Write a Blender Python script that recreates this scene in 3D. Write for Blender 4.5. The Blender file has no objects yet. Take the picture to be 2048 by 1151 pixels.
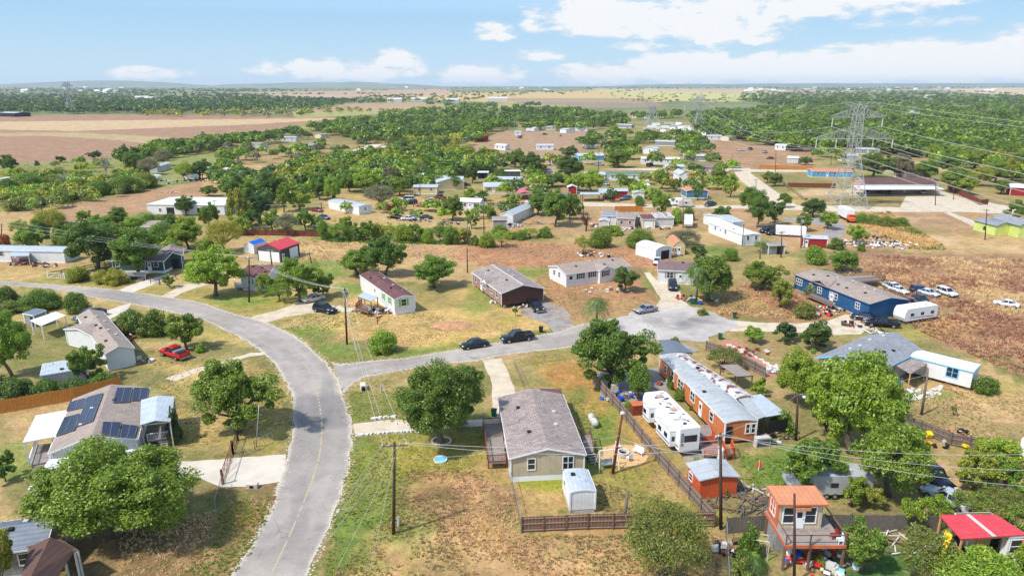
import bpy, math, random
import numpy as np
from math import radians, sin, cos, pi, atan2, sqrt
from mathutils import Vector, Matrix
from mathutils.geometry import tessellate_polygon
random.seed(11); rng = np.random.default_rng(11)
SC = bpy.context.scene; COL = SC.collection
# ------------------------------------------------------------ camera model (photo 2048x1151, 24 mm on 36 mm)
F = 24/36*2048; CX, CY = 1024, 575.5; PIT = radians(16.62); H = 42.0
SP, CP = sin(PIT), cos(PIT)
def G(px, py, z=0.0):
    "point at height z seen at a photo position"
    u = (px-CX)/F; v = (py-CY)/F
    d = Vector((u, CP-v*SP, -SP-v*CP)); t = (z-H)/d.z
    return Vector((d.x*t, d.y*t, z))
def PX(p):
    q = H-p[2]; zc = p[1]*CP+q*SP
    return CX+F*p[0]/zc, CY+F*(q*CP-p[1]*SP)/zc
def hgt(p, py):
    v = (py-CY)/F
    return H-p[1]*(SP+v*CP)/(CP-v*SP)
def ppm(py): return F*(SP+(py-CY)/F*CP)/H      # pixels per metre at a ground row
# ------------------------------------------------------------ tags and objects
def tag(o, label=None, cat=None, group=None, kind=None):
    if label: o['label'] = label
    if cat: o['category'] = cat
    if group: o['group'] = group
    if kind: o['kind'] = kind
    return o
def empty(name, loc, rz=0.0, label=None, cat=None, group=None):
    o = bpy.data.objects.new(name, None); COL.objects.link(o)
    o.location = loc; o.rotation_euler = (0, 0, rz); o.empty_display_size = .3
    return tag(o, label, cat, group)
def ob(name, mesh, parent=None, loc=None, rz=None):
    o = bpy.data.objects.new(name, mesh); COL.objects.link(o)
    if parent is not None: o.parent = parent
    if loc is not None: o.location = loc
    if rz is not None: o.rotation_euler = (0, 0, rz)
    return o
def copy_tree(o, parent=None):
    c = o.copy(); COL.objects.link(c); c.parent = parent
    for ch in o.children: copy_tree(ch, c)
    return c
def V(*a): return Vector(a)
class MB:
    def __init__(s): s.v = []; s.f = []; s.smooth = False
    def poly(s, pts):
        n = len(s.v); s.v += [tuple(p) for p in pts]; s.f.append(tuple(range(n, n+len(pts)))); return s
    def box(s, x0, y0, z0, x1, y1, z1):
        n = len(s.v)
        s.v += [(x0,y0,z0),(x1,y0,z0),(x1,y1,z0),(x0,y1,z0),(x0,y0,z1),(x1,y0,z1),(x1,y1,z1),(x0,y1,z1)]
        for f in ((0,3,2,1),(4,5,6,7),(0,1,5,4),(1,2,6,5),(2,3,7,6),(3,0,4,7)): s.f.append(tuple(n+i for i in f))
        return s
    def cbox(s, c, sx, sy, sz, rz=0, rx=0):
        M_ = Matrix.Rotation(rz, 3, 'Z') @ Matrix.Rotation(rx, 3, 'X'); n = len(s.v)
        for x, y, z in ((-1,-1,-1),(1,-1,-1),(1,1,-1),(-1,1,-1),(-1,-1,1),(1,-1,1),(1,1,1),(-1,1,1)):
            s.v.append(tuple(Vector(c)+M_@V(x*sx/2, y*sy/2, z*sz/2)))
        for f in ((0,3,2,1),(4,5,6,7),(0,1,5,4),(1,2,6,5),(2,3,7,6),(3,0,4,7)): s.f.append(tuple(n+i for i in f))
        return s
    def beam(s, p, q, w, h=None):
        p = Vector(p); q = Vector(q); h = h or w; d = (q-p)
        if d.length < 1e-6: return s
        d.normalize(); up = V(0,0,1) if abs(d.z) < .95 else V(1,0,0)
        a = d.cross(up).normalized()*w/2; b = a.cross(d).normalized()*h/2; n = len(s.v)
        for e in (p, q):
            for t in (-a-b, a-b, a+b, -a+b): s.v.append(tuple(e+t))
        for f in ((0,1,2,3),(7,6,5,4),(0,4,5,1),(1,5,6,2),(2,6,7,3),(3,7,4,0)): s.f.append(tuple(n+i for i in f))
        return s
    def tube(s, pts, rad, n=8, cap=True):
        pts = [Vector(p) for p in pts]; k0 = len(s.v)
        if not hasattr(rad, '__len__'): rad = [rad]*len(pts)
        for i, p in enumerate(pts):
            d = (pts[min(i+1,len(pts)-1)]-pts[max(i-1,0)]).normalized()
            up = V(0,0,1) if abs(d.z) < .95 else V(1,0,0)
            a = d.cross(up).normalized(); b = a.cross(d).normalized()
            for j in range(n):
                t = 2*pi*j/n; s.v.append(tuple(p+(a*cos(t)+b*sin(t))*rad[i]))
        for i in range(len(pts)-1):
            for j in range(n):
                A = k0+i*n+j; B = k0+i*n+(j+1)%n
                s.f.append((A, B, B+n, A+n))
        if cap:
            s.f.append(tuple(k0+j for j in range(n))[::-1]); s.f.append(tuple(k0+(len(pts)-1)*n+j for j in range(n)))
        return s
    def lathe(s, prof, c=(0,0,0), n=12):
        k0 = len(s.v)
        for r, z in prof:
            for j in range(n):
                t = 2*pi*j/n; s.v.append((c[0]+r*cos(t), c[1]+r*sin(t), c[2]+z))
        for i in range(len(prof)-1):
            for j in range(n):
                A = k0+i*n+j; B = k0+i*n+(j+1)%n; s.f.append((A, B, B+n, A+n))
        s.f.append(tuple(k0+j for j in range(n))[::-1]); s.f.append(tuple(k0+(len(prof)-1)*n+j for j in range(n)))
        return s
    def prism(s, poly, a, b, axis='y'):
        "poly = list of (u,z); extruded along axis from a to b"
        m = len(poly); n = len(s.v)
        for w in (a, b):
            for u, z in poly: s.v.append((u, w, z) if axis == 'y' else (w, u, z))
        s.f.append(tuple(n+i for i in range(m))); s.f.append(tuple(n+m+i for i in range(m))[::-1])
        for i in range(m):
            j = (i+1) % m; s.f.append((n+i, n+m+i, n+m+j, n+j))
        return s
    def slab(s, poly, z0, z1):
        m = len(poly); n = len(s.v)
        for z in (z0, z1):
            for x, y in poly: s.v.append((x, y, z))
        s.f.append(tuple(n+i for i in range(m))[::-1]); s.f.append(tuple(n+m+i for i in range(m)))
        for i in range(m):
            j = (i+1) % m; s.f.append((n+i, n+j, n+m+j, n+m+i))
        return s
    def mesh(s, name, mat, smooth=False):
        me = bpy.data.meshes.new(name); me.from_pydata(s.v, [], s.f)
        import bmesh
        bm = bmesh.new(); bm.from_mesh(me); bmesh.ops.recalc_face_normals(bm, faces=bm.faces); bm.to_mesh(me); bm.free()
        me.materials.append(M(mat) if isinstance(mat, str) else mat)
        if smooth: me.shade_smooth()
        return me
    def build(s, name, mat, parent=None, loc=None, rz=None, smooth=False):
        return ob(name, s.mesh(name, mat, smooth), parent, loc, rz)
# ------------------------------------------------------------ materials
def lin(c): return tuple(((x/255+.055)/1.055)**2.4 if x/255 > .04045 else x/255/12.92 for x in c)
def alb(c, k=.72): return tuple(min(.86, x*k) for x in lin(c))
class NT:
    def __init__(s, mat): s.t = mat.node_tree; s.t.nodes.clear(); s.n = s.t.nodes; s.l = s.t.links
    def add(s, typ, **kw):
        nd = s.n.new(typ)
        for k, v in kw.items():
            if k.startswith('i_'):
                key = k[2:]; key = int(key) if key.isdigit() else key.replace('_', ' ')
                s.set(nd, key, v)
            else: setattr(nd, k, v)
        return nd
    def set(s, nd, key, v):
        sk = nd.inputs[key]
        if isinstance(v, bpy.types.NodeSocket): s.l.new(v, sk)
        elif isinstance(v, tuple) and len(v) == 3 and sk.type == 'RGBA': sk.default_value = (*v, 1)
        else: sk.default_value = v
    def math(s, op, a, b=0.0, c=None, clamp=False):
        nd = s.n.new('ShaderNodeMath'); nd.operation = op; nd.use_clamp = clamp
        s.set(nd, 0, a); s.set(nd, 1, b)
        if c is not None: s.set(nd, 2, c)
        return nd.outputs[0]
    def mix(s, fac, a, b, mode='MIX'):
        nd = s.n.new('ShaderNodeMix'); nd.data_type = 'RGBA'; nd.blend_type = mode
        s.set(nd, 0, fac); s.set(nd, 6, a if not (isinstance(a, tuple) and len(a) == 3) else (*a, 1)); s.set(nd, 7, b if not (isinstance(b, tuple) and len(b) == 3) else (*b, 1))
        return nd.outputs[2]
    def noise(s, vec, scale, detail=3, rough=.55):
        nd = s.add('ShaderNodeTexNoise', i_Scale=scale, i_Detail=float(detail), i_Roughness=rough)
        if vec is not None: s.l.new(vec, nd.inputs['Vector'])
        return nd.outputs['Fac']
    def ramp(s, fac, lo, hi): 
        nd = s.n.new('ShaderNodeMapRange'); nd.clamp = True
        s.set(nd, 0, fac); nd.inputs[1].default_value = lo; nd.inputs[2].default_value = hi
        return nd.outputs[0]
MATS = {}; SPEC = {}
def M(name):
    if name in MATS: return MATS[name]
    return make(name, **SPEC[name])
def make(name, col=(200,200,200), k=.72, rough=.8, var=.12, vs=1.2, pat=None, ps=1.0, pd=.25, metal=0.0, spec=.3, bump=.4, stain=None, objcol=False, world=False, emit=None):
    m = bpy.data.materials.new(name); m.use_nodes = True; MATS[name] = m
    t = NT(m); out = t.add('ShaderNodeOutputMaterial'); b = t.add('ShaderNodeBsdfPrincipled')
    t.l.new(b.outputs[0], out.inputs[0])
    b.inputs['Roughness'].default_value = rough; b.inputs['Metallic'].default_value = metal
    b.inputs['Specular IOR Level'].default_value = spec
    tc = t.add('ShaderNodeTexCoord'); vec = tc.outputs['Object']
    if world: vec = t.add('ShaderNodeNewGeometry').outputs['Position']
    c = alb(col, k) if not objcol else None
    base = t.add('ShaderNodeRGB'); 
    if objcol: cs = t.add('ShaderNodeObjectInfo').outputs['Color']
    else: base.outputs[0].default_value = (*c, 1); cs = base.outputs[0]
    n1 = t.noise(vec, vs, 5, .6)
    f = t.math('MULTIPLY_ADD', t.ramp(n1, .3, .7), 2*var, 1-var)
    hs = t.n.new('ShaderNodeVectorMath'); hs.operation = 'SCALE'; t.l.new(cs, hs.inputs[0]); t.l.new(f, hs.inputs[3]); cs = hs.outputs[0]
    hgtv = None
    if pat:
        sp = t.add('ShaderNodeSeparateXYZ', i_0=vec)
        def band(axis, period, w):
            q = t.math('FRACT', t.math('DIVIDE', sp.outputs[axis], period)); return t.math('LESS_THAN', q, w)
        if pat == 'siding': hgtv = t.math('FRACT', t.math('DIVIDE', sp.outputs[2], .22*ps)); line = band(2, .22*ps, .16)
        elif pat == 'boardx': line = t.math('MAXIMUM', band(0, .4*ps, .12), 0.0); hgtv = t.math('SUBTRACT', 1.0, line)
        elif pat == 'board':
            q = t.math('ADD', sp.outputs[0], sp.outputs[1]); line = t.math('LESS_THAN', t.math('FRACT', t.math('DIVIDE', q, .4*ps)), .13); hgtv = t.math('SUBTRACT', 1.0, line)
        elif pat in ('ribx', 'riby'):
            a = 0 if pat == 'ribx' else 1
            line = band(a, .45*ps, .14); hgtv = t.math('ABSOLUTE', t.math('SUBTRACT', t.math('FRACT', t.math('DIVIDE', sp.outputs[a], .45*ps)), .5))
        elif pat == 'shingle':
            br = t.add('ShaderNodeTexBrick', i_Vector=vec, i_Color1=(1,1,1), i_Color2=(.62,.62,.62), i_Mortar=(.35,.35,.35), i_Scale=1.0)
            br.inputs['Mortar Size'].default_value = .03; br.inputs['Brick Width'].default_value = .55*ps; br.inputs['Row Height'].default_value = .28*ps
            line = None; cs = t.mix(pd*1.6, cs, br.outputs[0], 'MULTIPLY'); n9 = t.noise(vec, 6.0, 3)
            cs = t.mix(.35, cs, t.mix(t.ramp(n9, .35, .65), (.5,.5,.5), (1.3,1.3,1.3)), 'MULTIPLY')
            hgtv = br.outputs['Fac']
        if line is not None: cs = t.mix(t.math('MULTIPLY', line, pd), cs, (.02,.02,.02))  # dark pattern lines; on boards and ribs they paint the gap shade
    if stain:
        sc, lo, hi, scale = stain[0], stain[1], stain[2], stain[3]
        n2 = t.noise(vec, scale, 6, .65); cs = t.mix(t.ramp(n2, lo, hi), cs, alb(sc))
    t.l.new(cs, b.inputs['Base Color'])
    if hgtv is not None and bump:
        bp = t.add('ShaderNodeBump', i_Strength=bump, i_Height=hgtv, i_Distance=.04); t.l.new(bp.outputs[0], b.inputs['Normal'])
    if emit: b.inputs['Emission Color'].default_value = (*lin(emit), 1); b.inputs['Emission Strength'].default_value = 1
    return m
def S(name, **kw): SPEC[name] = kw
S('white', col=(240,240,238), var=.05, k=.85); S('cream', col=(236,226,196), pat='siding', pd=.1); S('tan_siding', col=(205,190,160), pat='board', pd=.12, ps=1.5)
S('white_siding', col=(236,236,234), k=.82, pat='siding', pd=.12, var=.06, stain=((170,165,155), .62, .85, .9))
S('white_panel', col=(238,238,236), k=.82, pat='board', pd=.14, var=.06, stain=((165,160,150), .62, .85, 1.1))
S('green_dark', col=(70,90,88), pat='siding', pd=.2); S('black', col=(30,30,32), rough=.6); S('dark', col=(45,42,40)); S('darkbrown', col=(92,62,56), pat='board', pd=.15)
S('mauve', col=(178,140,128), pat='board', pd=.18); S('blue_wall', col=(42,92,140), k=.8, pat='siding', pd=.25); S('sky_wall', col=(110,180,220), pat='siding', pd=.1)
S('steel_blue', col=(96,140,178), pat='board', pd=.15); S('yellow_wall', col=(240,218,165), pat='siding', pd=.1); S('orange_wall', col=(214,128,78), k=.8, pat='board', pd=.07, ps=2.4, var=.1, stain=((232,205,175), .63, .9, .9))
S('orange_shed', col=(220,98,52), k=.85, pat='board', pd=.35, ps=.9); S('red_wall', col=(170,45,48), pat='board', pd=.2); S('pink_wall', col=(215,180,165), pat='board', pd=.15); S('lime', col=(216,230,132), k=.78, pat='siding', pd=.08)
S('limegreen', col=(90,200,50), k=.9); S('teal', col=(30,130,90)); S('charcoal', col=(88,92,98), pat='ribx', pd=.25); S('charcoal_wall', col=(92,96,102), pat='siding', pd=.25)
S('grey_wall', col=(165,165,162), pat='board', pd=.25, stain=((110,105,98), .5, .8, 1.5)); S('orange_trim', col=(205,112,72), k=.8, var=.15); S('tan_board', col=(225,205,170), pat='board', pd=.3, ps=.7)
S('shingle_grey', k=0.98, col=(172,157,150), pat='shingle', pd=.55, var=.12, vs=.5, stain=((110,104,102), .55, .9, .6)); S('shingle_brown', k=0.95, col=(150,130,120), pat='shingle', pd=.5, var=.14, vs=.5)
S('shingle_taupe', k=0.98, col=(168,152,140), pat='shingle', pd=.35, var=.1, vs=.5); S('shingle_slate', k=0.98, col=(150,152,158), pat='shingle', pd=.35, var=.1, vs=.5, stain=((100,100,104), .6, .9, .9))
S('maroon', k=0.95, col=(122,82,80), pat='shingle', pd=.4, vs=.4, var=.15, stain=((92,62,58), .5, .8, .5)); S('roof_brown', col=(112,84,76), pat='ribx', pd=.3, vs=.3, var=.15)
S('roof_purple', k=0.95, col=(135,112,112), pat='shingle', pd=.4, var=.12, vs=.5); S('roof_red', col=(222,72,80), k=.8, stain=((235,130,130), .55, .9, .8), pat='riby', pd=.22, rough=.45, ps=1.3); S('roof_red_x', col=(228,62,72), k=.85, pat='ribx', pd=.22, rough=.45, ps=1.3)
S('roof_blue', col=(30,105,200), k=.85, pat='ribx', pd=.25, rough=.5); S('roof_green', col=(96,140,115), pat='ribx', pd=.2); S('roof_metal', col=(205,214,220), k=.75, pat='ribx', pd=.16, rough=.45, metal=.15, stain=((150,140,130), .6, .85, .5))
S('roof_metal_y', col=(205,214,220), k=.75, pat='riby', pd=.16, rough=.45, metal=.15, stain=((150,140,130), .6, .85, .5)); S('roof_white', col=(238,240,242), k=.82, pat='ribx', pd=.12, rough=.5, stain=((180,175,168), .55, .9, .5))
S('roof_white_y', col=(238,240,242), k=.82, pat='riby', pd=.12, rough=.5, stain=((180,175,168), .58, .9, .5)); S('roof_old', col=(194,199,200), k=.76, pat='riby', pd=.14, ps=2.6, rough=.5, var=.12, vs=.4, stain=((150,150,150), .52, .8, .9), metal=.1)
S('roof_rusty', col=(212,212,210), k=.78, pat='riby', pd=.14, ps=2.2, rough=.6, stain=((135,70,60), .5, .56, .9)); S('roof_terra', col=(208,138,108), k=.8, pat='ribx', pd=.12)
S('roof_orange', col=(218,146,104), k=.8, pat='ribx', pd=.2, rough=.5, ps=1.1); S('roof_pink', col=(210,120,125), pat='ribx', pd=.15); S('roof_bluegrey', col=(192,203,209), k=.75, pat='ribx', pd=.15, rough=.5)
S('roof_darkmetal', col=(130,138,150), pat='riby', pd=.3, rough=.5, metal=.2); S('solar', col=(34,36,66), rough=.25, spec=.6, var=.1, pat='ribx', ps=2.2, pd=.3, bump=0); S('solar_frame', col=(120,124,132))
S('glass', col=(38,46,56), rough=.12, spec=.7, var=.25, vs=2); S('wood', col=(140,112,92), pat='board', pd=.3, ps=.5, stain=((95,75,62), .5, .8, 1.2)); S('wood_red', col=(150,74,52), pat='board', pd=.3, ps=.5)
S('wood_new', col=(214,168,110), k=.8); S('cedar', col=(212,140,62), k=.8, pat='board', pd=.3, ps=.5, var=.16, vs=3); S('fence_brown', col=(138,106,92), pat='board', pd=.45, ps=.45, var=.2, vs=3)
S('fence_rail', col=(170,140,120)); S('fence_grey', col=(128,120,112), pat='board', pd=.4, ps=.5, var=.22, vs=2.5); S('fence_red', col=(140,76,56), pat='board', pd=.4, ps=.6, var=.2, vs=1.5); S('deck_grey', col=(168,156,148), pat='riby', pd=.35, ps=.5, stain=((110,100,95), .5, .8, 1))
S('galv', col=(190,195,198), rough=.45, metal=.5); S('pole_wood', col=(92,66,54), var=.25, vs=2); S('pole_grey', col=(130,118,108), var=.2, vs=2); S('pole_red', col=(130,62,46), var=.2, vs=2)
S('tyre', col=(32,32,33), rough=.9); S('rim', col=(190,192,195), rough=.35, metal=.6); S('rubber', col=(25,25,25)); S('carpaint', objcol=True, rough=.22, spec=.6, var=.04, vs=.8); S('lamp', col=(245,240,225), rough=.2, spec=.6); S('lamp_red', col=(180,20,20), rough=.3)
S('concrete', col=(224,213,196), k=.76, var=.1, vs=.5, stain=((165,158,148), .55, .85, .35), world=True); S('caliche', col=(222,206,180), k=.74, var=.12, vs=.7, stain=((180,150,115), .5, .8, .4), world=True)
S('gravel_grey', col=(172,164,156), k=.7, var=.15, vs=.9, stain=((120,105,98), .5, .75, .35), world=True); S('red_paving', col=(205,140,120), pat='ribx', pd=.15, world=True); S('stone', col=(222,214,200), k=.8, var=.15, vs=4)
S('sand', col=(222,182,130), k=.78, world=True, vs=2); S('rock_white', col=(232,228,218), k=.8, vs=5); S('blue_plastic', col=(30,80,200), k=.9, rough=.5); S('light_blue', col=(120,200,240), k=.85); S('green_bin', col=(20,100,75), rough=.5)
S('black_bin', col=(40,42,45), rough=.5); S('yellow_plastic', col=(240,205,40), k=.9, rough=.4); S('red_plastic', col=(205,50,45), k=.9, rough=.4); S('rust', col=(165,85,60), stain=((110,60,50), .4, .7, 2)); S('pale', col=(215,212,205)); S('beige_metal', col=(215,212,180))
S('caravan_grey', col=(188,192,190), k=.7); S('trash', objcol=True, var=.2, vs=3); S('bark', col=(128,112,98), var=.3, vs=4, k=.6); S('bark_pale', col=(190,180,170), var=.2, vs=4); S('dirt_pile', col=(200,150,112), var=.25, vs=1.5); S('hay', col=(225,190,130), var=.2, vs=2)
S('tarp_blue', col=(20,90,225), k=.9, rough=.5); S('steel_tower', col=(190,194,190), rough=.6, metal=.2); S('wire_alu', col=(205,205,200), rough=.5); S('insul', col=(225,225,220), rough=.3); S('orange_flag', col=(240,90,40), k=.9)
def leafmat(name, attr=False, v0=.62, v1=.76, tint=.45):
    m = bpy.data.materials.new(name); m.use_nodes = True; MATS[name] = m; t = NT(m)
    out = t.add('ShaderNodeOutputMaterial')
    if attr: cs = t.add('ShaderNodeAttribute', attribute_name='col').outputs['Color']
    else: cs = t.add('ShaderNodeObjectInfo').outputs['Color']
    g = t.add('ShaderNodeNewGeometry'); r = g.outputs['Random Per Island']
    hs = t.add('ShaderNodeHueSaturation', i_Color=cs); t.l.new(t.math('MULTIPLY_ADD', r, v1, v0), hs.inputs['Value'])
    t.l.new(t.math('MULTIPLY_ADD', r, -.035, .515), hs.inputs['Hue'])
    nz = t.noise(g.outputs['Position'], .8, 2); c2 = t.mix(t.ramp(nz, .4, .7), hs.outputs[0], t.mix(tint, hs.outputs[0], (1.25,1.1,.5), 'MULTIPLY'))
    d = t.add('ShaderNodeBsdfDiffuse', i_Color=c2); tr = t.add('ShaderNodeBsdfTranslucent', i_Color=t.mix(tint*.7, c2, (1.2,1.3,.4), 'MULTIPLY'))
    gl = t.add('ShaderNodeBsdfGlossy', i_Color=(.9,.95,.9), i_Roughness=.45)
    mx = t.add('ShaderNodeMixShader', i_0=.36, i_1=d.outputs[0], i_2=tr.outputs[0]); mx2 = t.add('ShaderNodeMixShader', i_0=.035, i_1=mx.outputs[0], i_2=gl.outputs[0])
    t.l.new(mx2.outputs[0], out.inputs[0]); return m
leafmat('leaf'); leafmat('leaf_attr', attr=True); leafmat('weed', attr=True, v0=.8, v1=.4, tint=.0)
SUN_E=2.5; SUN_A=2.5; SKY_S=.15; EXPO=1.0; HAZE=0.000065; SKYT=(1.08,1.0,.9); SKYB=3.35
# ------------------------------------------------------------ value noise
_T = rng.random((256, 256))
def vnoise(x, y, s=1.0, o=0):
    x = np.asarray(x)/s+o*17.3+1000.; y = np.asarray(y)/s+o*9.1+1000.
    xi = np.floor(x).astype(int); yi = np.floor(y).astype(int); fx = x-xi; fy = y-yi
    fx = fx*fx*(3-2*fx); fy = fy*fy*(3-2*fy)
    g = lambda a, b: _T[a % 256, b % 256]
    return (g(xi,yi)*(1-fx)+g(xi+1,yi)*fx)*(1-fy)+(g(xi,yi+1)*(1-fx)+g(xi+1,yi+1)*fx)*fy
def fbm(x, y, s, n=4, o=0):
    t = 0; a = .5; w = 0
    for i in range(n): t = t+a*vnoise(x, y, s, o+i); w += a; a *= .55; s *= .5
    return t/w
def pxy(x, y):
    zc = np.maximum(y*CP+H*SP, 1.0); return CX+F*x/zc, CY+F*(H*CP-y*SP)/zc
def inpoly(px, py, P):
    r = np.zeros(px.shape, bool); n = len(P)
    for i in range(n):
        x0, y0 = P[i]; x1, y1 = P[(i+1) % n]
        if y0 == y1: continue
        c = ((y0 > py) != (y1 > py)) & (px < (x1-x0)*(py-y0)/(y1-y0)+x0); r ^= c
    return r
# ------------------------------------------------------------ ground colours (what grows or lies there)
cS=(226,188,124); cD=(212,170,118); cB=(190,146,112); cR=(182,134,104); cW=(128,134,62); cG=(104,148,50); cY=(178,168,72); cO=(148,138,84); cC=(222,204,178); cK=(110,84,62); cL=(224,190,148); cF=(150,152,110)
POLY = [  # (pixel polygon on the ground, colour, strength, edge noise m)
 ([(-60,232),(330,229),(720,236),(560,256),(420,285),(300,300),(150,325),(-60,335)], (178,136,112), 1, 3),
 ([(-60,244),(300,240),(720,236),(480,250),(150,262),(-60,258)], cL, .85, 2), ([(-60,266),(150,265),(300,272),(420,283),(330,290),(220,279),(100,272),(-60,272)], (204,184,132), .7, 1.5),
 ([(-60,330),(200,318),(420,300),(470,320),(300,385),(120,420),(-60,430)], (150,154,86), .9, 3), ([(100,415),(300,380),(430,360),(440,385),(300,420),(170,440),(90,450)], cB, 1, 2), ([(-60,425),(90,415),(100,440),(150,470),(-60,480)], cD, .8, 2),
 ([(400,330),(620,330),(640,375),(520,385),(400,380)], cD, .8, 2),
 ([(1000,262),(1180,262),(1165,300),(1090,345),(1010,325),(900,300),(960,285)], (184,146,120), .95, 2), ([(1400,275),(1620,300),(1640,335),(1480,338),(1440,320),(1380,290)], (186,140,112), .9, 3),
 ([(640,385),(930,400),(1000,455),(660,455)], cD, .8, 3), ([(1000,395),(1540,412),(1560,470),(1000,470)], (200,155,115), .8, 3),
 ([(480,478),(960,482),(1300,492),(1320,560),(1100,590),(640,545),(600,520),(480,500)], cD, .9, 2), ([(930,482),(1290,490),(1330,530),(1250,600),(1110,600),(1050,545),(920,520)], (196,134,100), .9, 2),
 ([(1100,575),(1300,575),(1320,620),(1250,640),(1110,650),(1080,600)], (190,140,98), .8, 1.5),
 ([(1520,560),(1760,600),(1690,650),(1430,635),(1400,610)], (186,130,92), .8, 1.5), ([(1590,410),(1800,420),(2200,430),(2200,520),(1830,505),(1560,500)], (206,160,118), .85, 2),
 ([(1785,425),(1900,423),(2000,470),(1800,450)], cB, .9, 1), ([(1915,424),(2010,428),(2030,440),(1960,445)], cB, .8, 1), ([(1840,470),(2200,470),(2200,512),(1860,500)], cD, .9, 1.5),
 ([(1700,505),(1880,508),(2200,515),(2200,780),(1900,690),(1700,560)], cR, .85, 3), ([(1930,720),(2200,790),(2200,1000),(1780,800)], cD, .9, 2),
 ([(560,372),(640,360),(640,378),(560,392)], cC, .4, 1),
 ([(1480,820),(1780,800),(2200,880),(2200,1170),(1460,1170),(1400,1000),(1480,900)], cO, .75, 1.5), ([(1500,900),(1700,900),(1700,960),(1500,960)], cG, .6, 2), ([(1860,870),(2080,930),(2060,1010),(1830,970)], cD, .6, 1.5),
 ([(60,640),(600,700),(600,1000),(-60,1000),(-60,780)], cO, .9, 2), ([(-80,800),(240,760),(90,900),(0,1000),(-80,990)], cD, .7, 1.5), ([(300,700),(540,720),(590,800),(560,900),(330,900),(340,780)], (186,160,92), .8, 2),
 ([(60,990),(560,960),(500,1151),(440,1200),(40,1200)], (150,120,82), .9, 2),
 ([(640,1180),(690,960),(700,880),(740,880),(830,950),(840,1030),(740,1200)], cW, .85, 2), ([(820,930),(1020,930),(1030,1050),(1250,1060),(1440,1070),(1440,1230),(620,1230),(760,1060)], (208,160,106), .9, 2.5),
 ([(690,780),(790,780),(800,850),(700,840)], cW, .85, 1), ([(720,880),(990,870),(1010,950),(780,960),(700,940)], (176,160,70), .9, 1.5), ([(1050,700),(1160,700),(1420,1010),(1440,1030),(1180,1030),(1170,900)], (170,150,76), .9, 1),
 ([(1020,960),(1190,955),(1200,1030),(1050,1035)], (200,158,100), .9, 1), ([(545,640),(700,700),(760,700),(1100,655),(1120,665),(700,730),(650,720)], cW, .75, 1.5), ([(700,600),(960,575),(1090,650),(900,690),(720,690),(640,650)], (222,178,108), .85, 2),
 ([(-60,500),(250,560),(330,575),(660,600),(600,640),(300,600),(-60,565)], (172,156,82), .85, 2), ([(-60,520),(150,530),(60,560),(-60,560)], cD, .8, 1.5),
 # far country
 ([(560,225),(760,214),(1010,206),(1240,212),(1060,213),(760,228),(600,236)], (190,182,110), .8, 4), ([(590,224),(700,206),(860,204),(900,210),(760,222)], (196,160,130), .9, 6), ([(620,190),(900,184),(1100,182),(1290,178),(1500,192),(1290,205),(1000,205),(800,196)], cS, .9, 10),
 ([(480,184),(900,178),(900,190),(650,194),(480,190)], (205,165,140), .9, 12), ([(-100,180),(620,182),(480,186),(-100,183)], cF, .8, 12), ([(980,196),(1300,196),(1330,214),(1200,216),(1050,206)], (165,140,128), .8, 6),
 ([(1180,176),(1520,180),(1600,200),(1400,204),(1240,192)], (206,200,130), .8, 10), ([(1130,178),(1480,175),(1640,182),(1900,178),(1640,190),(1420,186)], (212,178,140), .7, 12),
 ([(1860,178),(2200,174),(2200,196),(2000,190),(1880,182)], (226,190,150), .95, 12), ([(1500,186),(1640,182),(1640,188),(1560,192)], (200,160,135), .8, 8), ([(480,190),(640,187),(720,196),(600,202)], (210,175,150), .8, 8), ([(250,186),(620,188),(480,192)], (170,176,120), .7, 8),
]
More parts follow.
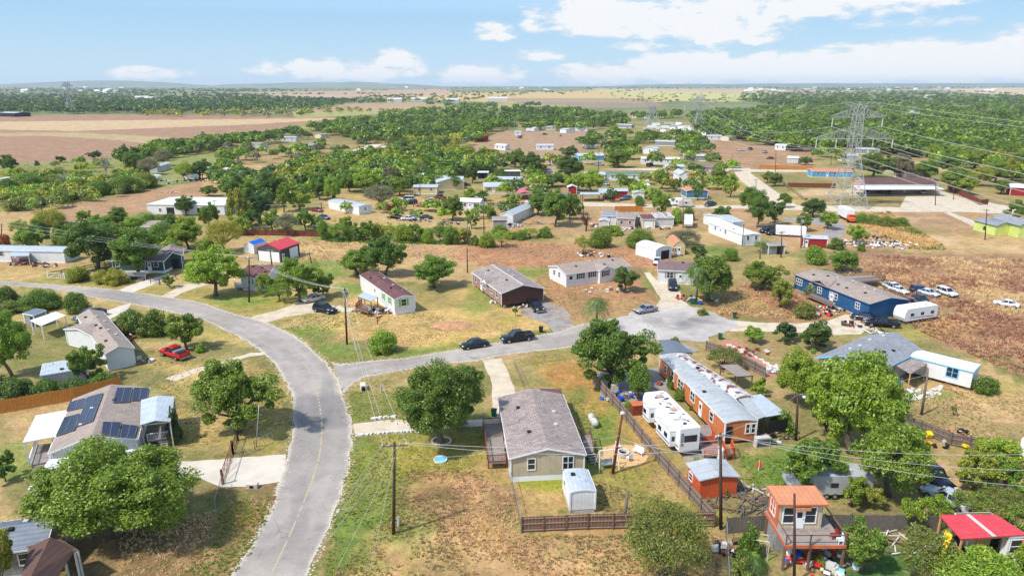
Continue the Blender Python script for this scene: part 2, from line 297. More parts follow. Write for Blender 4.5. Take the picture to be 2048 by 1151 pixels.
ELL = [  # (x,y,rx,ry,colour,alpha)
 (740,950,50,70,cG,.5),(800,1060,60,35,cG,.5),(700,1080,40,60,cG,.45),(885,1000,50,32,cK,.55),(1000,1010,40,40,cK,.35),(960,960,60,30,cB,.45),(1040,1120,120,30,cD,.6),(900,1100,120,30,cS,.5),(1130,1090,50,20,cB,.4),(720,1130,60,25,cG,.4),
 (1100,965,60,14,(150,165,40),.8),(1180,900,40,60,cG,.55),(1165,800,30,50,cW,.7),(1210,830,30,60,cG,.5),(1140,750,50,25,(205,140,80),.8),(1200,790,30,50,(210,150,80),.6),(1260,960,60,30,cY,.5),(1290,870,30,60,(214,160,90),.7),(1220,1000,50,20,cB,.35),(1340,970,40,40,cD,.5),(1395,1040,60,30,cY,.5),
 (620,665,50,16,cG,.6),(680,700,40,14,cG,.6),(850,705,90,10,cG,.4),(880,653,40,8,cK,.5),(905,650,28,7,(188,96,66),.7),(800,640,90,20,cS,.5),(960,690,90,12,cY,.4),(960,600,40,25,cG,.5),(1010,640,30,12,cY,.5),(870,600,60,20,cO,.5),(700,575,30,12,cG,.6),(640,540,60,20,cG,.7),(560,600,60,14,cY,.6),(480,600,60,14,cG,.5),
 (1060,545,50,10,cG,.6),(1030,560,80,10,cG,.3),(1200,540,60,10,cB,.4),(1120,505,120,12,cR,.5),(800,500,80,12,cB,.4),(620,500,40,8,cS,.6),(900,500,60,8,(205,150,120),.6),(1150,480,60,8,cD,.6),(1270,545,20,14,(120,115,80),.6),(1180,560,40,10,cS,.3),(1300,560,14,20,cG,.5),
 (1420,440,40,14,cB,.5),(1490,450,40,14,cB,.5),(1400,480,60,10,cD,.6),(1430,500,30,10,cG,.5),(1370,480,14,4,cG,.6),(1560,520,40,14,cS,.5),(1480,620,60,14,(200,160,90),.5),(1560,635,60,10,cR,.5),(1500,600,40,14,cS,.4),(1620,560,50,16,cO,.6),
 (1700,528,60,12,cR,.6),(1830,530,80,10,cK,.25),(1850,560,60,10,cS,.6),(1930,570,70,10,cS,.6),(2010,590,60,12,cS,.6),(1760,560,70,12,cS,.4),(1800,530,30,6,cS,.6),(1980,535,50,7,(220,180,120),.6),(1880,600,80,14,cS,.4),(1900,640,90,18,cS,.45),(1980,660,70,10,cK,.35),(1900,660,60,20,(215,165,95),.6),(1820,670,40,14,cY,.4),(2000,640,40,10,cR,.5),(2010,690,50,12,cR,.6),(1950,700,60,10,cS,.4),(1990,780,60,20,cY,.4),(1860,790,60,14,cG,.5),(1960,850,80,25,cD,.6),(1900,820,50,20,(190,150,110),.5),
 (1730,425,30,8,cG,.6),(1790,440,50,8,cL,.6),(1850,460,50,8,cO,.5),(1880,480,40,10,cL,.6),(1700,480,60,10,(196,150,118),.6),(1740,500,50,8,cK,.3),(1990,495,60,6,cL,.5),
 (440,740,60,20,cS,.5),(520,790,30,40,cW,.4),(540,860,30,30,(200,180,90),.6),(430,800,60,30,cO,.5),(380,740,50,12,cS,.6),(330,690,60,10,cS,.6),(450,850,50,20,cD,.4),(340,900,40,20,cB,.4),(70,720,60,20,cW,.5),(170,690,60,20,cW,.5),(100,670,60,16,cW,.4),(330,650,40,14,cY,.4),(380,630,80,12,cY,.5),(440,670,60,14,cY,.4),(20,920,40,40,cG,.5),(60,840,60,20,cD,.6),
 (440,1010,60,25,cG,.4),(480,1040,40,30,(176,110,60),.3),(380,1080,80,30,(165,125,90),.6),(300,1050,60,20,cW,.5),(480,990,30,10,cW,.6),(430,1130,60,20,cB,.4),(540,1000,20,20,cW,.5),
 (1560,1000,80,20,cD,.4),(1500,1120,40,20,cG,.6),(1620,1130,60,14,cD,.5),(1800,1110,70,25,(70,120,50),.8),(1750,1150,60,20,(60,110,50),.8),(1850,1080,30,14,cD,.4),(1560,940,40,25,cG,.5),(1520,900,30,14,cD,.6),
 (1730,350,80,5,cG,.55),(1620,365,60,6,cO,.8),(1640,385,60,8,cL,.8),(1650,395,60,5,cB,.5),(1740,400,90,6,cO,.7),(1870,395,30,4,cL,.7),(1590,355,60,6,cO,.6),(1560,370,30,14,cO,.8),
 (1270,345,70,10,(190,130,105),.6),(1340,350,60,8,(195,140,110),.6),(1440,372,60,10,cY,.5),(1420,390,80,6,cO,.7),(1300,395,60,8,cY,.3),(1440,385,30,6,(190,130,110),.5),(700,330,60,12,cB,.6),(640,310,40,8,cB,.6),(520,320,60,10,cB,.5),(880,330,60,10,cB,.7),(1000,350,50,8,cG,.4),
]
def ground_color(x, y):
    px, py = pxy(x, y); back = y < 20
    n1 = fbm(x, y, 60, 4, 1); n2 = fbm(x, y, 14, 4, 5); n3 = fbm(x, y, 4, 3, 9)
    col = np.zeros(x.shape+(3,)); c = lambda q: np.array(q, float)
    base = c((188,158,104))[None]*(.8+.4*n1[...,None]); t = np.clip((n2-.42)*4, 0, 1)[...,None]
    col[:] = base*(1-t)+c((146,140,78))*t
    far = np.clip((y-450)/700, 0, 1)[...,None]; col = col*(1-far)+(c((128,136,92))*(.8+.4*n1[...,None]))*far
    sx = (fbm(x, y, 5, 3, 20)-.5); sy = (fbm(x, y, 5, 3, 30)-.5)
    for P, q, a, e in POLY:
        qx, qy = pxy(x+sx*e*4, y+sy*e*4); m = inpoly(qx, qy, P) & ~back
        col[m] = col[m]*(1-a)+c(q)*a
    for (ex, ey, rx, ry, q, a) in ELL:
        d = ((px-ex)/rx)**2+((py-ey)/ry)**2
        w = np.clip(1.5-d-(n3-.5)*2.2, 0, 1)*a; w[back] = 0
        col = col*(1-w[...,None])+c(q)*w[...,None]
    # mottling: patches of dry and green growth
    w = np.clip((n3-.56)*5, 0, 1)*np.clip((n2-.35)*3, 0, 1)*.38; nearer = y < 380
    col = col*(1-w[...,None])+c(cO)*w[...,None]
    w = np.clip((.42-n3)*5, 0, 1)*.3; col = col*(1-w[...,None])+c(cS)*w[...,None]
    return col
def srgb2alb(col, k):
    g_ = col.mean(-1, keepdims=True); col = col*.88+g_*.12*np.array([1.04, 1.0, .93])
    x = np.clip(col, 0, 255)/255; return np.clip(np.where(x > .04045, ((x+.055)/1.055)**2.4, x/12.92)*k, 0, .9)
def grid_mesh(name, X, Y, Z, colr=None, mat='ground', k=.72):
    h, w = X.shape; me = bpy.data.meshes.new(name)
    co = np.stack([X, Y, Z], -1).reshape(-1, 3).astype(np.float32)
    idx = np.arange(h*w).reshape(h, w); q = np.stack([idx[:-1,:-1], idx[:-1,1:], idx[1:,1:], idx[1:,:-1]], -1).reshape(-1, 4)
    fast(me, co, q); 
    if colr is not None:
        a = me.color_attributes.new('col', 'FLOAT_COLOR', 'POINT'); d = np.ones((h*w, 4), np.float32); d[:, :3] = srgb2alb(colr, k).reshape(-1, 3); a.data.foreach_set('color', d.ravel())
    me.materials.append(M(mat)); me.shade_smooth(); return me
def fast(me, co, q):
    k = q.shape[1]; me.vertices.add(len(co)); me.vertices.foreach_set('co', np.asarray(co, np.float32).ravel())
    me.loops.add(q.size); me.loops.foreach_set('vertex_index', q.astype(np.int32).ravel())
    me.polygons.add(len(q)); me.polygons.foreach_set('loop_start', np.arange(0, q.size, k, dtype=np.int32)); me.update(calc_edges=True)
def ground_mat():
    m = bpy.data.materials.new('ground'); m.use_nodes = True; MATS['ground'] = m; t = NT(m)
    out = t.add('ShaderNodeOutputMaterial'); b = t.add('ShaderNodeBsdfPrincipled', i_Roughness=.95); b.inputs['Specular IOR Level'].default_value = .1
    pos = t.add('ShaderNodeNewGeometry').outputs['Position']; c = t.add('ShaderNodeAttribute', attribute_name='col').outputs['Color']
    mp = t.add('ShaderNodeMapping', i_Vector=pos, i_Scale=(1, 1, 1))
    f = t.noise(mp.outputs[0], 3.2, 4, .7); g = t.noise(mp.outputs[0], .75, 5, .65); big = t.noise(mp.outputs[0], .11, 4, .6)
    v = t.math('MULTIPLY_ADD', t.ramp(g, .3, .7), .42, .80); v = t.math('MULTIPLY', v, t.math('MULTIPLY_ADD', t.ramp(f, .3, .7), .6, .70)); v = t.math('MULTIPLY', v, t.math('MULTIPLY_ADD', t.ramp(big, .35, .65), .24, .88))
    n3 = t.noise(t.add('ShaderNodeMapping', i_Vector=pos, i_Location=(37., 11., 0.)).outputs[0], .42, 5, .68); n4 = t.noise(t.add('ShaderNodeMapping', i_Vector=pos, i_Location=(7., 91., 0.)).outputs[0], 1.7, 4, .7)
    c = t.mix(t.math('MULTIPLY', t.ramp(n3, .5, .62), .55), c, t.mix(1.0, c, (.62, .86, .42), 'MULTIPLY')); c = t.mix(t.math('MULTIPLY', t.ramp(n3, .47, .36), .6), c, t.mix(1.0, c, (1.22, 1.2, 1.14), 'MULTIPLY'))
    c = t.mix(t.math('MULTIPLY', t.ramp(n4, .52, .66), .5), c, t.mix(1.0, c, (.62, .58, .5), 'MULTIPLY')); c = t.mix(t.math('MULTIPLY', t.ramp(n4, .46, .34), .5), c, t.mix(1.0, c, (1.35, 1.3, 1.05), 'MULTIPLY'))
    hs = t.n.new('ShaderNodeVectorMath'); hs.operation = 'SCALE'; t.l.new(c, hs.inputs[0]); t.l.new(v, hs.inputs[3]); cs = hs.outputs[0]
    gg = t.noise(mp.outputs[0], 1.6, 3, .6); cs = t.mix(t.math('MULTIPLY', t.ramp(gg, .6, .8), .15), cs, (.10, .075, .04))
    cs = t.mix(t.math('MULTIPLY', t.ramp(gg, .42, .25), .35), cs, (.62, .48, .28))
    t.l.new(cs, b.inputs['Base Color']); bp = t.add('ShaderNodeBump', i_Strength=.55, i_Height=t.math('ADD', f, t.math('MULTIPLY', g, 2.0)), i_Distance=.22); t.l.new(bp.outputs[0], b.inputs['Normal'])
    t.l.new(b.outputs[0], out.inputs[0])
ground_mat()
def road_mat():
    m = bpy.data.materials.new('asphalt'); m.use_nodes = True; MATS['asphalt'] = m; t = NT(m)
    out = t.add('ShaderNodeOutputMaterial'); b = t.add('ShaderNodeBsdfPrincipled', i_Roughness=.85); b.inputs['Specular IOR Level'].default_value = .25
    pos = t.add('ShaderNodeNewGeometry').outputs['Position']; c = t.add('ShaderNodeAttribute', attribute_name='col').outputs['Color']
    f = t.noise(pos, 5, 3, .7); g = t.noise(pos, .5, 5, .65); v = t.math('MULTIPLY_ADD', t.ramp(g, .3, .7), .3, .85); v = t.math('MULTIPLY', v, t.math('MULTIPLY_ADD', t.ramp(f, .3, .7), .16, .92))
    hs = t.n.new('ShaderNodeVectorMath'); hs.operation = 'SCALE'; t.l.new(c, hs.inputs[0]); t.l.new(v, hs.inputs[3]); cs = hs.outputs[0]
    vo = t.add('ShaderNodeTexVoronoi', i_Vector=pos, i_Scale=.22, feature='DISTANCE_TO_EDGE'); w = t.noise(pos, .3, 2)
    crack = t.math('MULTIPLY', t.math('LESS_THAN', vo.outputs[0], .006), t.ramp(w, .45, .6)); cs = t.mix(t.math('MULTIPLY', crack, .5), cs, (.08, .075, .07))
    sp = t.noise(pos, 1.1, 2, .5); cs = t.mix(t.math('MULTIPLY', t.ramp(sp, .68, .74), .45), cs, (.10, .095, .09))
    t.l.new(cs, b.inputs['Base Color']); t.l.new(b.outputs[0], out.inputs[0])
road_mat()
def build_ground():
    r = [30.0]
    while r[-1] < 14000: r.append(r[-1]*1.0078)
    rr = np.array([-400.0]+[v-60 for v in r]); u = np.concatenate([np.array([-5,-3,-2,-1.5,-1.2]), np.linspace(-1.0, 1.0, 430), np.array([1.2,1.5,2,3,5])])
    Y = np.repeat(rr[:, None], len(u), 1); X = u[None]*np.maximum(rr[:, None]+60, 30.0)*.93
    X[0] *= 20
    Z = np.zeros_like(X); near = np.clip((Y-0)/10, 0, 1)
    Z += (fbm(X, Y, 900, 2, 50)-.5)*14*np.clip((Y-1200)/2500, 0, 1)
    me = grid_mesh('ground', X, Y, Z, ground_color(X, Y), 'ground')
    tag(ob('ground', me), 'dry grass and bare soil of the whole plain', 'ground', kind='structure')
build_ground()
# distant hills on the horizon
def hills(name, x0, x1, yy, hmax, label, seed, depth=1500):
    n = 90; xs = np.linspace(x0, x1, n); t = np.linspace(0, 1, n); prof = hmax*np.sin(pi*t)**.6*(.35+.65*fbm(xs, xs*0, (x1-x0)/5, 3, seed))
    V_ = np.linspace(0, 1, 12); X = np.repeat(xs[None], 12, 0); Y = yy+depth*np.repeat(V_[:, None], n, 1); Z = np.sin(pi*.5*np.minimum(V_*2, 1))[:, None]*prof[None]-1.5
    Z[7:] *= np.linspace(1, 0, 5)[:, None]
    cc = np.zeros(X.shape+(3,)); cc[:] = (110, 124, 92); cc *= (.8+.4*fbm(X, Y, 300, 3, seed))[..., None]
    tag(ob(name, grid_mesh(name, X, Y, Z, cc)), label, 'hills', kind='structure')
hills('hills', -9300, -5300, 11800, 120, 'low blue mesa at the far edge of the plain', 3)
hills('hills', -5500, -1300, 12200, 95, 'long low ridge beside the mesa on the horizon', 8)
hills('hills', 1500, 10500, 10500, 95, 'wide low wooded rise under the cumulus clouds', 13)
# ------------------------------------------------------------ roads
def resample(pts, n):
    p = [Vector(q) for q in pts]; d = [0]
    for a, b in zip(p, p[1:]): d.append(d[-1]+(b-a).length)
    out = []; 
    for i in range(n):
        s = d[-1]*i/(n-1); k = max(j for j in range(len(d)-1) if d[j] <= s+1e-9); w = (s-d[k])/max(1e-9, d[k+1]-d[k])
        p0 = p[max(k-1,0)]; p1 = p[k]; p2 = p[k+1]; p3 = p[min(k+2,len(p)-1)]
        out.append(.5*((2*p1)+(p2-p0)*w+(2*p0-5*p1+4*p2-p3)*w*w+(3*p1-p0-3*p2+p3)*w**3))
    return out
def strip_road(name, Lp, Rp, z, cfun, label, cat, n=220, m=16, mat='asphalt', ragged=.25, wide=0.0):
    A = resample([G(*q) for q in Lp], n); B = resample([G(*q) for q in Rp], n)
    X = np.zeros((n, m)); Y = np.zeros((n, m)); U = np.zeros((n, m))
    for i in range(n):
        a = A[i].copy(); b = B[i].copy(); w = (b-a).normalized()
        ra = (vnoise(a.x*1.0, a.y*1.0, 1.3, 3)-.5)*ragged*2; rb = (vnoise(b.x, b.y, 1.3, 4)-.5)*ragged*2
        a = a-w*(ra+wide); b = b+w*(rb+wide)
        for j in range(m):
            f = j/(m-1); X[i,j] = a.x+(b.x-a.x)*f; Y[i,j] = a.y+(b.y-a.y)*f; U[i,j] = f
    me = grid_mesh(name, X, Y, np.full(X.shape, z), cfun(X, Y, U), mat)
    return tag(ob(name, me), label, cat, kind='structure')
cA = np.array((180.,170,160)); cAd = np.array((132.,128,128)); cAe = np.array((222.,210,192))
def asphalt(X, Y, U, patches=()):
    c = np.zeros(X.shape+(3,)); c[:] = cA; n = fbm(X, Y, 9, 4, 40)[..., None]; c = c*(.86+.28*n)
    track = np.exp(-((U-.27)/.07)**2)+np.exp(-((U-.73)/.07)**2); c += (np.clip(track, 0, 1)*7)[..., None]
    dk = np.clip((fbm(X, Y, 16, 3, 44)-.52)*5, 0, 1)*.5; c = c*(1-dk[..., None]*.6)+cAd*dk[..., None]*.6
    edge = np.clip(1-np.minimum(U, 1-U)/.06, 0, 1)[..., None]; c = c*(1-edge)+cAe*edge
    px, py = pxy(X, Y)
    for (x, y, rx, ry, a) in patches:
        w = (np.clip(1.25-((px-x)/rx)**4-((py-y)/ry)**4, 0, 1)*a)[..., None]; c = c*(1-w)+cAd*w
    return c
ML = [(400,1235),(470,1140),(527,1045),(558,970),(574,912),(586.6,857),(584,790),(558,743),(538,717),(501,687),(463,666),(400,638),(330,621),(255,606),(185,594),(117,580),(40,572),(-60,567),(-260,562)]
MR = [(590,1205),(619,1143),(652.5,1065),(684,986),(699.5,919),(703.5,868),(697.6,829),(684,785),(672,755),(650,722),(594,675),(531,645),(463,626),(400,605),(334,594),(233,580),(120,570),(-60,559),(-260,554)]
strip_road('road', ML, MR, .03, lambda X, Y, U: asphalt(X, Y, U, ((640,822,60,36,.55),(560,1080,60,40,.25),(600,1010,20,60,.3),(655,800,14,50,.35))), 'pale curving two-lane street with worn yellow centre line', 'road', 520, 24)
CU = [(664,724),(684,727.5),(760,720.5),(813,716),(923,697),(1000,684),(1107,665),(1151,652),(1200,641)]
CD = [(688,787),(690,783),(715,759),(755,748),(872,729),(964,719),(1005,710),(1142,694),(1215,690)]
strip_road('road', CU, CD, .034, lambda X, Y, U: asphalt(X, Y, U*.999), 'pale side street leading to the turning circle', 'road', 240, 16)
def blob_road(name, P, z, col, label, cat, mat='asphalt', ring=14, ragged=.5, n=160):
    pts = resample([G(*q) for q in P]+[G(*P[0])], n)[:-1]; c = sum((p for p in pts), V(0,0,0))/len(pts)
    X = np.zeros((ring, n)); Y = X.copy()
    for i in range(n):
        p = pts[i % (n-1)]; r = (vnoise(p.x, p.y, 1.2, 7)-.5)*ragged*2; d = p-c; p = c+d*(1+r/max(d.length, 1))
        for j in range(ring): f = .001+.999*j/(ring-1); X[j,i] = c.x+(p.x-c.x)*f; Y[j,i] = c.y+(p.y-c.y)*f
    cc = np.zeros(X.shape+(3,)); cc[:] = col; cc *= (.85+.3*fbm(X, Y, 5, 4, 60))[..., None]
    if name == 'turning_circle':
        px, py = pxy(X, Y); w = (np.clip(1.1-((px-1370)/85)**2-((py-642)/20)**2, 0, 1)*np.clip((fbm(X, Y, 3, 4, 61)-.33)*3.5, 0, 1)*.75)[..., None]; cc = cc*(1-w)+cAd*w
    return tag(ob(name, grid_mesh(name, X, Y, np.full(X.shape, z), cc, mat)), label, cat, kind='structure')
blob_road('turning_circle', [(1190,641),(1247,633),(1271,622),(1312,617),(1368,611),(1412,619),(1442,632),(1475,645),(1462,660),(1420,672),(1412,683),(1355,681),(1312,680),(1260,690),(1190,694)], .038, (200,192,184), 'cracked pale turning circle at the end of the side street', 'road')
def flat(name, P, z, mat, label, cat='driveway', ragged=.15, th=0.0):
    pts = [G(*q) for q in P]; e = []
    for a, b in zip(pts, pts[1:]+pts[:1]):
        k = max(1, int((b-a).length/1.2))
        for i in range(k):
            p = a.lerp(b, i/k); p.x += (vnoise(p.x, p.y, .9, 11)-.5)*ragged*2; p.y += (vnoise(p.x, p.y, .9, 12)-.5)*ragged*2; e.append(V(p.x, p.y, z))
    tri = tessellate_polygon([e]); me = bpy.data.meshes.new(name); me.from_pydata([tuple(p) for p in e], [], [tuple(t) for t in tri])
    import bmesh
    bm = bmesh.new(); bm.from_mesh(me)
    if th: r = bmesh.ops.extrude_face_region(bm, geom=bm.faces[:]); bmesh.ops.translate(bm, verts=[v for v in r['geom'] if isinstance(v, bmesh.types.BMVert)], vec=(0,0,-th-.02))
    bmesh.ops.recalc_face_normals(bm, faces=bm.faces)
    if not th:
        for f in bm.faces:
            if f.normal.z < 0: f.normal_flip()
    bm.to_mesh(me); bm.free(); me.materials.append(M(mat)); return tag(ob(name, me), label, cat, kind='structure')
FL = [
 ('driveway', [(1310,612),(1322,598),(1298,560),(1288,545),(1300,545),(1318,565),(1352,566),(1362,588),(1368,600),(1385,618),(1350,622)], 'caliche', 'caliche drive up to the purple roofed house'),
 ('driveway', [(1462,640),(1520,645),(1600,646),(1660,640),(1690,628),(1740,634),(1745,650),(1720,668),(1650,670),(1545,663),(1455,662)], 'caliche', 'caliche drive from the turning circle to the blue house'),
 ('driveway', [(1107,664),(1095,648),(1068,638),(1040,625),(1052,606),(1092,603),(1130,618),(1142,630),(1138,640),(1151,653)], 'gravel_grey', 'grey gravel parking pad of the brown house'),
 ('driveway', [(501,634),(531,646),(570,634),(620,626),(668,626),(670,612),(640,600),(600,603),(560,618)], 'caliche', 'pale drive between the maroon roofed house and the white trailer'),
 ('driveway', [(233,581),(290,560),(330,549),(352,548),(330,560),(296,573),(262,586)], 'concrete', 'pale drive of the dark green house'), ('driveway', [(322,592),(370,568),(430,566),(400,573),(366,585),(345,596)], 'caliche', 'second pale drive beside the dark green house'),
 ('driveway', [(180,632),(240,612),(262,606),(258,618),(215,640),(180,645)], 'concrete', 'short drive under the grey pickup'),
 ('driveway', [(574,908),(567,962),(500,972),(445,974),(385,950),(240,1010),(150,1020),(60,985),(82,930),(150,905),(290,925),(384,922),(470,915)], 'concrete', 'wide concrete drive with the iron gate across it'),
 ('driveway', [(704,848),(780,838),(870,842),(985,838),(985,800),(982,760),(965,720),(1003,716),(1020,752),(1034,790),(1000,800),(1000,850),(860,858),(710,868)], 'caliche', 'white caliche drive looping behind the tan house'),
 ('dirt_path', [(330,756),(420,728),(500,705),(530,704),(535,708),(500,713),(440,728),(350,762)], 'caliche', 'pair of pale wheel ruts across the yard'),
 ('patio', [(1190,745),(1320,735),(1345,800),(1310,832),(1250,822),(1200,790)], 'gravel_grey', 'grey gravel yard behind the picket fence'),
 ('patio', [(1425,685),(1470,680),(1560,745),(1530,760),(1450,705)], 'red_paving', 'faded red paved terrace beside the board fence'),
 ('patio', [(1355,880),(1440,850),(1452,895),(1420,925),(1370,920)], 'gravel_grey', 'hard standing beside the fifth wheel trailer'),
 ('road', [(1463,337),(1500,336),(1502,347),(1528,366),(1565,392),(1595,411),(1680,411),(1800,415),(1812,392),(1700,390),(1690,378),(1760,376),(1890,384),(1925,395),(2016,412),(2060,398),(2060,415),(2030,428),(1925,424),(1790,424),(1690,425),(1640,420),(1560,420),(1540,418),(1550,410),(1504,379),(1480,360)], 'caliche', 'pale road bending past the power pylon'),
 ('road', [(1160,404),(1300,409),(1492,411),(1550,414),(1545,420),(1492,417),(1300,415),(1160,412),(1050,405),(1050,400)], 'caliche', 'narrow pale street behind the row of little houses'),
 ('road', [(1200,338),(1303,336),(1418,338),(1465,337),(1520,339),(1625,340),(1625,344),(1500,344),(1465,343),(1300,341)], 'caliche', 'straight far street beside the yellow fence'),
 ('road', [(622,326),(640,313),(690,309),(706,300),(745,288),(765,289),(740,300),(700,316),(640,330),(626,350),(642,360),(650,372),(580,390),(570,372),(600,350)], 'concrete', 'far street winding between the trees'),
 ('road', [(1560,436),(1650,430),(1692,450),(1685,475),(1640,478),(1655,450),(1600,448)], 'gravel_grey', 'gravel drive curving around a small tree'),
 ('dirt_path', [(1900,424),(1960,446),(1985,468),(1970,466),(1940,450),(1888,425)], 'caliche', 'pair of pale ruts crossing the mown field'),
 ('driveway', [(1330,700-3),(1312,684),(1355,682),(1400,700),(1380,706)], 'gravel_grey', 'gravel apron under the grey carport'),
 ('walkway', [(1785,797),(1830,792),(1866,780),(1880,768),(1888,772),(1874,788),(1835,800),(1787,803)], 'stone', 'curved stone walk beside the grey roofed house'),
 ('walkway', [(670,614),(685,624),(712,622),(710,616),(690,616),(680,610)], 'concrete', 'short concrete walk to the trailer steps'),
]
for i, (n_, P, mt, lb) in enumerate(FL):
    flat(n_, P, .012+.0012*i+(.008 if mt == 'concrete' else 0), mt, lb, 'driveway' if n_ == 'driveway' else 'path')
# worn yellow centre line
def lines():
    cl = resample([G(*q) for q in [(520,1190),(545,1143),(580,1068),(613,990),(630,943),(641,896),(643,837),(632,780),(615,735),(580,700)]], 120); A = []; B = []
    mb = MB()
    for s in (0.,):
        for i in range(len(cl)-1):
            if random.random() < .03+i*.003: continue
            d = (cl[i+1]-cl[i]).normalized(); n = V(-d.y, d.x, 0); w = .1
            mb.poly([cl[i]+n*(s-w)+V(0,0,.036), cl[i]+n*(s+w)+V(0,0,.036), cl[i+1]+n*(s+w)+V(0,0,.036), cl[i+1]+n*(s-w)+V(0,0,.036)])
    S('line_yellow', col=(206,184,124), k=.75, var=.25, vs=2.5, stain=((186,176,162), .36, .6, 1.2), world=True)
    tag(mb.build('road_line', 'line_yellow'), 'worn yellow centre line of the curving street', 'road marking', kind='structure')
lines()
def pebbly_edge():
    q = []; 
    for Lp, n in ((MR, 2200), (ML, 1500), (CU, 600), (CD, 600)):
        e = resample([G(*p) for p in Lp], 400)
        for _ in range(n):
            k = random.randrange(399)
            if e[k].y > 190: continue
            p = e[k].lerp(e[k+1], random.random()); q.append((p.x+random.gauss(0, .28), p.y+random.gauss(0, .28), random.uniform(.04, .13)))
    mb = MB()
    for x, y, r in q:
        n = len(mb.v); a = random.random()*3
        for k in range(5): t = a+k*1.2566; mb.v.append((x+r*cos(t)*1.2, y+r*sin(t), .02))
        mb.v.append((x, y, .03+r*.4))
        for k in range(5): mb.f.append((n+k, n+(k+1) % 5, n+5))
    tag(mb.build('gravel', 'caliche'), 'loose pale gravel along the street edges', 'gravel', kind='stuff')
pebbly_edge()
# ------------------------------------------------------------ trees
def quads(cen, nrm, size, asp=1.6):
    "numpy: leaf-cluster quads at centres with normals"
    n = len(cen); r = rng.normal(size=(n, 3)); a = np.cross(nrm, r); a /= np.linalg.norm(a, axis=1, keepdims=True)+1e-9; b = np.cross(nrm, a); b /= np.linalg.norm(b, axis=1, keepdims=True)+1e-9
    s = (size*(.6+.8*rng.random(n)))[:, None]/2; A = a*s*asp; B = b*s
    co = np.stack([cen-A, cen-B*.9+A*.1, cen+A, cen+B*.9+A*.1], 1).reshape(-1, 3)
    return co, np.arange(n*4).reshape(n, 4)
def crown_pts(kind, R, Hc, nc, nl, seed):
    g = np.random.default_rng(seed); C = []
    for i in range(nc):
        if kind == 'round':
            d = g.normal(size=3); d[2] = abs(d[2])*1.1-.5; d /= np.linalg.norm(d); rr = g.uniform(.4, .86)
            c = np.array([d[0]*R*rr, d[1]*R*rr, Hc*.44+d[2]*Hc*.46*rr/.78]); th_ = atan2(d[1], d[0]); lb = .84+.24*sin(2*th_+seed)+.13*sin(5*th_+seed*2); c[0] *= lb; c[1] *= lb; c[2] += Hc*.07*sin(4*th_+seed*3); cr = R*g.uniform(.09, .25)
        elif kind == 'tall':
            z = g.random(); w = sin(pi*min(1, z*.8+.15))**.8; t = g.random()*6.28; rr = g.uniform(.2, .72)
            c = np.array([cos(t)*R*rr*w, sin(t)*R*rr*w, Hc*(.14+.76*z)]); cr = R*g.uniform(.22, .34)*(.6+.4*w)
        elif kind == 'bush':
            d = g.normal(size=3); d[2] = abs(d[2]); d /= np.linalg.norm(d); rr = g.uniform(.35, .75)
            c = np.array([d[0]*R*rr, d[1]*R*rr, Hc*.12+d[2]*Hc*.68*rr/.75]); cr = R*g.uniform(.24, .38)
        else: # sparse umbrella
            t = g.random()*6.28; rr = sqrt(g.random())*.85; c = np.array([cos(t)*R*rr, sin(t)*R*rr, Hc*(.72-.45*rr*rr)+g.normal()*Hc*.1]); cr = R*g.uniform(.14, .26)
        C.append((c, cr))
    per = nl//nc; P = []; N = []
    for c, cr in C:
        d = g.normal(size=(per, 3)); d /= np.linalg.norm(d, axis=1, keepdims=True); r = cr*(.35+.65*g.random((per, 1))**.45)*(1+.22*g.normal(size=(per, 1))*(g.random((per, 1)) < .25))
        p = c+d*r*np.array([1, 1, .8]); P.append(p); N.append(d*.55+g.normal(size=(per, 3))*.5+np.array([0, 0, .25]))
    P = np.concatenate(P); N = np.concatenate(N); N /= np.linalg.norm(N, axis=1, keepdims=True); P[:, 2] = np.maximum(P[:, 2], .08 if kind == 'bush' else Hc*.02)
    return P, N, C
def crown_mesh(name, kind, R, Hc, nc, nl, leaf, seed, base):
    P, N, C = crown_pts(kind, R, Hc, nc, nl, seed); P[:, 2] += base
    co, q = quads(P, N, leaf); me = bpy.data.meshes.new(name); fast(me, co, q); me.materials.append(M('leaf')); return me, C
def trunk_mesh(name, C, base, r0, Hc, seed, mat='bark', lean=.0, multi=False):
    g = random.Random(seed); mb = MB(); fk = base+Hc*(.12 if not multi else 0)
    top = V(g.uniform(-.1,.1)*Hc, g.uniform(-.1,.1)*Hc, fk)
    if not multi: mb.tube([(0,0,-.1),(top.x*.2,top.y*.2,fk*.3),(top.x*.6,top.y*.6,fk*.7),tuple(top)], [r0*1.35,r0,r0*.85,r0*.8], 8)
    cs = sorted(C, key=lambda c: -c[1])[:(16 if r0 > .3 else 9)]
    for c, cr in cs:
        e = V(c[0], c[1], c[2]+base); s = top if not multi else V(g.uniform(-.2,.2), g.uniform(-.2,.2), 0); m = s.lerp(e, .5)+V(0,0,-.06*Hc)+V(g.uniform(-.1,.1), g.uniform(-.1,.1), 0)*Hc*.4
        mb.tube([s-V(0,0,.05), m, e, e+(e-m)*.35], [r0*.55, r0*.36, r0*.16, r0*.06], 5)
    return mb.mesh(name, mat, True)
PRO = {}
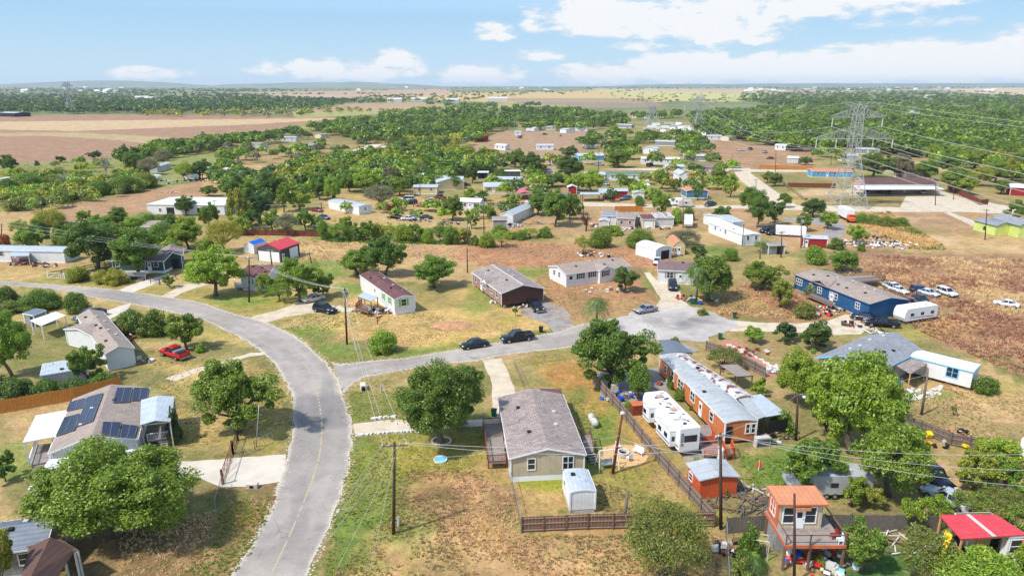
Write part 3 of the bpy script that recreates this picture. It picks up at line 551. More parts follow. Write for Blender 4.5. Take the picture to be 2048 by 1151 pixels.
def proto(kind, i, cls):
    k = (kind, i, cls)
    if k in PRO: return PRO[k]
    sd = hash((len(kind), kind[0], i, cls)) % 9999 if False else (ord(kind[0])*31+i*7+{'X':4,'L':1,'M':2,'S':3}[cls])
    R, Hc, nc, nl, leaf = {'X': (8.0, 11., 170, 105000, .185), 'L': (5.5, 8.0, 90, 38000, .185), 'M': (3.2, 4.7, 50, 12000, .17), 'S': (1.8, 2.5, 24, 4200, .165)}[cls]
    base = {'X': 2.2, 'L': 1.5, 'M': .85, 'S': .5}[cls]; r0 = {'X': .5, 'L': .34, 'M': .2, 'S': .09}[cls]; multi = False
    if kind == 'tall': Hc *= 1.25
    if kind == 'bush': base = 0; Hc *= .95; multi = True; nl = int(nl*.9)
    if kind == 'thin': nl = int(nl*.42); nc = int(nc*1.2); leaf *= .8
    me, C = crown_mesh('crown', kind, R, Hc, nc, nl, leaf, sd, base); tm = trunk_mesh('trunk', C, base, r0, Hc, sd, multi=multi)
    PRO[k] = (me, tm, R, base+Hc); return PRO[k]
TREES = []   # (base px, base py, width px, top py, kind, colour, type word, given label)
COLS = {'g': (.17,.27,.03), 'd': (.10,.17,.03), 'b': (.25,.37,.036), 'y': (.31,.33,.04), 'o': (.20,.245,.05), 'v': (.05,.11,.03), 'k': (.23,.22,.13), 'm': (.135,.225,.03), 'r': (.38,.16,.05), 'l': (.27,.36,.05)}
CW = {'g': 'green', 'd': 'dark green', 'b': 'bright green', 'y': 'yellow-green', 'o': 'olive', 'v': 'very dark green', 'k': 'greyish', 'm': 'deep green', 'r': 'rusty orange', 'l': 'lime green'}
KW = {'round': 'spreading', 'tall': 'upright', 'bush': 'bushy', 'thin': 'thin-leaved'}
LAND = []   # landmarks (px, py, phrase)
def landmark(px, py, ph): LAND.append((px, py, ph))
ORD = 'second third fourth fifth sixth seventh eighth ninth tenth eleventh twelfth thirteenth fourteenth fifteenth sixteenth seventeenth eighteenth nineteenth twentieth'.split()
def palm(px, py, top, label, w=50):
    P = G(px, py); Hh = hgt(P, top); e = empty('palm_tree', P, 0, label, 'palm tree'); r = random.Random(int(px)); mb = MB()
    mb.tube([(0,0,0),(.05,0,Hh*.5),(.1,.05,Hh-.6)], [.22,.17,.16], 8); mb.build('trunk', 'bark', e, smooth=True)
    me = MB(); R = w/ppm(py)*.55
    for i in range(34):
        t = i*2.399; up = .9-1.5*(i/34); pts = []; L = R*(.8+.3*r.random())
        d = V(cos(t), sin(t), 0); prev = None
        for s in range(7):
            f = s/6; pts.append(V(.1,.05,Hh-.5)+d*L*f*(cos(up)*.9+.1)+V(0,0,L*(sin(up)*f-.75*f*f)))
        nrm = V(-d.y, d.x, 0)
        for s in range(6):
            a, b = pts[s], pts[s+1]; w_ = .62*(1-abs(f*0+s/6-.45)*1.2)
            for q in range(3):
                for sd in (-1, 1):
                    m = a.lerp(b, q/3); me.poly([m, m+(b-a)*.3+nrm*sd*w_-V(0,0,.18), m+(b-a)*.36+nrm*sd*w_*.9-V(0,0,.2), m+(b-a)*.12])
    o = me.build('crown', 'leaf', e); o.color = (.11,.19,.04,1)
    return e
def solveh(Ht, R, t):
    "tree height whose crown silhouette, seen from above, tops out where the photo shows it"
    lo, hi = .3, max(1.0, Ht)
    for _ in range(30):
        m = (lo+hi)/2
        if .55*m+sqrt((.45*m)**2+(R*t*.8)**2) < Ht: lo = m
        else: hi = m
    return max(m, R*.75, .9)
def place_trees():
    rows = []
    for k, (bx, by, w, ty, kind, c, word, lab) in enumerate(TREES):
        P = G(bx, by); zc = P.y*CP+H*SP; Wm = w/F*zc; Hh = solveh(hgt(P, ty), Wm/2, (H-3)/P.y); rows.append([w*max(4, by-ty), k, P, Hh, Wm])
    rows.sort(key=lambda r: -r[0]); used = {}; seen = set()
    for area, k, P, Hh, Wm in rows[:298]:
        bx, by, w, ty, kind, c, word, lab = TREES[k]; r = random.Random(k*13+5)
        cls = 'X' if Wm > 12.5 and by > 680 else 'L' if Wm > 7.5 else ('M' if Wm > 3.9 else 'S'); i = r.randrange(2 if cls == 'X' else 3)
        me, tm, R0, H0 = proto(kind, i, cls)
        sxy = Wm/2/(R0*1.0); sz = Hh/H0; bush = kind == 'bush' or word in ('shrub', 'bush', 'hedge shrub')
        nm = 'bush' if bush else 'tree'; cc = COLS[c]; f = r.uniform(.86, 1.14); col = (cc[0]*f*r.uniform(.9,1.1), cc[1]*f, cc[2]*f, 1)
        if not lab:
            ls = sorted(LAND, key=lambda L: (L[0]-bx)**2+((L[1]-by)*2.2)**2); A = ls[0]; B = ls[1]
            dx, dy = bx-A[0], (by-A[1])*2.2
            rel = 'behind' if dy < -abs(dx) else ('in front of' if dy > abs(dx) else 'beside')
            size = 'large' if Wm > 9 else ('medium' if Wm > 5 else 'small')
            kw = '' if bush else (KW[kind]+' '); lab = f"{size} {CW[c]} {kw}{nm} {rel} {A[2]}"
            if lab in seen:
                lab2 = f"{lab}, toward {B[2]}"
                if len(lab2.split()) <= 15: lab = lab2
            n_ = 0; l0 = lab if len(lab.split()) < 16 else lab.replace(kw, '', 1)
            while lab in seen: lab = ORD[n_]+' '+l0; n_ += 1
        seen.add(lab)
        E = empty(nm, P, 0, lab, nm, 'trees and bushes of the settlement'); E.rotation_euler = (0, 0, r.random()*6.28)
        E.scale = (sxy*r.uniform(.93,1.07), sxy*r.uniform(.93,1.07), sz)
        o = ob('crown', me, E); o.color = col
        if area > 260 or not bush: ob('trunk' if not bush else 'stem', tm, E)
    rest = rows[298:]
    return rest
def tree_mass(name, items, label, cat, dens=46, kind='stuff'):
    "items: (P, H, W, colour)  -> one mesh"
    if not items: return
    Ps = []; Ns = []; Ss = []; Cs = []; g = rng
    for P, Hh, W, c in items:
        n = int(dens*(1.0 if W < 9 else 1.3)); d = g.normal(size=(n, 3)); d[:, 2] = np.abs(d[:, 2])*.95-.2; d /= np.linalg.norm(d, axis=1, keepdims=True)
        lob = 1+.22*np.sin(d[:, 0]*5+W*3)+.18*np.sin(d[:, 1]*6+Hh*5); r = (.62+.38*g.random((n, 1))**.5)*lob[:, None]
        p = np.array([P[0], P[1], P[2]+Hh*.52])+d*r*np.array([W*.5, W*.5, Hh*.44]); Ps.append(p); Ns.append(d*.7+g.normal(size=(n, 3))*.45+np.array([0,0,.2])); Ss.append(np.full(n, W*(.21 if dens < 60 else .125))); Cs.append(np.repeat(np.array([c]), n, 0)*(.8+.4*g.random((n, 1))))
    P = np.concatenate(Ps); N = np.concatenate(Ns); N /= np.linalg.norm(N, axis=1, keepdims=True); S_ = np.concatenate(Ss); C = np.concatenate(Cs)
    co, q = quads(P, N, S_, 1.25); me = bpy.data.meshes.new(name); fast(me, co, q)
    a = me.color_attributes.new('col', 'FLOAT_COLOR', 'POINT'); dd = np.ones((len(co), 4), np.float32); dd[:, :3] = np.repeat(C, 4, 0); a.data.foreach_set('color', dd.ravel())
    me.materials.append(M('leaf_attr')); return tag(ob(name, me), label, cat, kind='stuff')
# ------------------------------------------------------------ houses
def house(nm, lab, cat, C, z, rise=.8, axis='y', wall='white_siding', roof='shingle_grey', trim='white', skirt=.6, skm='white', over=.25, wins=(), doors=(), vents=0, base=False, shape='gable', depth=None, group=None, ph=None, fascia=True, shutters=None, W_=None, piers=False, openf=False):
    zz = 0 if base else z
    P0 = G(*C[0], zz); P1 = G(*C[1], zz); u = (P1-P0); u.z = 0; L = u.length; u.normalize(); n = V(-u.y, u.x, 0)
    W = depth if depth else n.dot(G(*C[2], zz)-P0)
    if base: P0 = P0-u*over-n*over; L += 2*over; W += 2*over
    E = empty(nm, V(P0.x, P0.y, 0), atan2(u.y, u.x), lab, cat, group)
    if ph: landmark((C[0][0]+C[1][0])/2, max(C[0][1], C[1][1]), ph)
    A, B = (L, W) if axis == 'x' else (W, L)      # A along ridge, B across
    def mp(a, b, zc): return V(a, b, zc) if axis == 'x' else V(b, a, zc)
    if shape == 'gable': prof = [(0, z), (B/2, z+rise), (B, z)]
    elif shape == 'arch': prof = [(B*i/10, z+rise*sin(pi*i/10)**.75) for i in range(11)]
    elif shape == 'gambrel': prof = [(0, z), (B*.2, z+rise*.62), (B*.5, z+rise), (B*.8, z+rise*.62), (B, z)]
    elif shape == 'shed': prof = [(0, z), (B, z+rise)]
    elif shape == 'shedr': prof = [(0, z+rise), (B, z)]
    else: prof = [(0, z+.06), (B, z+.06)]
    def pz(b):
        for (b0, z0), (b1, z1) in zip(prof, prof[1:]):
            if b0-1e-6 <= b <= b1+1e-6: return z0+(z1-z0)*(b-b0)/(b1-b0)
        return z
    rb = MB(); th = .1
    if shape == 'hip':
        hx = min(L, W)/2; p = [V(0,0,z), V(L,0,z), V(L,W,z), V(0,W,z)]
        if L >= W: r1, r2 = V(hx, W/2, z+rise), V(L-hx, W/2, z+rise); F4 = [(0,1,5,4),(1,2,5),(2,3,4,5),(3,0,4)]
        else: r1, r2 = V(L/2, hx, z+rise), V(L/2, W-hx, z+rise); F4 = [(0,1,4),(1,2,5,4),(2,3,5),(3,0,4,5)]
        pp = p+[r1, r2]; k = len(rb.v); rb.v += [tuple(q) for q in pp]; rb.f += [tuple(k+i for i in f) for f in F4]; rb.f.append((k+3,k+2,k+1,k))
        pz = lambda b: z-.02
    else:
        m = len(prof); 
        for a in (0, A):
            for (b, zc) in prof: rb.v.append(tuple(mp(a, b, zc)))
            for (b, zc) in prof: rb.v.append(tuple(mp(a, b, zc-th)))
        for i in range(m-1):
            rb.f.append((i, i+1, 2*m+i+1, 2*m+i)); rb.f.append((m+i, 3*m+i, 3*m+i+1, m+i+1)); rb.f.append((i, m+i, m+i+1, i+1)); rb.f.append((2*m+i, 2*m+i+1, 3*m+i+1, 3*m+i))
        rb.f.append((0, 2*m, 3*m, m)); rb.f.append((m-1, 2*m-1, 4*m-1, 3*m-1))
    RO = rb.build('roof', roof, E)
    # walls
    wb = MB(); o = over; sk = skirt
    if shape == 'hip': wb.box(o, o, sk, L-o, W-o, z-.05)
    else:
        bs = [o]+[b for b, _ in prof[1:-1]]+[B-o]; pg = [(b, pz(b)-th-.01) for b in bs]+[(B-o, sk), (o, sk)]
        wb.prism(pg, o, A-o, 'x' if axis == 'x' else 'y')
    wb.build('wall', wall, E)
    if sk > .05:
        if piers:
            for i in range(int(A/2.4)+1):
                for b in (.9, B-.9):
                    c = mp(min(A-.6, .6+i*2.4), b, sk/2); MB().cbox(c, .4, .4, sk).build('pier', 'concrete', E)
        else: MB().box(o+.04, o+.04, 0, L-o-.04, W-o-.04, sk).build('skirting', skm, E)
    if fascia and shape != 'hip':
        fb = MB()
        for a in (-.02, A+.02):
            for (b0, z0), (b1, z1) in zip(prof, prof[1:]): fb.beam(mp(a, b0, z0-.09), mp(a, b1, z1-.09), .05, .17)
        for b, zc in (prof[0], prof[-1]):
            bb = b-.03 if b < B/2 else b+.03; fb.beam(mp(0, bb, zc-.09), mp(A, bb, zc-.09), .05, .16)
        if trim not in (None,):
            fb.build('fascia', trim, E)
            if trim == 'white' and wall not in ('white', 'lime'):
                for x, y in ((o, o), (L-o, o), (L-o, W-o), (o, W-o)): MB().box(x-.08, y-.08, sk, x+.08, y+.08, z-.12 if shape != 'flat' else z-.1).build('corner_trim', 'white', E)
    sides = {'S': (V(o, o, 0), V(1,0,0), V(0,-1,0), L-2*o), 'E': (V(L-o, o, 0), V(0,1,0), V(1,0,0), W-2*o), 'N': (V(L-o, W-o, 0), V(-1,0,0), V(0,1,0), L-2*o), 'W': (V(o, W-o, 0), V(0,-1,0), V(-1,0,0), W-2*o)}
    def rect(side, uf, w, h, z0):
        O, d, nn, Ln = sides[side]; c = O+d*(Ln*uf); return c, d, nn
    for wn in wins:
        side, uf, w, h = wn[:4]; z0 = wn[4] if len(wn) > 4 and wn[4] else sk+.95; cols = wn[5] if len(wn) > 5 else 1; shc = wn[6] if len(wn) > 6 else shutters
        c, d, nn = rect(side, uf, w, h, z0); f = MB(); t = .09
        def bar(a0, a1, b0, b1, dep=.09):
            p = c+d*(a0+a1)/2+V(0,0,(b0+b1)/2)+nn*dep/2; f.cbox(p, a1-a0, dep, b1-b0, atan2(d.y, d.x))
        bar(-w/2-t, -w/2, z0-t, z0+h+t); bar(w/2, w/2+t, z0-t, z0+h+t); bar(-w/2, w/2, z0-t, z0); bar(-w/2, w/2, z0+h, z0+h+t); bar(-w/2, w/2, z0+h/2-.025, z0+h/2+.025, .06)
        for k in range(1, cols): bar(-w/2+w*k/cols-.04, -w/2+w*k/cols+.04, z0, z0+h, .075)
        FR = f.build('window', trim if trim in ('light_blue', 'teal') else 'white', E); g = MB(); g.cbox(c+V(0,0,z0+h/2)+nn*.015, w, .03, h, atan2(d.y, d.x)); g.build('pane', 'glass', FR)
        if shc:
            for s in (-1, 1): sb = MB(); sb.cbox(c+d*s*(w/2+t+.2)+V(0,0,z0+h/2)+nn*.03, .36, .05, h+.14, atan2(d.y, d.x)); sb.build('shutter', shc, E)
    for dn in doors:  # black ones are no doors: panels painting the shade of an open bay
        side, uf, w, h = dn[:4]; z0 = dn[4] if len(dn) > 4 else sk; mt = dn[5] if len(dn) > 5 else 'white'
        c, d, nn = rect(side, uf, w, h, z0); db = MB(); db.cbox(c+V(0,0,z0+h/2)+nn*.04, w, .07, h, atan2(d.y, d.x))
        if w > 1.6:
            for k in range(1, 5): db.cbox(c+V(0,0,z0+h*k/5)+nn*.085, w-.1, .02, .05, atan2(d.y, d.x))
        D = db.build('door', mt, E); MB().cbox(c+d*(w*.38)+V(0,0,z0+min(1.0, h/2))+nn*.11, .06, .06, .14 if w < 1.6 else .05, atan2(d.y, d.x)).build('handle', 'galv', D)
        if w < 1.6 and mt == 'white': MB().cbox(c+V(0,0,z0+h*.7)+nn*.085, w*.5, .02, h*.28, atan2(d.y, d.x)).build('pane', 'glass', D)
    r = random.Random(int(L*100))
    for i in range(vents):
        a = A*(.12+.76*(i+.5*r.random()+.2)/max(1, vents)); b = B*(r.uniform(.2, .44) if i % 2 else r.uniform(.56, .8)); p = mp(a, b, pz(b))
        if i % 3 == 0: MB().lathe([(.05,-.1),(.05,.35),(.07,.36)], p, 8).build('vent_pipe', 'pale', E)
        else: MB().cbox(p+V(0,0,.08), .42, .42, .2).build('roof_vent', 'dark' if i % 2 else 'pale', E)
    E['_dim'] = (L, W, z); del E['_dim']
    return E, L, W, mp, pz, A, B
def roof_patch(hs, pts, mat, name, side, lift=.1, th=.05):
    "a flat panel on the roof slope, from where its corners are seen on the slope plane"
    E, L, W, mp, pz, A, B = hs; Mx = E.matrix_world if False else Matrix.Translation(E.location) @ Matrix.Rotation(E.rotation_euler.z, 4, 'Z'); inv = Mx.inverted()
    b0, b1 = (B*.02, B*.48) if side == 0 else (B*.52, B*.98)
    p0 = Mx@mp(0, b0, pz(b0)); p1 = Mx@mp(A, b0, pz(b0)); p2 = Mx@mp(0, b1, pz(b1)); n = (p1-p0).cross(p2-p0).normalized(); n = n if n.z > 0 else -n
    out = []
    for q in pts:
        uu = (q[0]-CX)/F; v = (q[1]-CY)/F; d = V(uu, CP-v*SP, -SP-v*CP); o = V(0,0,H); t = (p0-o).dot(n)/d.dot(n); out.append(inv@(o+d*t+n*lift))
    nl = (inv.to_3x3()@n)*th; mb = MB(); k = len(out); mb.v = [tuple(p) for p in out]+[tuple(p+nl) for p in out]
    mb.f = [tuple(range(k))[::-1], tuple(range(k, 2*k))]+[(i, (i+1) % k, k+(i+1) % k, k+i) for i in range(k)]
    return mb.build(name, mat, E), out, nl
def canopy(nm, lab, cat, P4, z, roof, posts=True, rise=0, pm='white', th=.08, ph=None, tilt=0, group=None):
    "open roof on posts; P4 roof corners as seen, CCW"
    w = [G(*q, z) for q in P4]; c = sum(w, V(0,0,0))/4; E = empty(nm, V(c.x, c.y, 0), 0, lab, cat, group); u = (w[1]-w[0]).normalized(); E.rotation_euler.z = atan2(u.y, u.x)
    R = Matrix.Rotation(-E.rotation_euler.z, 3, 'Z'); l = [R@(p-V(c.x, c.y, 0)) for p in w]; l[2].z += tilt; l[3].z += tilt
    mb = MB()
    if rise:
        m1 = (l[0]+l[1])/2+V(0,0,rise); m2 = (l[2]+l[3])/2+V(0,0,rise); t = V(0,0,th)
        for a in ((l[0], m1, m2, l[3]), (m1, l[1], l[2], m2)):
            k = len(mb.v); mb.v += [tuple(p) for p in a]+[tuple(p-t) for p in a]; mb.f += [(k,k+1,k+2,k+3),(k+7,k+6,k+5,k+4)]+[(k+i,k+4+i,k+4+(i+1)%4,k+(i+1)%4) for i in range(4)]
    else:
        t = V(0,0,th); mb.v = [tuple(p) for p in l]+[tuple(p-t) for p in l]; mb.f = [(0,1,2,3),(7,6,5,4)]+[(i,4+i,4+(i+1)%4,(i+1)%4) for i in range(4)]
    mb.build('roof', roof, E)
    if posts:
        for i, p in enumerate(l):
            q = p*.94; MB().box(q.x-.07, q.y-.07, 0, q.x+.07, q.y+.07, p.z-.06+(.0 if not rise else 0)).build('post', pm, E)
        for a, b in ((0,1),(3,2)): MB().beam(l[a]*.94+V(0,0,.06*l[a].z-.16), l[b]*.94+V(0,0,.06*l[b].z-.16), .08, .14).build('beam', pm, E)
    if ph: landmark(sum(q[0] for q in P4)/4, sum(q[1] for q in P4)/4+12, ph)
    return E, l
def deck(nm, lab, P4, z, mat='deck_grey', rail='wood_red', sides=(0,1,2,3), ground=True, steps=None, cat='deck', rh=.95, rz=True):
    w = [G(*q, z) for q in P4]; c = sum(w, V(0,0,0))/4; u = (w[1]-w[0]).normalized(); E = empty(nm, V(c.x, c.y, 0), atan2(u.y, u.x), lab, cat)
    R = Matrix.Rotation(-E.rotation_euler.z, 3, 'Z'); l = [R@(p-V(c.x, c.y, 0)) for p in w]
    MB().slab([(p.x, p.y) for p in l], z-.14, z).build('deck_board', mat, E)
    for p in l: q = p*.93; MB().box(q.x-.07, q.y-.07, 0, q.x+.07, q.y+.07, z-.14).build('post', rail, E)
    for s in sides:
        a, b = l[s], l[(s+1) % 4]; mb = MB(); n = max(2, int((b-a).length/.16)); up = V(0,0,rh)
        mb.beam(a+up, b+up, .1, .06); mb.beam(a+V(0,0,.12), b+V(0,0,.12), .05, .06)
        for i in range(n+1):
            p = a.lerp(b, i/n); wd = .09 if i in (0, n) else .035; mb.box(p.x-wd/2, p.y-wd/2, z, p.x+wd/2, p.y+wd/2, z+rh)
        mb.build('railing', rail, E)
    if steps:
        s, f, wd = steps; a, b = l[s], l[(s+1) % 4]; m = a.lerp(b, f); d = (b-a).normalized(); nn = V(d.y, -d.x, 0); k = max(2, int(z/.2))
        for i in range(k):
            zt = z*(1-(i+1)/(k+1)); MB().cbox(m+nn*(.14+.28*i)+V(0,0,zt-.03-z), wd, .28, .06, atan2(d.y, d.x)).build('step', mat, E)
    return E, l
# ------------------------------------------------------------ fences
def fence(nm, lab, pts, h, kind='picket', mat='fence_brown', post='fence_brown', rail='fence_rail', sp=2.4, inner=-1, maxp=70):
    w = [G(*q) for q in pts]; O = w[0].copy(); E = empty(nm, O, 0, lab, 'fence'); np_ = 0
    pan = MB(); rl = MB(); P_ = []
    for a, b in zip(w, w[1:]):
        a = a-O; b = b-O; Ln = (b-a).length; d = (b-a).normalized(); nn = V(-d.y, d.x, 0)*inner; k = max(1, round(Ln/sp))
        for i in range(k+1): P_.append(a.lerp(b, i/k)+nn*(.06 if kind != 'chain' else 0))
        if kind in ('picket', 'board'):
            m = max(2, int(Ln/.34)); r = random.Random(int(Ln*10))
            for i in range(m):
                p = a.lerp(b, i/m)+d*.01; q = a.lerp(b, (i+1)/m)-d*.015; hh = h*(1+r.uniform(-.025, .02)); pan.v += [tuple(p), tuple(q), tuple(q+V(0,0,hh)), tuple(p+V(0,0,hh))]
                off = V(nn.x, nn.y, 0)*-.025; pan.v += [tuple(p+off), tuple(q+off), tuple(q+off+V(0,0,hh)), tuple(p+off+V(0,0,hh))]; n = len(pan.v)-8
                pan.f += [(n,n+1,n+2,n+3),(n+7,n+6,n+5,n+4),(n+3,n+2,n+6,n+7),(n,n+3,n+7,n+4),(n+1,n+5,n+6,n+2)]
            for z in (.25, h*.55, h*.9): rl.beam(a+nn*.04+V(0,0,z), b+nn*.04+V(0,0,z), .07, .09)
        elif kind == 'chain':
            rl.tube([a+V(0,0,h), b+V(0,0,h)], .03, 5); m = int(Ln/.5)
            for i in range(m):
                p = a.lerp(b, i/m); q = a.lerp(b, (i+1)/m)
                pan.beam(p+V(0,0,.05), q+V(0,0,h), .014); pan.beam(q+V(0,0,.05), p+V(0,0,h), .014)
        elif kind == 'rail':
            for z in (h*.5, h*.93): rl.beam(a+V(0,0,z), b+V(0,0,z), .08, .12)
    if pan.v: pan.build('panel', mat, E)
    if rl.v: rl.build('rail', rail if kind != 'chain' else 'galv', E)
    if len(P_) > maxp: P_ = P_[::2]
    for p in P_:
        if kind == 'chain': MB().tube([p, p+V(0,0,h+.03)], .04, 6).build('post', 'galv', E)
        else: MB().box(p.x-.06, p.y-.06, 0, p.x+.06, p.y+.06, h+(.08 if kind != 'rail' else .05)).build('post', post, E)
    q = pts[len(pts)//2]; return E
# ------------------------------------------------------------ vehicles
def loft(mb, st, taper=.12):
    "st: (x, halfwidth, zlo, zhi) -> closed body with softened shoulders"
    k0 = len(mb.v); m = 10
    for x, w, a, b in st:
        h = b-a; ring = [(-w*.86, a), (-w, a+h*.22), (-w, a+h*.62), (-w*(1-taper*.5), a+h*.9), (-w*(1-taper*1.6), b), (w*(1-taper*1.6), b), (w*(1-taper*.5), a+h*.9), (w, a+h*.62), (w, a+h*.22), (w*.86, a)]
        for y, z in ring: mb.v.append((x, y, z))
    for i in range(len(st)-1):
        for j in range(m):
            A = k0+i*m+j; B = k0+i*m+(j+1) % m; mb.f.append((A, B, B+m, A+m))
    mb.f.append(tuple(k0+j for j in range(m))[::-1]); mb.f.append(tuple(k0+(len(st)-1)*m+j for j in range(m)))
def house_glass(mb, x0, x1, x2, x3, w0, w1, z0, z1):
    n = len(mb.v); mb.v += [(x0,-w0,z0),(x0,w0,z0),(x3,w0,z0),(x3,-w0,z0),(x1,-w1,z1),(x1,w1,z1),(x2,w1,z1),(x2,-w1,z1)]
    for f in ((0,1,5,4),(1,2,6,5),(2,3,7,6),(3,0,4,7),(4,5,6,7),(3,2,1,0)): mb.f.append(tuple(n+i for i in f))
CARP = {}
def car_proto(kind):
    if kind in CARP: return CARP[kind]
    parts = []; b = MB(); gl = MB(); rf = MB(); Lh = {'sedan': 2.35, 'suv': 2.35, 'pickup': 2.9, 'truck': 2.9, 'van': 2.6}[kind]; w = {'sedan': .9, 'suv': .95, 'pickup': 1.0, 'truck': 1.0, 'van': 1.0}[kind]
    tr = .33 if kind == 'sedan' else .39; wx = Lh*.62
    if kind == 'sedan':
        loft(b, [(-Lh,w*.82,.35,.8),(-Lh*.94,w*.95,.25,.92),(-Lh*.6,w,.22,.98),(0,w,.22,.96),(Lh*.45,w,.22,.92),(Lh*.85,w*.95,.25,.8),(Lh,w*.8,.32,.66)]); g = (-Lh*.66,-Lh*.36,Lh*.12,Lh*.42,w*.9,w*.68,.92,1.42)
    elif kind == 'suv':
        loft(b, [(-Lh,w*.86,.42,.95),(-Lh*.95,w*.96,.32,1.05),(-Lh*.4,w,.3,1.08),(Lh*.45,w,.3,1.05),(Lh*.88,w*.95,.32,.98),(Lh,w*.84,.4,.8)]); g = (-Lh*.95,-Lh*.82,Lh*.1,Lh*.4,w*.92,w*.76,1.03,1.68)
    elif kind == 'van':
        loft(b, [(-Lh,w*.9,.42,1.15),(-Lh*.95,w,.35,1.2),(Lh*.5,w,.35,1.15),(Lh*.9,w*.95,.38,.98),(Lh,w*.85,.45,.8)]); g = (-Lh*.97,-Lh*.92,Lh*.35,Lh*.62,w*.95,w*.86,1.12,1.95)
    else:
        loft(b, [(-Lh,w*.93,.5,1.08),(-Lh*.96,w*.98,.42,1.1),(-Lh*.32,w,.4,1.12),(Lh*.42,w,.4,1.1),(Lh*.9,w*.96,.42,1.02),(Lh,w*.88,.5,.85)]); g = (-Lh*.3,-Lh*.23,Lh*.16,Lh*.4,w*.9,w*.74,1.06,1.82)
    x0,x1,x2,x3,w0,w1,z0,z1 = g
    house_glass(gl, *g); rf.prism([(-w1*1.03, z1), (w1*1.03, z1), (w1*.9, z1+.07), (-w1*.9, z1+.07)], x1-.08, x2+.05, 'x')
    for s in (-1, 1):
        for (xa, xb) in ((x0, x1), (x3, x2)): rf.beam((xa, s*w0*1.005, z0), (xb, s*w1*1.02, z1+.02), .08)
        xm = (x1+x2)/2; rf.beam((xm, s*w0*1.01, z0), (xm, s*w1*1.03, z1), .09, .05)
        if kind in ('suv', 'van'): rf.beam((x1+.7, s*w0*1.01, z0), (x1+.7, s*w1*1.03, z1), .1, .05)
    parts.append(('body', b.mesh('body', 'carpaint', True), [])); parts.append(('windows', gl.mesh('windows', 'glass'), [])); parts.append(('cab_roof', rf.mesh('cab_roof', 'carpaint'), []))
    if kind == 'pickup':
        bd = MB(); bd.box(-Lh*.95, -w*.8, .9, -Lh*.34, w*.8, 1.125); parts.append(('bed', bd.mesh('bed', 'black'), []))
        sd = MB(); sd.box(-Lh*.97, -w*.97, 1.05, -Lh*.33, -w*.84, 1.2); sd.box(-Lh*.97, w*.84, 1.05, -Lh*.33, w*.97, 1.2); sd.box(-Lh*.99, -w*.9, .98, -Lh*.94, w*.9, 1.2); parts.append(('bed_side', sd.mesh('bed_side', 'carpaint'), []))
    bp = MB(); bp.box(Lh-.12, -w*.84, .36, Lh+.06, w*.84, .56); parts.append(('bumper', bp.mesh('bumper', 'galv' if kind == 'pickup' else 'black'), []))
    bp = MB(); bp.box(-Lh-.06, -w*.84, .38, -Lh+.12, w*.84, .58); parts.append(('bumper', bp.mesh('bumper', 'galv' if kind == 'pickup' else 'black'), []))
    hz = {'sedan': .6, 'suv': .75, 'pickup': .8, 'van': .7}[kind]
    for s in (-1, 1):
        m = MB(); m.box(Lh-.16, s*w*.62-.17, hz, Lh+.02, s*w*.62+.17, hz+.17); parts.append(('headlight', m.mesh('headlight', 'lamp'), []))
        m = MB(); m.box(-Lh-.02, s*w*.72-.1, hz+.02, -Lh+.14, s*w*.72+.1, hz+.26); parts.append(('tail_light', m.mesh('tail_light', 'lamp_red'), []))
        m = MB(); m.cbox((x3-.1, s*(w0+.12), z0+.1), .14, .2, .13); parts.append(('wing_mirror', m.mesh('wing_mirror', 'carpaint'), []))
        for x in (-wx, wx):
            t = MB(); t.tube([(x, s*(w-.2), tr), (x, s*(w+.015), tr)], tr, 14); r = MB(); r.tube([(x, s*(w-.05), tr), (x, s*(w+.035), tr)], tr*.62, 10)
            parts.append(('wheel', t.mesh('wheel', 'tyre'), [('rim', r.mesh('rim', 'rim'))]))
    CARP[kind] = parts; return parts
def car(kind, nm, lab, c, f, color, cat, group=None, sc=1.0, ph=None, skip=()):
    P = G(*c); D = G(*f)-P; E = empty(nm, V(P.x, P.y, .03), atan2(D.y, D.x), lab, cat, group); E.scale = (sc, sc, sc); cl = (*alb(color, .8), 1)
    for n_, me, sub in car_proto(kind):
        if n_ in skip: continue
        o = ob(n_, me, E); o.color = cl
        for sn, sm in sub: ob(sn, sm, o)
    if ph: landmark(c[0], c[1], ph)
    return E
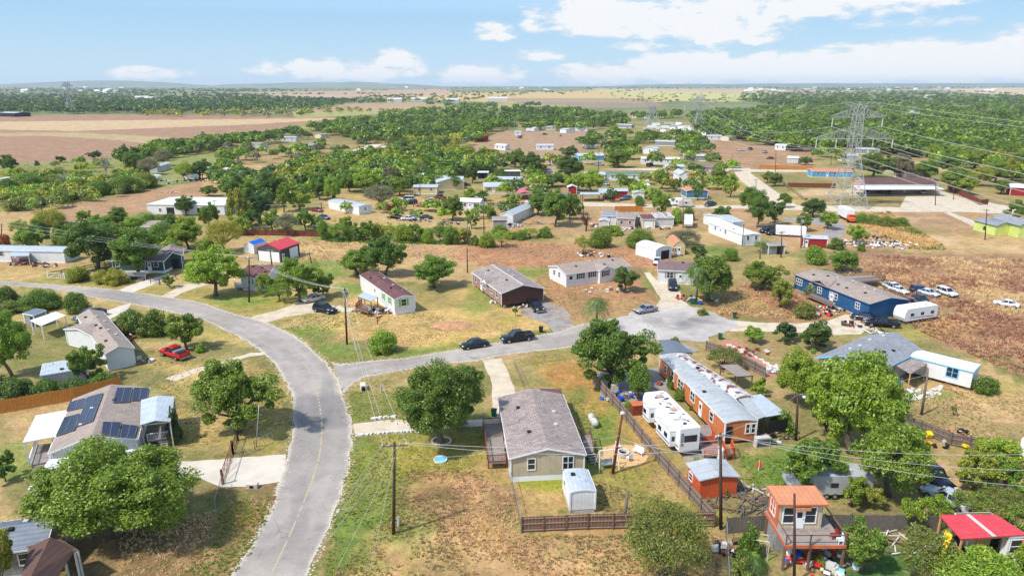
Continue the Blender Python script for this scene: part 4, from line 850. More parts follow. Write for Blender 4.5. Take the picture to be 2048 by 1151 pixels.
def camper(nm, lab, c, f, L, w, h, cat='travel trailer', stripes='wood_red', group=None, ph=None, hitch=True, body='white', wins=3, frontflat=False, small=False):
    P = G(*c); D = G(*f)-P; E = empty(nm, V(P.x, P.y, 0), atan2(D.y, D.x), lab, cat, group); z0 = .55
    pr = [(-L/2, z0+.1), (-L/2, h-.15), (-L/2+.15, h), (L/2-.5, h), (L/2-.05, h-.7), (L/2, z0+.7), (L/2-.35, z0)] if not frontflat else [(-L/2, z0), (-L/2, h), (L/2, h), (L/2, z0)]
    b = MB(); k = len(pr)
    for y in (-w/2, w/2):
        for x, z in pr: b.v.append((x, y, z))
    b.f += [tuple(range(k)), tuple(range(k, 2*k))[::-1]]+[(i, (i+1) % k, k+(i+1) % k, k+i) for i in range(k)]
    b.build('body', body, E)
    if not small:
        for s in (-1, 1):
            for i in range(wins):
                x = -L*.34+L*.62*i/max(1, wins-1) if wins > 1 else 0; g = MB(); g.box(x-.4, s*w/2-.02, z0+.9, x+.4, s*w/2+.02, z0+1.45); g.build('window', 'glass', E)
            if stripes: g = MB(); g.prism([(-L*.4, z0+.35), (L*.35, z0+.6), (L*.35, z0+.68), (-L*.4, z0+.5)], s*w/2-.015, s*w/2+.012, 'y'); g.build('stripe', stripes, E)
        for x in (-L*.25, L*.1): g = MB(); g.cbox((x, .1, h+.09), .5, .5, .18); g.build('roof_vent', 'pale', E)
    for s in (-1, 1):
        for x in (-.45, .45):
            t = MB(); t.tube([(x, s*(w/2-.22), .36), (x, s*(w/2+.01), .36)], .36, 12); wv = t.build('wheel', 'tyre', E); r = MB(); r.tube([(x, s*(w/2-.05), .36), (x, s*(w/2+.03), .36)], .2, 8); r.build('rim', 'rim', wv)
    if hitch: g = MB(); g.beam((L/2-.4, -.6, .5), (L/2+1.2, 0, .5), .1); g.beam((L/2-.4, .6, .5), (L/2+1.2, 0, .5), .1); g.tube([(L/2+1.1,0,0),(L/2+1.1,0,.6)], .05, 6); g.build('tow_hitch', 'black', E)
    if ph: landmark(c[0], c[1], ph)
    return E
# ------------------------------------------------------------ poles, wires, towers
def pole(lab, base, top, mat='pole_wood', arm=None, r=.15, tr=False, lamp=False, h=None, nm='utility_pole', cat='utility pole', ph=None, brace=False):
    P = G(*base); Hh = h or hgt(P, top[1]); dx = (top[0]-CX)/F*(P.y*CP+(H-Hh)*SP)-P.x; E = empty(nm, P, 0, lab, cat, 'utility poles')
    MB().tube([(0,0,-.2),(dx*.5,0,Hh*.5),(dx,0,Hh)], [r*1.15, r, r*.75], 10).build('pole', mat, E, smooth=True); T = []
    if arm:
        ln, ang = arm; d = V(cos(ang), sin(ang), 0); c = V(dx, 0, Hh-.35); MB().beam(c-d*ln/2, c+d*ln/2, .1, .13).build('crossarm', 'pole_grey', E)
        for f in (-.46, -.2, .2, .46):
            p = c+d*ln*f; MB().lathe([(.05,.05),(.09,.1),(.05,.15),(.09,.2),(.05,.28)], p, 8).build('insulator', 'insul', E); T.append(P+p+V(0,0,.28))
        if brace:
            for f in (-.25, .25): MB().beam(c+d*ln*f, V(dx*.9, 0, Hh-1.1), .04).build('brace', 'galv', E)
    if tr: MB().lathe([(.24,0),(.27,.1),(.27,.75),(.2,.85)], (dx*.8+.42, 0, Hh-1.9), 12).build('transformer', 'galv', E)
    if lamp:
        m = MB(); m.tube([(dx,0,Hh-.3),(dx+.3,-.5,Hh+.1),(dx+.3,-1,Hh+.1)], .035, 6); m.build('lamp_arm', 'galv', E); MB().lathe([(.1,-.1),(.24,0),(.2,.14),(.06,.22)], (dx+.3,-1.1,Hh), 10).build('lamp_head', 'insul', E)
    if ph: landmark(base[0], base[1], ph)
    top_ = P+V(dx, 0, Hh-.1); return E, T, top_
NW = 0
def wire(a, b, sag, lab, r=.022, mat='wire_alu', group='overhead wires', n=14):
    m = MB(); a = Vector(a); b = Vector(b); O = a.copy(); m.tube([a.lerp(b, i/n)-O-V(0,0,sag*4*(i/n)*(1-i/n)) for i in range(n+1)], r, 4)
    o = m.build('power_cable', mat, loc=O); tag(o, lab, 'cable', group); return o
def pylon(base, Hh, lab, yaw=0, s=1.0, w_up=21, w_lo=30, z_up=.86, z_lo=.66, bw=9.5, ww=3.0, simple=False, top=11):
    P = G(*base); E = empty('transmission_tower', P, yaw, lab, 'pylon'); t = .165*s
    zs = [0, .12, .26, .40, .53, z_lo, .76, z_up, .93]; zs = [z*Hh for z in zs]
    def hw(z):
        f = z/Hh; return (bw/2+(ww/2-bw/2)*min(1, f/.52))*(1 if f < .53 else 1-.25*(f-.53)/.4)
    b = MB()
    for sx in (-1, 1):
        for sy in (-1, 1):
            for z0, z1 in zip(zs, zs[1:]): b.beam((sx*hw(z0), sy*hw(z0), z0), (sx*hw(z1), sy*hw(z1), z1), t*1.25)
    for z0, z1 in zip(zs, zs[1:]):
        a, c = hw(z0), hw(z1)
        for q in range(4):
            cr = [(1,1),(-1,1),(-1,-1),(1,-1)]; p, r_ = cr[q], cr[(q+1) % 4]
            b.beam((p[0]*a, p[1]*a, z0), (r_[0]*c, r_[1]*c, z1), t*.7); b.beam((r_[0]*a, r_[1]*a, z0), (p[0]*c, p[1]*c, z1), t*.7)
            if z0 > 0: b.beam((p[0]*a, p[1]*a, z0), (r_[0]*a, r_[1]*a, z0), t*.7)
            if not simple:
                zm = (z0+z1)/2; m = hw(zm); b.beam((p[0]*m, p[1]*m, zm), (r_[0]*m, r_[1]*m, zm), t*.55)
    b.build('tower_body', 'steel_tower', E); att = []
    for zz, wd, dz in ((z_up*Hh, w_up, 3.2*s), (z_lo*Hh, w_lo, 4.2*s)):
        m = MB(); w0 = hw(zz)
        for sx in (-1, 1):
            tip = V(sx*wd/2, 0, zz)
            for sy in (-1, 1):
                m.beam((sx*w0, sy*w0, zz), tip, t); m.beam((sx*w0, sy*w0, zz+dz), tip+V(0,0,.35), t*.8)
                k = 7
                for i in range(k):
                    f0 = i/k; f1 = (i+1)/k; A0 = V(sx*w0, sy*w0, zz).lerp(tip, f0); B0 = V(sx*w0, sy*w0, zz+dz).lerp(tip, f0); A1 = V(sx*w0, sy*w0, zz).lerp(tip, f1); B1 = V(sx*w0, sy*w0, zz+dz).lerp(tip, f1)
                    m.beam(A0, B1, t*.5); m.beam(B0, A0, t*.5)
            for i in range(7):
                f0 = i/7; a = V(sx*w0, -w0, zz).lerp(tip, f0); c = V(sx*w0, w0, zz).lerp(tip, (i+1)/7); m.beam(a, c, t*.5)
        m.build('crossarm', 'steel_tower', E)
        xs = [wd/2-.8] if zz > .8*Hh else [wd/2-.8, wd/4.4]
        for x in xs:
            for sx in (-1, 1):
                g = MB(); g.tube([(sx*x,0,zz), (sx*x-.0,0,zz-3.1*s)], [.16*s,.16*s], 8); g.build('insulator', 'insul', E); att.append(V(sx*x, 0, zz-3.1*s))
    m = MB(); z9 = .93*Hh; z10 = Hh; w9 = hw(z9)
    for sx in (-1, 1):
        for sy in (-1, 1): m.beam((sx*w9, sy*w9, z9), (sx*top/2*.55, 0, z10), t*.8); m.beam((sx*w9, sy*w9, z9), (0, 0, z10), t*.7)
        m.beam((sx*w9, 0, z9), (sx*top/2, 0, z10), t*.6)
    m.beam((-top/2, 0, z10), (top/2, 0, z10), t*.8); m.build('earth_wire_peak', 'steel_tower', E)
    Mx = Matrix.Translation(P) @ Matrix.Rotation(yaw, 4, 'Z'); return E, [Mx@a for a in att], [Mx@V(s_*top/2, 0, z10) for s_ in (-1, 1)]
# ============================================================ NEAR AND MIDDLE BUILDINGS
# tan double-wide
hs = house('mobile_home', 'tan double-wide mobile home with grey shingle roof beside the pole with the white lamp', 'mobile home', [(1018,916),(1173,908),(1129,788)], 3.1, 1.0, 'y', 'tan_siding', 'shingle_grey', skirt=.75, over=.2,
  wins=[('S',.28,.75,1.3,1.5),('S',.78,1.1,1.5,1.35,2),('W',.2,1.0,1.1),('W',.5,1.0,1.1),('E',.35,1.0,1.2),('E',.7,1.0,1.2)], doors=[('W',.55,.95,2.0),('E',.17,.95,2.0)], vents=7, ph='the tan double-wide home')
deck('deck', 'brown deck with planter boxes along the tan double-wide home', [(976,925),(1012,923),(1003,848),(966,850)], .95, 'deck_grey', 'wood_red', (0,2,3), steps=(2,.5,1.1))
deck('deck', 'small grey back porch with steps on the tan home near the fire pit', [(1172,905),(1188,902),(1181,868),(1163,870)], .95, 'deck_grey', 'wood', (1,2), steps=(0,.6,1.0))
house('cargo_box', 'white box body shed beside the tan double-wide home', 'storage shed', [(1140,983),(1192,980),(1179,938)], 2.6, .22, 'y', 'white_panel', 'roof_metal', skirt=.45, skm='roof_bluegrey', over=.03, doors=[('W',.25,.8,1.9)], vents=2, shape='arch', ph='the white box body shed')
# solar house
hs = house('house', 'grey shingle house with rows of dark solar panels near the iron gate', 'house', [(300,775),(147,797),(97,906)], 3.0, 1.25, 'y', 'white_siding', 'shingle_taupe', skirt=.5, over=.3, wins=[('N',.3,1.0,1.2),('N',.65,1.0,1.2),('W',.4,1.2,1.2)], doors=[('N',.45,.95,2.0)], vents=6, ph='the solar panel house')
for lb, sd, pts in (('p', 1, [(141,805),(176,796),(170,815),(134,823)]), ('p', 1, [(177,795),(207,787),(186,843),(152,855)]), ('p', 1, [(130,836),(160,828),(150,861),(113,873)]), ('p', 0, [(234,777),(264,777),(258,805),(226,806)]), ('p', 0, [(268,777),(297,777),(293,801),(262,802)]), ('p', 0, [(206,845),(242,846),(236,875),(202,870)]), ('p', 0, [(245,850),(275,853),(268,876),(240,876)])):
    for s_ in (sd,):
        o, pts3, nl = roof_patch(hs, pts, 'solar', 'solar_panel', s_, .09, .05)
        fr = MB(); 
        for i in range(4): fr.beam(pts3[i]+nl, pts3[(i+1)%4]+nl, .05, .06)
        fr.beam((pts3[0]+pts3[1])/2+nl*1.3, (pts3[2]+pts3[3])/2+nl*1.3, .06, .05); fr.build('frame', 'solar_frame', o)
canopy('carport', 'white metal awning on the driveway-less side of the solar panel house', 'carport', [(45,884),(111,872),(135,819),(72,830)], 2.7, 'roof_white', ph='the white metal awning')
canopy('porch', 'corrugated metal porch roof on the sunny corner of the solar panel house', 'porch', [(280,849),(341,842),(349,792),(282,799)], 3.6, 'roof_metal', pm='pale', rise=.35)
canopy('canopy', 'long white metal canopy along the shaded front of the solar panel house', 'canopy', [(55,978),(262,958),(285,895),(98,918)], 2.6, 'roof_white')
canopy('porch', 'small dull red porch roof behind the tan double-wide', 'porch', [(1078,789),(1128,795),(1122,777),(1080,776)], 2.6, 'maroon')
deck('deck', 'white stair porch under the corrugated porch roof', [(296,882),(338,876),(336,850),(292,853)], 1.0, 'deck_grey', 'white', (0,1), steps=(0,.7,1.2))
deck('deck', 'white porch steps beneath the white metal awning', [(62,930),(100,922),(112,885),(75,888)], .9, 'deck_grey', 'white', (1,3), steps=(0,.4,1.3))
# bottom edge neighbour
house('house', 'grey ribbed metal roof house under the biggest ash tree', 'house', [(-60,1115),(92,1092),(80,1032)], 2.9, 1.0, 'x', 'grey_wall', 'roof_darkmetal', skirt=.3, over=.3, vents=4, wins=[('S',.7,1,1.1)], ph='the grey metal roofed house')
canopy('carport', 'open dark red metal gable carport at the picture bottom', 'carport', [(35,1175),(100,1172),(152,1096),(60,1092)], 3.2, 'roof_brown', rise=1.1, pm='white', ph='the dark red gable carport')
canopy('porch', 'flat brown metal awning joined to the dark red carport', 'awning', [(128,1104),(158,1099),(120,1076),(52,1092)], 3.3, 'roof_brown', pm='pale')
# white house far left with taupe roof
house('mobile_home', 'white mobile home with taupe shingle roof beside the flowering bush', 'mobile home', [(209,708),(269,695),(140,634)], 2.9, .85, 'y', 'white_siding', 'shingle_taupe', skirt=.35, over=.2, wins=[('W',.25,.95,1.25,None,2,'black'),('W',.45,.95,1.25,None,2,'black'),('W',.66,.5,1.2,None,1,'black'),('W',.82,.5,1.1)], vents=12, ph='the taupe roofed mobile home')
house('room_addition', 'taupe roofed wing joined to the white mobile home by the deck', 'house wing', [(185,672),(222,660),(203,634)], 2.9, .7, 'x', 'white_siding', 'shingle_taupe', skirt=.35, over=.2, doors=[('S',.7,.9,2.0)], wins=[('S',.3,.8,1)])
canopy('awning', 'white flat metal awning on the end of the taupe roofed home', 'awning', [(60,640),(82,651),(132,630),(111,623)], 2.7, 'roof_white')
deck('deck', 'small dark red wooden deck in front of the taupe roofed wing', [(222,677),(248,671),(238,657),(218,660)], .9, 'wood_red', 'wood_red', (0,1,2), steps=(1,.5,1.0))
house('shed', 'low flat blue-grey roofed shed behind the flowering bush', 'shed', [(80,750),(172,735),(160,718)], 2.2, .25, 'x', 'pale', 'roof_bluegrey', skirt=.05, over=.1, shape='shed', vents=3)
house('shed', 'dark open shed with flat roof among the round shrubs', 'shed', [(45,626),(66,630),(60,616)], 2.3, .2, 'x', 'grey_wall', 'roof_darkmetal', skirt=.05, over=.1, shape='shed', doors=[('S',.8,.9,1.8,.05,'black')])  # black panel paints the dark inside of the open front
# left edge trailers
house('mobile_home', 'long pale mobile home with blue-grey roof and red wooden porch', 'mobile home', [(-60,522),(131,526),None], 3.0, .35, 'x', 'white_siding', 'roof_bluegrey', base=True, depth=5, skirt=.6, over=.15, wins=[('S',.35,1,1),('S',.52,1,1),('S',.6,.8,1)], doors=[('S',.48,.9,2)], ph='the long pale mobile home')
canopy('porch', 'blue-roofed low porch of the long pale mobile home', 'porch', [(20,512),(58,511),(60,503),(25,503)], 2.5, 'roof_bluegrey', pm='pale'); deck('deck', 'red railed porch on the long pale mobile home', [(24,524),(60,523),(58,517),(24,518)], .8, 'deck_grey', 'red_wall', (0,1,3))
house('house', 'dark green house with white railed porch behind the spreading tree', 'house', [(228,545),(330,546),None], 3.0, 1.3, 'x', 'green_dark', 'shingle_brown', base=True, depth=9, skirt=.6, over=.4, wins=[('S',.1,1,1.2),('S',.85,1,1.2),('S',.6,1,1.2)], doors=[('S',.72,.95,2)], ph='the dark green house')
deck('deck', 'white railed front porch of the dark green house', [(232,553),(292,552),(290,543),(232,544)], .9, 'deck_grey', 'white', (0,1,3), steps=(0,.85,1.3))
house('garage', 'dark green open gable garage beside the white railed porch', 'garage', [(323,540),(366,536),None], 3.2, 1.2, 'y', 'green_dark', 'shingle_brown', base=True, depth=8, skirt=.02, over=.4, doors=[('S',.5,3.2,2.4,.05,'black')])  # no door leaf: black sheet painting the shaded garage inside
# maroon roof house
house('house', 'white house with maroon shingle roof in front of the red-roofed garage', 'house', [(478,553),(535,553),(566,529)], 3.1, 1.2, 'x', 'white_siding', 'maroon', skirt=.5, over=.3, wins=[('S',.75,1.2,1.2,None,2,'black'),('S',.5,1,1.2)], doors=[('S',.3,.95,2)], vents=8, ph='the maroon roofed house')
house('house_wing', 'front gable wing of the maroon roofed house with dark windows', 'house wing', [(508,557),(536,552),(530,540)], 3.0, .9, 'y', 'white_siding', 'maroon', skirt=.5, over=.3, wins=[('S',.5,1.3,1.3,None,2,'black')])
deck('deck', 'shaded front porch of the maroon roofed house', [(470,574),(500,576),(500,566),(470,564)], .7, 'deck_grey', 'white', (0,3))
# garage and blue shed
house('garage', 'charcoal metal garage with bright red roof and white roll-up doors', 'garage', [(513,495),(560,499),(607,486)], 3.3, 1.35, 'y', 'charcoal', 'roof_red', trim='roof_red_x', skirt=.03, over=.04, doors=[('S',.28,3.0,2.5),('S',.73,3.0,2.5),('E',.12,.95,2.05),('E',.68,3.3,2.7)], ph='the red-roofed garage')
house('shed', 'small white shed with bright blue roof beside the red-roofed garage', 'shed', [(487,488),(507,490),(531,482)], 2.4, .7, 'y', 'white_panel', 'roof_blue', skirt=.1, over=.08, doors=[('E',.5,1.2,1.9)], ph='the blue-roofed shed')
# white trailer with green shutters
hs = house('mobile_home', 'white single-wide with maroon roof and lime green shutters', 'mobile home', [(788,598),(831,591),(663,557)], 3.3, .45, 'y', 'white_siding', 'maroon', skirt=.75, over=.12, shutters='limegreen', wins=[('S',.45,1.0,1.25,None,1,'limegreen'),('W',.87,1.0,1.25,None,2,'limegreen'),('W',.7,.8,1.1,None,2,'limegreen')], doors=[('W',.45,.95,2.0)], vents=6, ph='the lime shuttered trailer')
canopy('awning', 'grey metal awning over the steps of the lime shuttered trailer', 'awning', [(716,592),(742,602),(756,593),(728,583)], 2.9, 'roof_metal', pm='wood')
deck('deck', 'wooden stair landing on the lime shuttered trailer', [(712,616),(736,624),(748,612),(724,606)], 1.1, 'deck_grey', 'wood_red', (0,3), steps=(3,.6,1.1))
# brown house
hs = house('mobile_home', 'mauve and dark brown double-wide raised on blocks by a black pickup', 'mobile home', [(1002,586.4),(1089,575.6),(936,544.7)], 3.2, 1.25, 'y', 'mauve', 'shingle_grey', skirt=.7, over=.2, piers=True, wins=[('S',.58,.6,1.2),('W',.13,1.0,1.5),('W',.44,1.5,1.3,None,2),('W',.67,1.0,1.4),('W',.86,1.0,1.4)], doors=[('W',.33,.95,2.1)], vents=6, ph='the mauve and brown double-wide')
E_, L_, W_, mp_, pz_, A_, B_ = hs
mb = MB(); pg = [(.22, 2.98), (B_/2, 2.98+1.2), (B_-.22, 2.98), (B_-.22, .72), (.22, .72)]; mb.prism(pg, .1, .17, 'y'); mb.build('end_wall', 'darkbrown', E_)
mb = MB(); mb.beam((B_/2, 0, 4.47), (B_/2, A_, 4.47), .3, .06); mb.build('ridge_cap', 'pale', E_)
mb = MB(); gy = A_*.5; mb.v = [(-.35,gy-1.6,3.1),(-.35,gy+1.6,3.1),(-.35,gy,4.05),(B_*.36,gy,4.05)]; mb.f = [(0,2,3),(1,3,2),(0,3,1)]; mb.build('dormer', 'shingle_grey', E_)
mb = MB(); mb.v = [(-.3,gy-1.45,3.0),(-.3,gy+1.45,3.0),(-.3,gy,3.93),(.2,gy-1.45,3.0),(.2,gy+1.45,3.0)]; mb.f = [(0,1,2),(0,3,4,1)]; mb.build('dormer_face', 'white', E_)
# white grey-roof house
house('mobile_home', 'long white mobile home with dark shutters and grey-brown roof', 'mobile home', [(1132,548.4),(1262,531),(1098,531)], 2.95, .9, 'x', 'white_siding', 'shingle_taupe', trim='white', skirt=.55, over=.25, wins=[('S',.22,1,1.2,None,2,'black'),('S',.4,1,1.2,None,2,'black'),('S',.58,1,1.2,None,2,'black'),('S',.86,1.1,1.3,None,2,'black'),('W',.3,.7,1.1),('W',.6,.7,1.1)], doors=[('S',.07,.7,.7,1.6,'dark')], vents=8, ph='the long white home with dark shutters')
house('house_wing', 'small gable front wing on the long white home with dark shutters', 'house wing', [(1200,541),(1226,536),(1206,528)], 3.0, .8, 'y', 'white_siding', 'shingle_taupe', skirt=.55, over=.2, wins=[('S',.5,1.2,1.2,None,2,'black')])
house('mobile_home', 'white stucco-like house with purple-brown roof beside the palm', 'house', [(1314.6,539),(1392,543),None], 3.1, 1.0, 'x', 'white_siding', 'roof_purple', skirt=.4, over=.25, depth=8.5, wins=[('S',.33,1.3,1.2,None,2,'grey_wall')], doors=[('S',.62,.95,2)], vents=2, ph='the purple roofed white house')
# metal barn and yellow shed
house('carport_building', 'white metal carport building with rounded roof and dark open end', 'metal building', [(1312,500),(1343.6,495),(1268,489)], 2.7, .8, 'y', 'white_panel', 'roof_white_y', skirt=.03, over=.05, shape='arch', doors=[('S',.6,2.6,2.2,.03,'black')], ph='the white metal carport building')  # open end drawn as a black panel, its inner shade painted
house('shed', 'yellow barn-shaped shed with orange-brown roof and brown shutters', 'shed', [(1347,491),(1371,491),(1324,478)], 2.5, 1.3, 'y', 'yellow_wall', 'roof_terra', trim='yellow_wall', skirt=.1, over=.06, shape='gambrel', doors=[('S',.5,.95,2)], wins=[('S',.16,.5,.8,1,1,'wood_red')], ph='the yellow barn-shaped shed')
# blue house
hs = house('mobile_home', 'deep blue double-wide with grey-brown roof and front deck', 'mobile home', [(1739.4,608),(1821.4,599.7),(1585.8,548.6)], 3.1, .85, 'y', 'blue_wall', 'shingle_taupe', trim='blue_wall', skirt=.15, skm='concrete', over=.2, wins=[], doors=[('W',.54,1.0,2.1)], vents=14, ph='the deep blue house')
E_, L_, W_, mp_, pz_, A_, B_ = hs
for uf, w_, n_ in ((.93,1.9,3),(.76,.8,1),(.63,1.2,2),(.44,2.2,3),(.13,1.1,2)):
    y = W_*(1-uf)*1; y = W_-.2-uf*(W_-.4)+0; y = W_*(uf); y = .2+(W_-.4)*uf; y = W_-y if False else y
    f = MB(); x = .2-.05
    for a in range(n_+1): f.box(x-.05, y-w_/2+w_*a/n_-.05, 1.2, x+.02, y-w_/2+w_*a/n_+.05, 2.5)
    for z_ in (1.2, 1.83, 2.45): f.box(x-.05, y-w_/2, z_, x+.02, y+w_/2, z_+.08)
    fr = f.build('window', 'white', E_); g = MB(); g.box(x, y-w_/2, 1.25, x+.03, y+w_/2, 2.45); g.build('pane', 'glass', fr)
mb = MB(); gy = A_*.62; mb.v = [(-.3,gy-2.6,3.15),(-.3,gy+2.6,3.15),(-.3,gy,3.95),(B_*.42,gy,3.95)]; mb.f = [(0,2,3),(1,3,2),(0,3,1)]; mb.build('dormer', 'shingle_taupe', E_)
deck('deck', 'wooden front deck with odds and ends before the deep blue house', [(1612,590),(1664,612),(1672,606),(1622,585)], .8, 'deck_grey', 'wood', (0,3), steps=(1,.5,1.1))
deck('deck', 'big weathered raised deck behind the deep blue house', [(1690,567),(1770,560),(1745,550),(1675,552)], 1.6, 'deck_grey', 'wood', (0,1,2,3))
# grey roof house right
hs = house('house', 'pale house with big slate grey roof and light blue trim', 'house', [(1742,751),(1846,700),(1665,700)], 3.0, 1.7, 'x', 'pale', 'shingle_slate', trim='light_blue', skirt=.1, over=.4, wins=[('S',.17,.9,1.2),('S',.4,.9,1.2)], vents=11, ph='the slate roofed house')
canopy('porch', 'brown shingled porch roof on new wood posts beside the blue tarp', 'porch', [(1821,747),(1855,727),(1822,712),(1788,727)], 2.7, 'shingle_grey', pm='wood_new')
house('mobile_home', 'white flat-roofed trailer with blue trimmed window joined to the slate house', 'mobile home', [(1818,711),(1947.6,743.5),(1967,729.5)], 3.0, .14, 'x', 'white_siding', 'roof_white', trim='light_blue', skirt=.5, piers=True, over=.06, shape='arch', wins=[('S',.7,1.4,1.4,None,2),('S',.12,1.1,1.1)], ph='the flat-roofed white trailer')
# orange home
hs = house('mobile_home', 'long orange mobile home with pale metal roof and white windows', 'mobile home', [(1451,844.4),(1516,839),(1313.6,711)], 3.0, .28, 'y', 'orange_wall', 'roof_old', skirt=.35, skm='dark', over=.06, shape='arch', wins=[('W',.11,.9,1.0),('W',.235,.9,1.3),('W',.37,1.8,1.2,None,2),('W',.56,1.3,1.3,None,2),('W',.83,.9,1.2),('S',.72,.45,1.2),('S',.9,.45,1.2)], doors=[('W',.68,.95,2.0),('S',.12,.9,2.0,.4,'dark')], vents=4, ph='the long orange home')
house('mobile_home', 'second half of the orange home with rust-striped metal roof', 'house wing', [(1471.7,795),(1503,789),(1370,708)], 3.08, .25, 'y', 'orange_wall', 'roof_rusty', skirt=.1, over=.04, shape='arch', vents=2, ph='the rust-striped roof')
canopy('carport', 'grey ribbed carport at the street end of the orange home', 'carport', [(1325,707),(1386,705),(1354,681),(1318,681)], 2.9, 'roof_darkmetal', rise=.25, pm='pale', ph='the grey ribbed carport')
canopy('awning', 'pale board lean-to roof beside the rust-striped roof', 'lean-to', [(1474,752),(1507,750),(1474,728),(1440,729)], 2.4, 'deck_grey', pm='wood'); 
canopy('lean_to', 'patchwork metal lean-to with hanging grey tarp at the orange home', 'lean-to', [(1530,833),(1573,826),(1522,787),(1490,792)], 2.6, 'roof_metal_y', pm='wood', ph='the patchwork metal lean-to')
canopy('lean_to', 'blue-grey corrugated strip roof joining the patchwork lean-to', 'lean-to', [(1514,838),(1531,832),(1495,790),(1472,793)], 2.85, 'roof_old', pm='wood')
mb = MB(); p = G(1532,880); q = G(1572,872); mb.box(0,0,.9,(q-p).length,.04,2.5); e = mb.build('tarpaulin', 'dark', loc=p, rz=atan2((q-p).y,(q-p).x)); tag(e, 'dark grey tarpaulin hanging from the patchwork lean-to', 'tarpaulin')
deck('deck', 'weathered deck between the orange home and the fifth wheel', [(1408,912),(1447,908),(1418,848),(1384,852)], .7, 'deck_grey', 'orange_shed', (0,), steps=(2,.4,1.2)); deck('deck', 'orange railed ramp landing at the end of the orange home', [(1452,912),(1468,908),(1462,892),(1446,895)], .7, 'deck_grey', 'orange_shed', (0,1,3)); deck('deck', 'small orange railed step landing by the white door', [(1408,886),(1432,884),(1424,872),(1402,874)], .8, 'wood_red', 'orange_shed', (0,1))
house('shed', 'bright orange board shed with crumpled blue-grey metal roof', 'shed', [(1399,961),(1482,953),(1443,918)], 2.4, .35, 'y', 'orange_shed', 'roof_old', trim=None, skirt=.02, over=.22, shape='gable', wins=[('W',.3,.8,.8)], ph='the bright orange shed')
# tower house on stilts
def stilt_house():
    z1 = 2.7; z = 5.35
    hs = house('stilt_house', 'raised orange and cream cabin with orange metal roof and balcony', 'cabin', [(1557,1009),(1658,1009),(1626,971.5)], z, .0, 'x', 'tan_board', 'roof_orange', trim='orange_trim', skirt=z1, over=.3, shape='flat', wins=[('S',.22,.95,1.6,3.3,1),('S',.72,.95,1.6,3.3,1),('W',.45,1.1,1.4,3.4,2)], doors=[('S',.47,.95,2.05,z1+.02)])
    E, L, W, mp, pz, A, B = hs; landmark(1610,1130,'the raised orange cabin')
    for c in [c for c in E.children if c.name.startswith('skirting')]: bpy.data.objects.remove(c)
    mb = MB(); mb.box(.3-.04, .3, z1+.02, .3-.01, W-.3, z-.15); mb.build('side_cladding', 'orange_trim', E)
    mb = MB(); mb.beam((L*.33, .18, z-.45), (L*.66, .18, z-.45), .5, .3); mb.build('door_hood', 'roof_orange', E)
    mb = MB(); mb.box(.1, -2.2, z1-.2, L+.9, W, z1); mb.build('floor', 'deck_grey', E)
    mb = MB(); mb.box(.08, -2.27, z1-.28, L+.93, -2.2, z1+.05); mb.box(.05, -2.2, z1-.28, .1, W, z1+.05); mb.build('rim_board', 'orange_trim', E)
    r = MB()
    for x in (.15, L*.5, L+.85): r.box(x-.05, -2.2, z1, x+.05, -2.1, z1+1.05)
    r.beam((.15,-2.15,z1+1.03), (L+.85,-2.15,z1+1.03), .1, .07); r.beam((L+.85,-2.15,z1+1.03), (L+.85,W-.3,z1+1.03), .1, .07); r.beam((.15,-2.15,z1+1.03), (.15,.3,z1+1.03), .1, .07); r.build('railing', 'wood', E)
    for x, y in ((.15,-2.1),(L+.8,-2.1),(L*.52,-2.1),(.3,W-.3),(L+.8,.2),(L-.3,W-.3)): mb = MB(); mb.box(x-.1,y-.1,0,x+.1,y+.1,z1-.2); mb.build('post', 'wood', E)
    mb = MB(); mb.box(.4, .4, 0, L-.4, W-.4, z1-.22); mb.build('ground_room', 'grey_wall', E)
    f = MB(); y = .37
    for a in (L*.3, L*.5, L*.7): f.box(a-.05, y-.05, .9, a+.05, y, 2.1)
    for zz in (.9, 2.05): f.box(L*.3, y-.05, zz, L*.7, y, zz+.08)
    fr = f.build('window', 'white', E); g = MB(); g.box(L*.3, y-.02, .95, L*.7, y+.01, 2.05); g.build('pane', 'glass', fr)
    for x, y in ((L+.2,-1.2),(L+.45,-1.9)): mb = MB(); mb.cbox((x,y,z1+.42),.5,.5,.05); mb.cbox((x+.23,y,z1+.7),.05,.5,.55); [mb.box(x+a-.03,y+b-.03,z1,x+a+.03,y+b+.03,z1+.42) for a in (-.2,.2) for b in (-.2,.2)]; w = E.matrix_basis @ V(0,0,0); o = mb.build('balcony_chair', 'white' if x > L+.3 else 'red_wall'); o.location = E.location; o.rotation_euler = E.rotation_euler; tag(o, ('white' if x > L+.3 else 'red')+' chair standing on the balcony of the raised cabin', 'chair')
stilt_house()
_E, _l = canopy('open_shed', 'open shed with bright red metal roof on wooden posts', 'shed', [(1922,1077),(2056,1068),(1992,1028),(1878,1028)], 2.8, 'roof_red', pm='wood_new', ph='the bright red roofed shed')
MB().beam((_l[0]+_l[1])/2+V(0,0,.04), (_l[2]+_l[3])/2+V(0,0,.04), .35, .06).build('ridge_strip', 'pale', _E)
hp = G(1985,1104); house('shed_wall', 'white wall panel with window frame under the red metal roof', 'wall panel', [(2008,1120),(2040,1118),None], 2.6, .05, 'x', 'white_panel', 'white', base=True, depth=.5, skirt=.02, over=.05, shape='flat', wins=[('S',.5,1.1,1.4,.8)])
house('tool_shed', 'plywood walled store room below the red metal roof', 'store room', [(1930,1098),(2000,1096),None], 2.5, .05, 'x', 'tan_board', 'wood', base=True, depth=2.0, skirt=.02, over=.05, shape='flat', doors=[('S',.4,.9,1.9,.03,'wood_new'),('S',.8,.8,1.8,.03,'dark')])
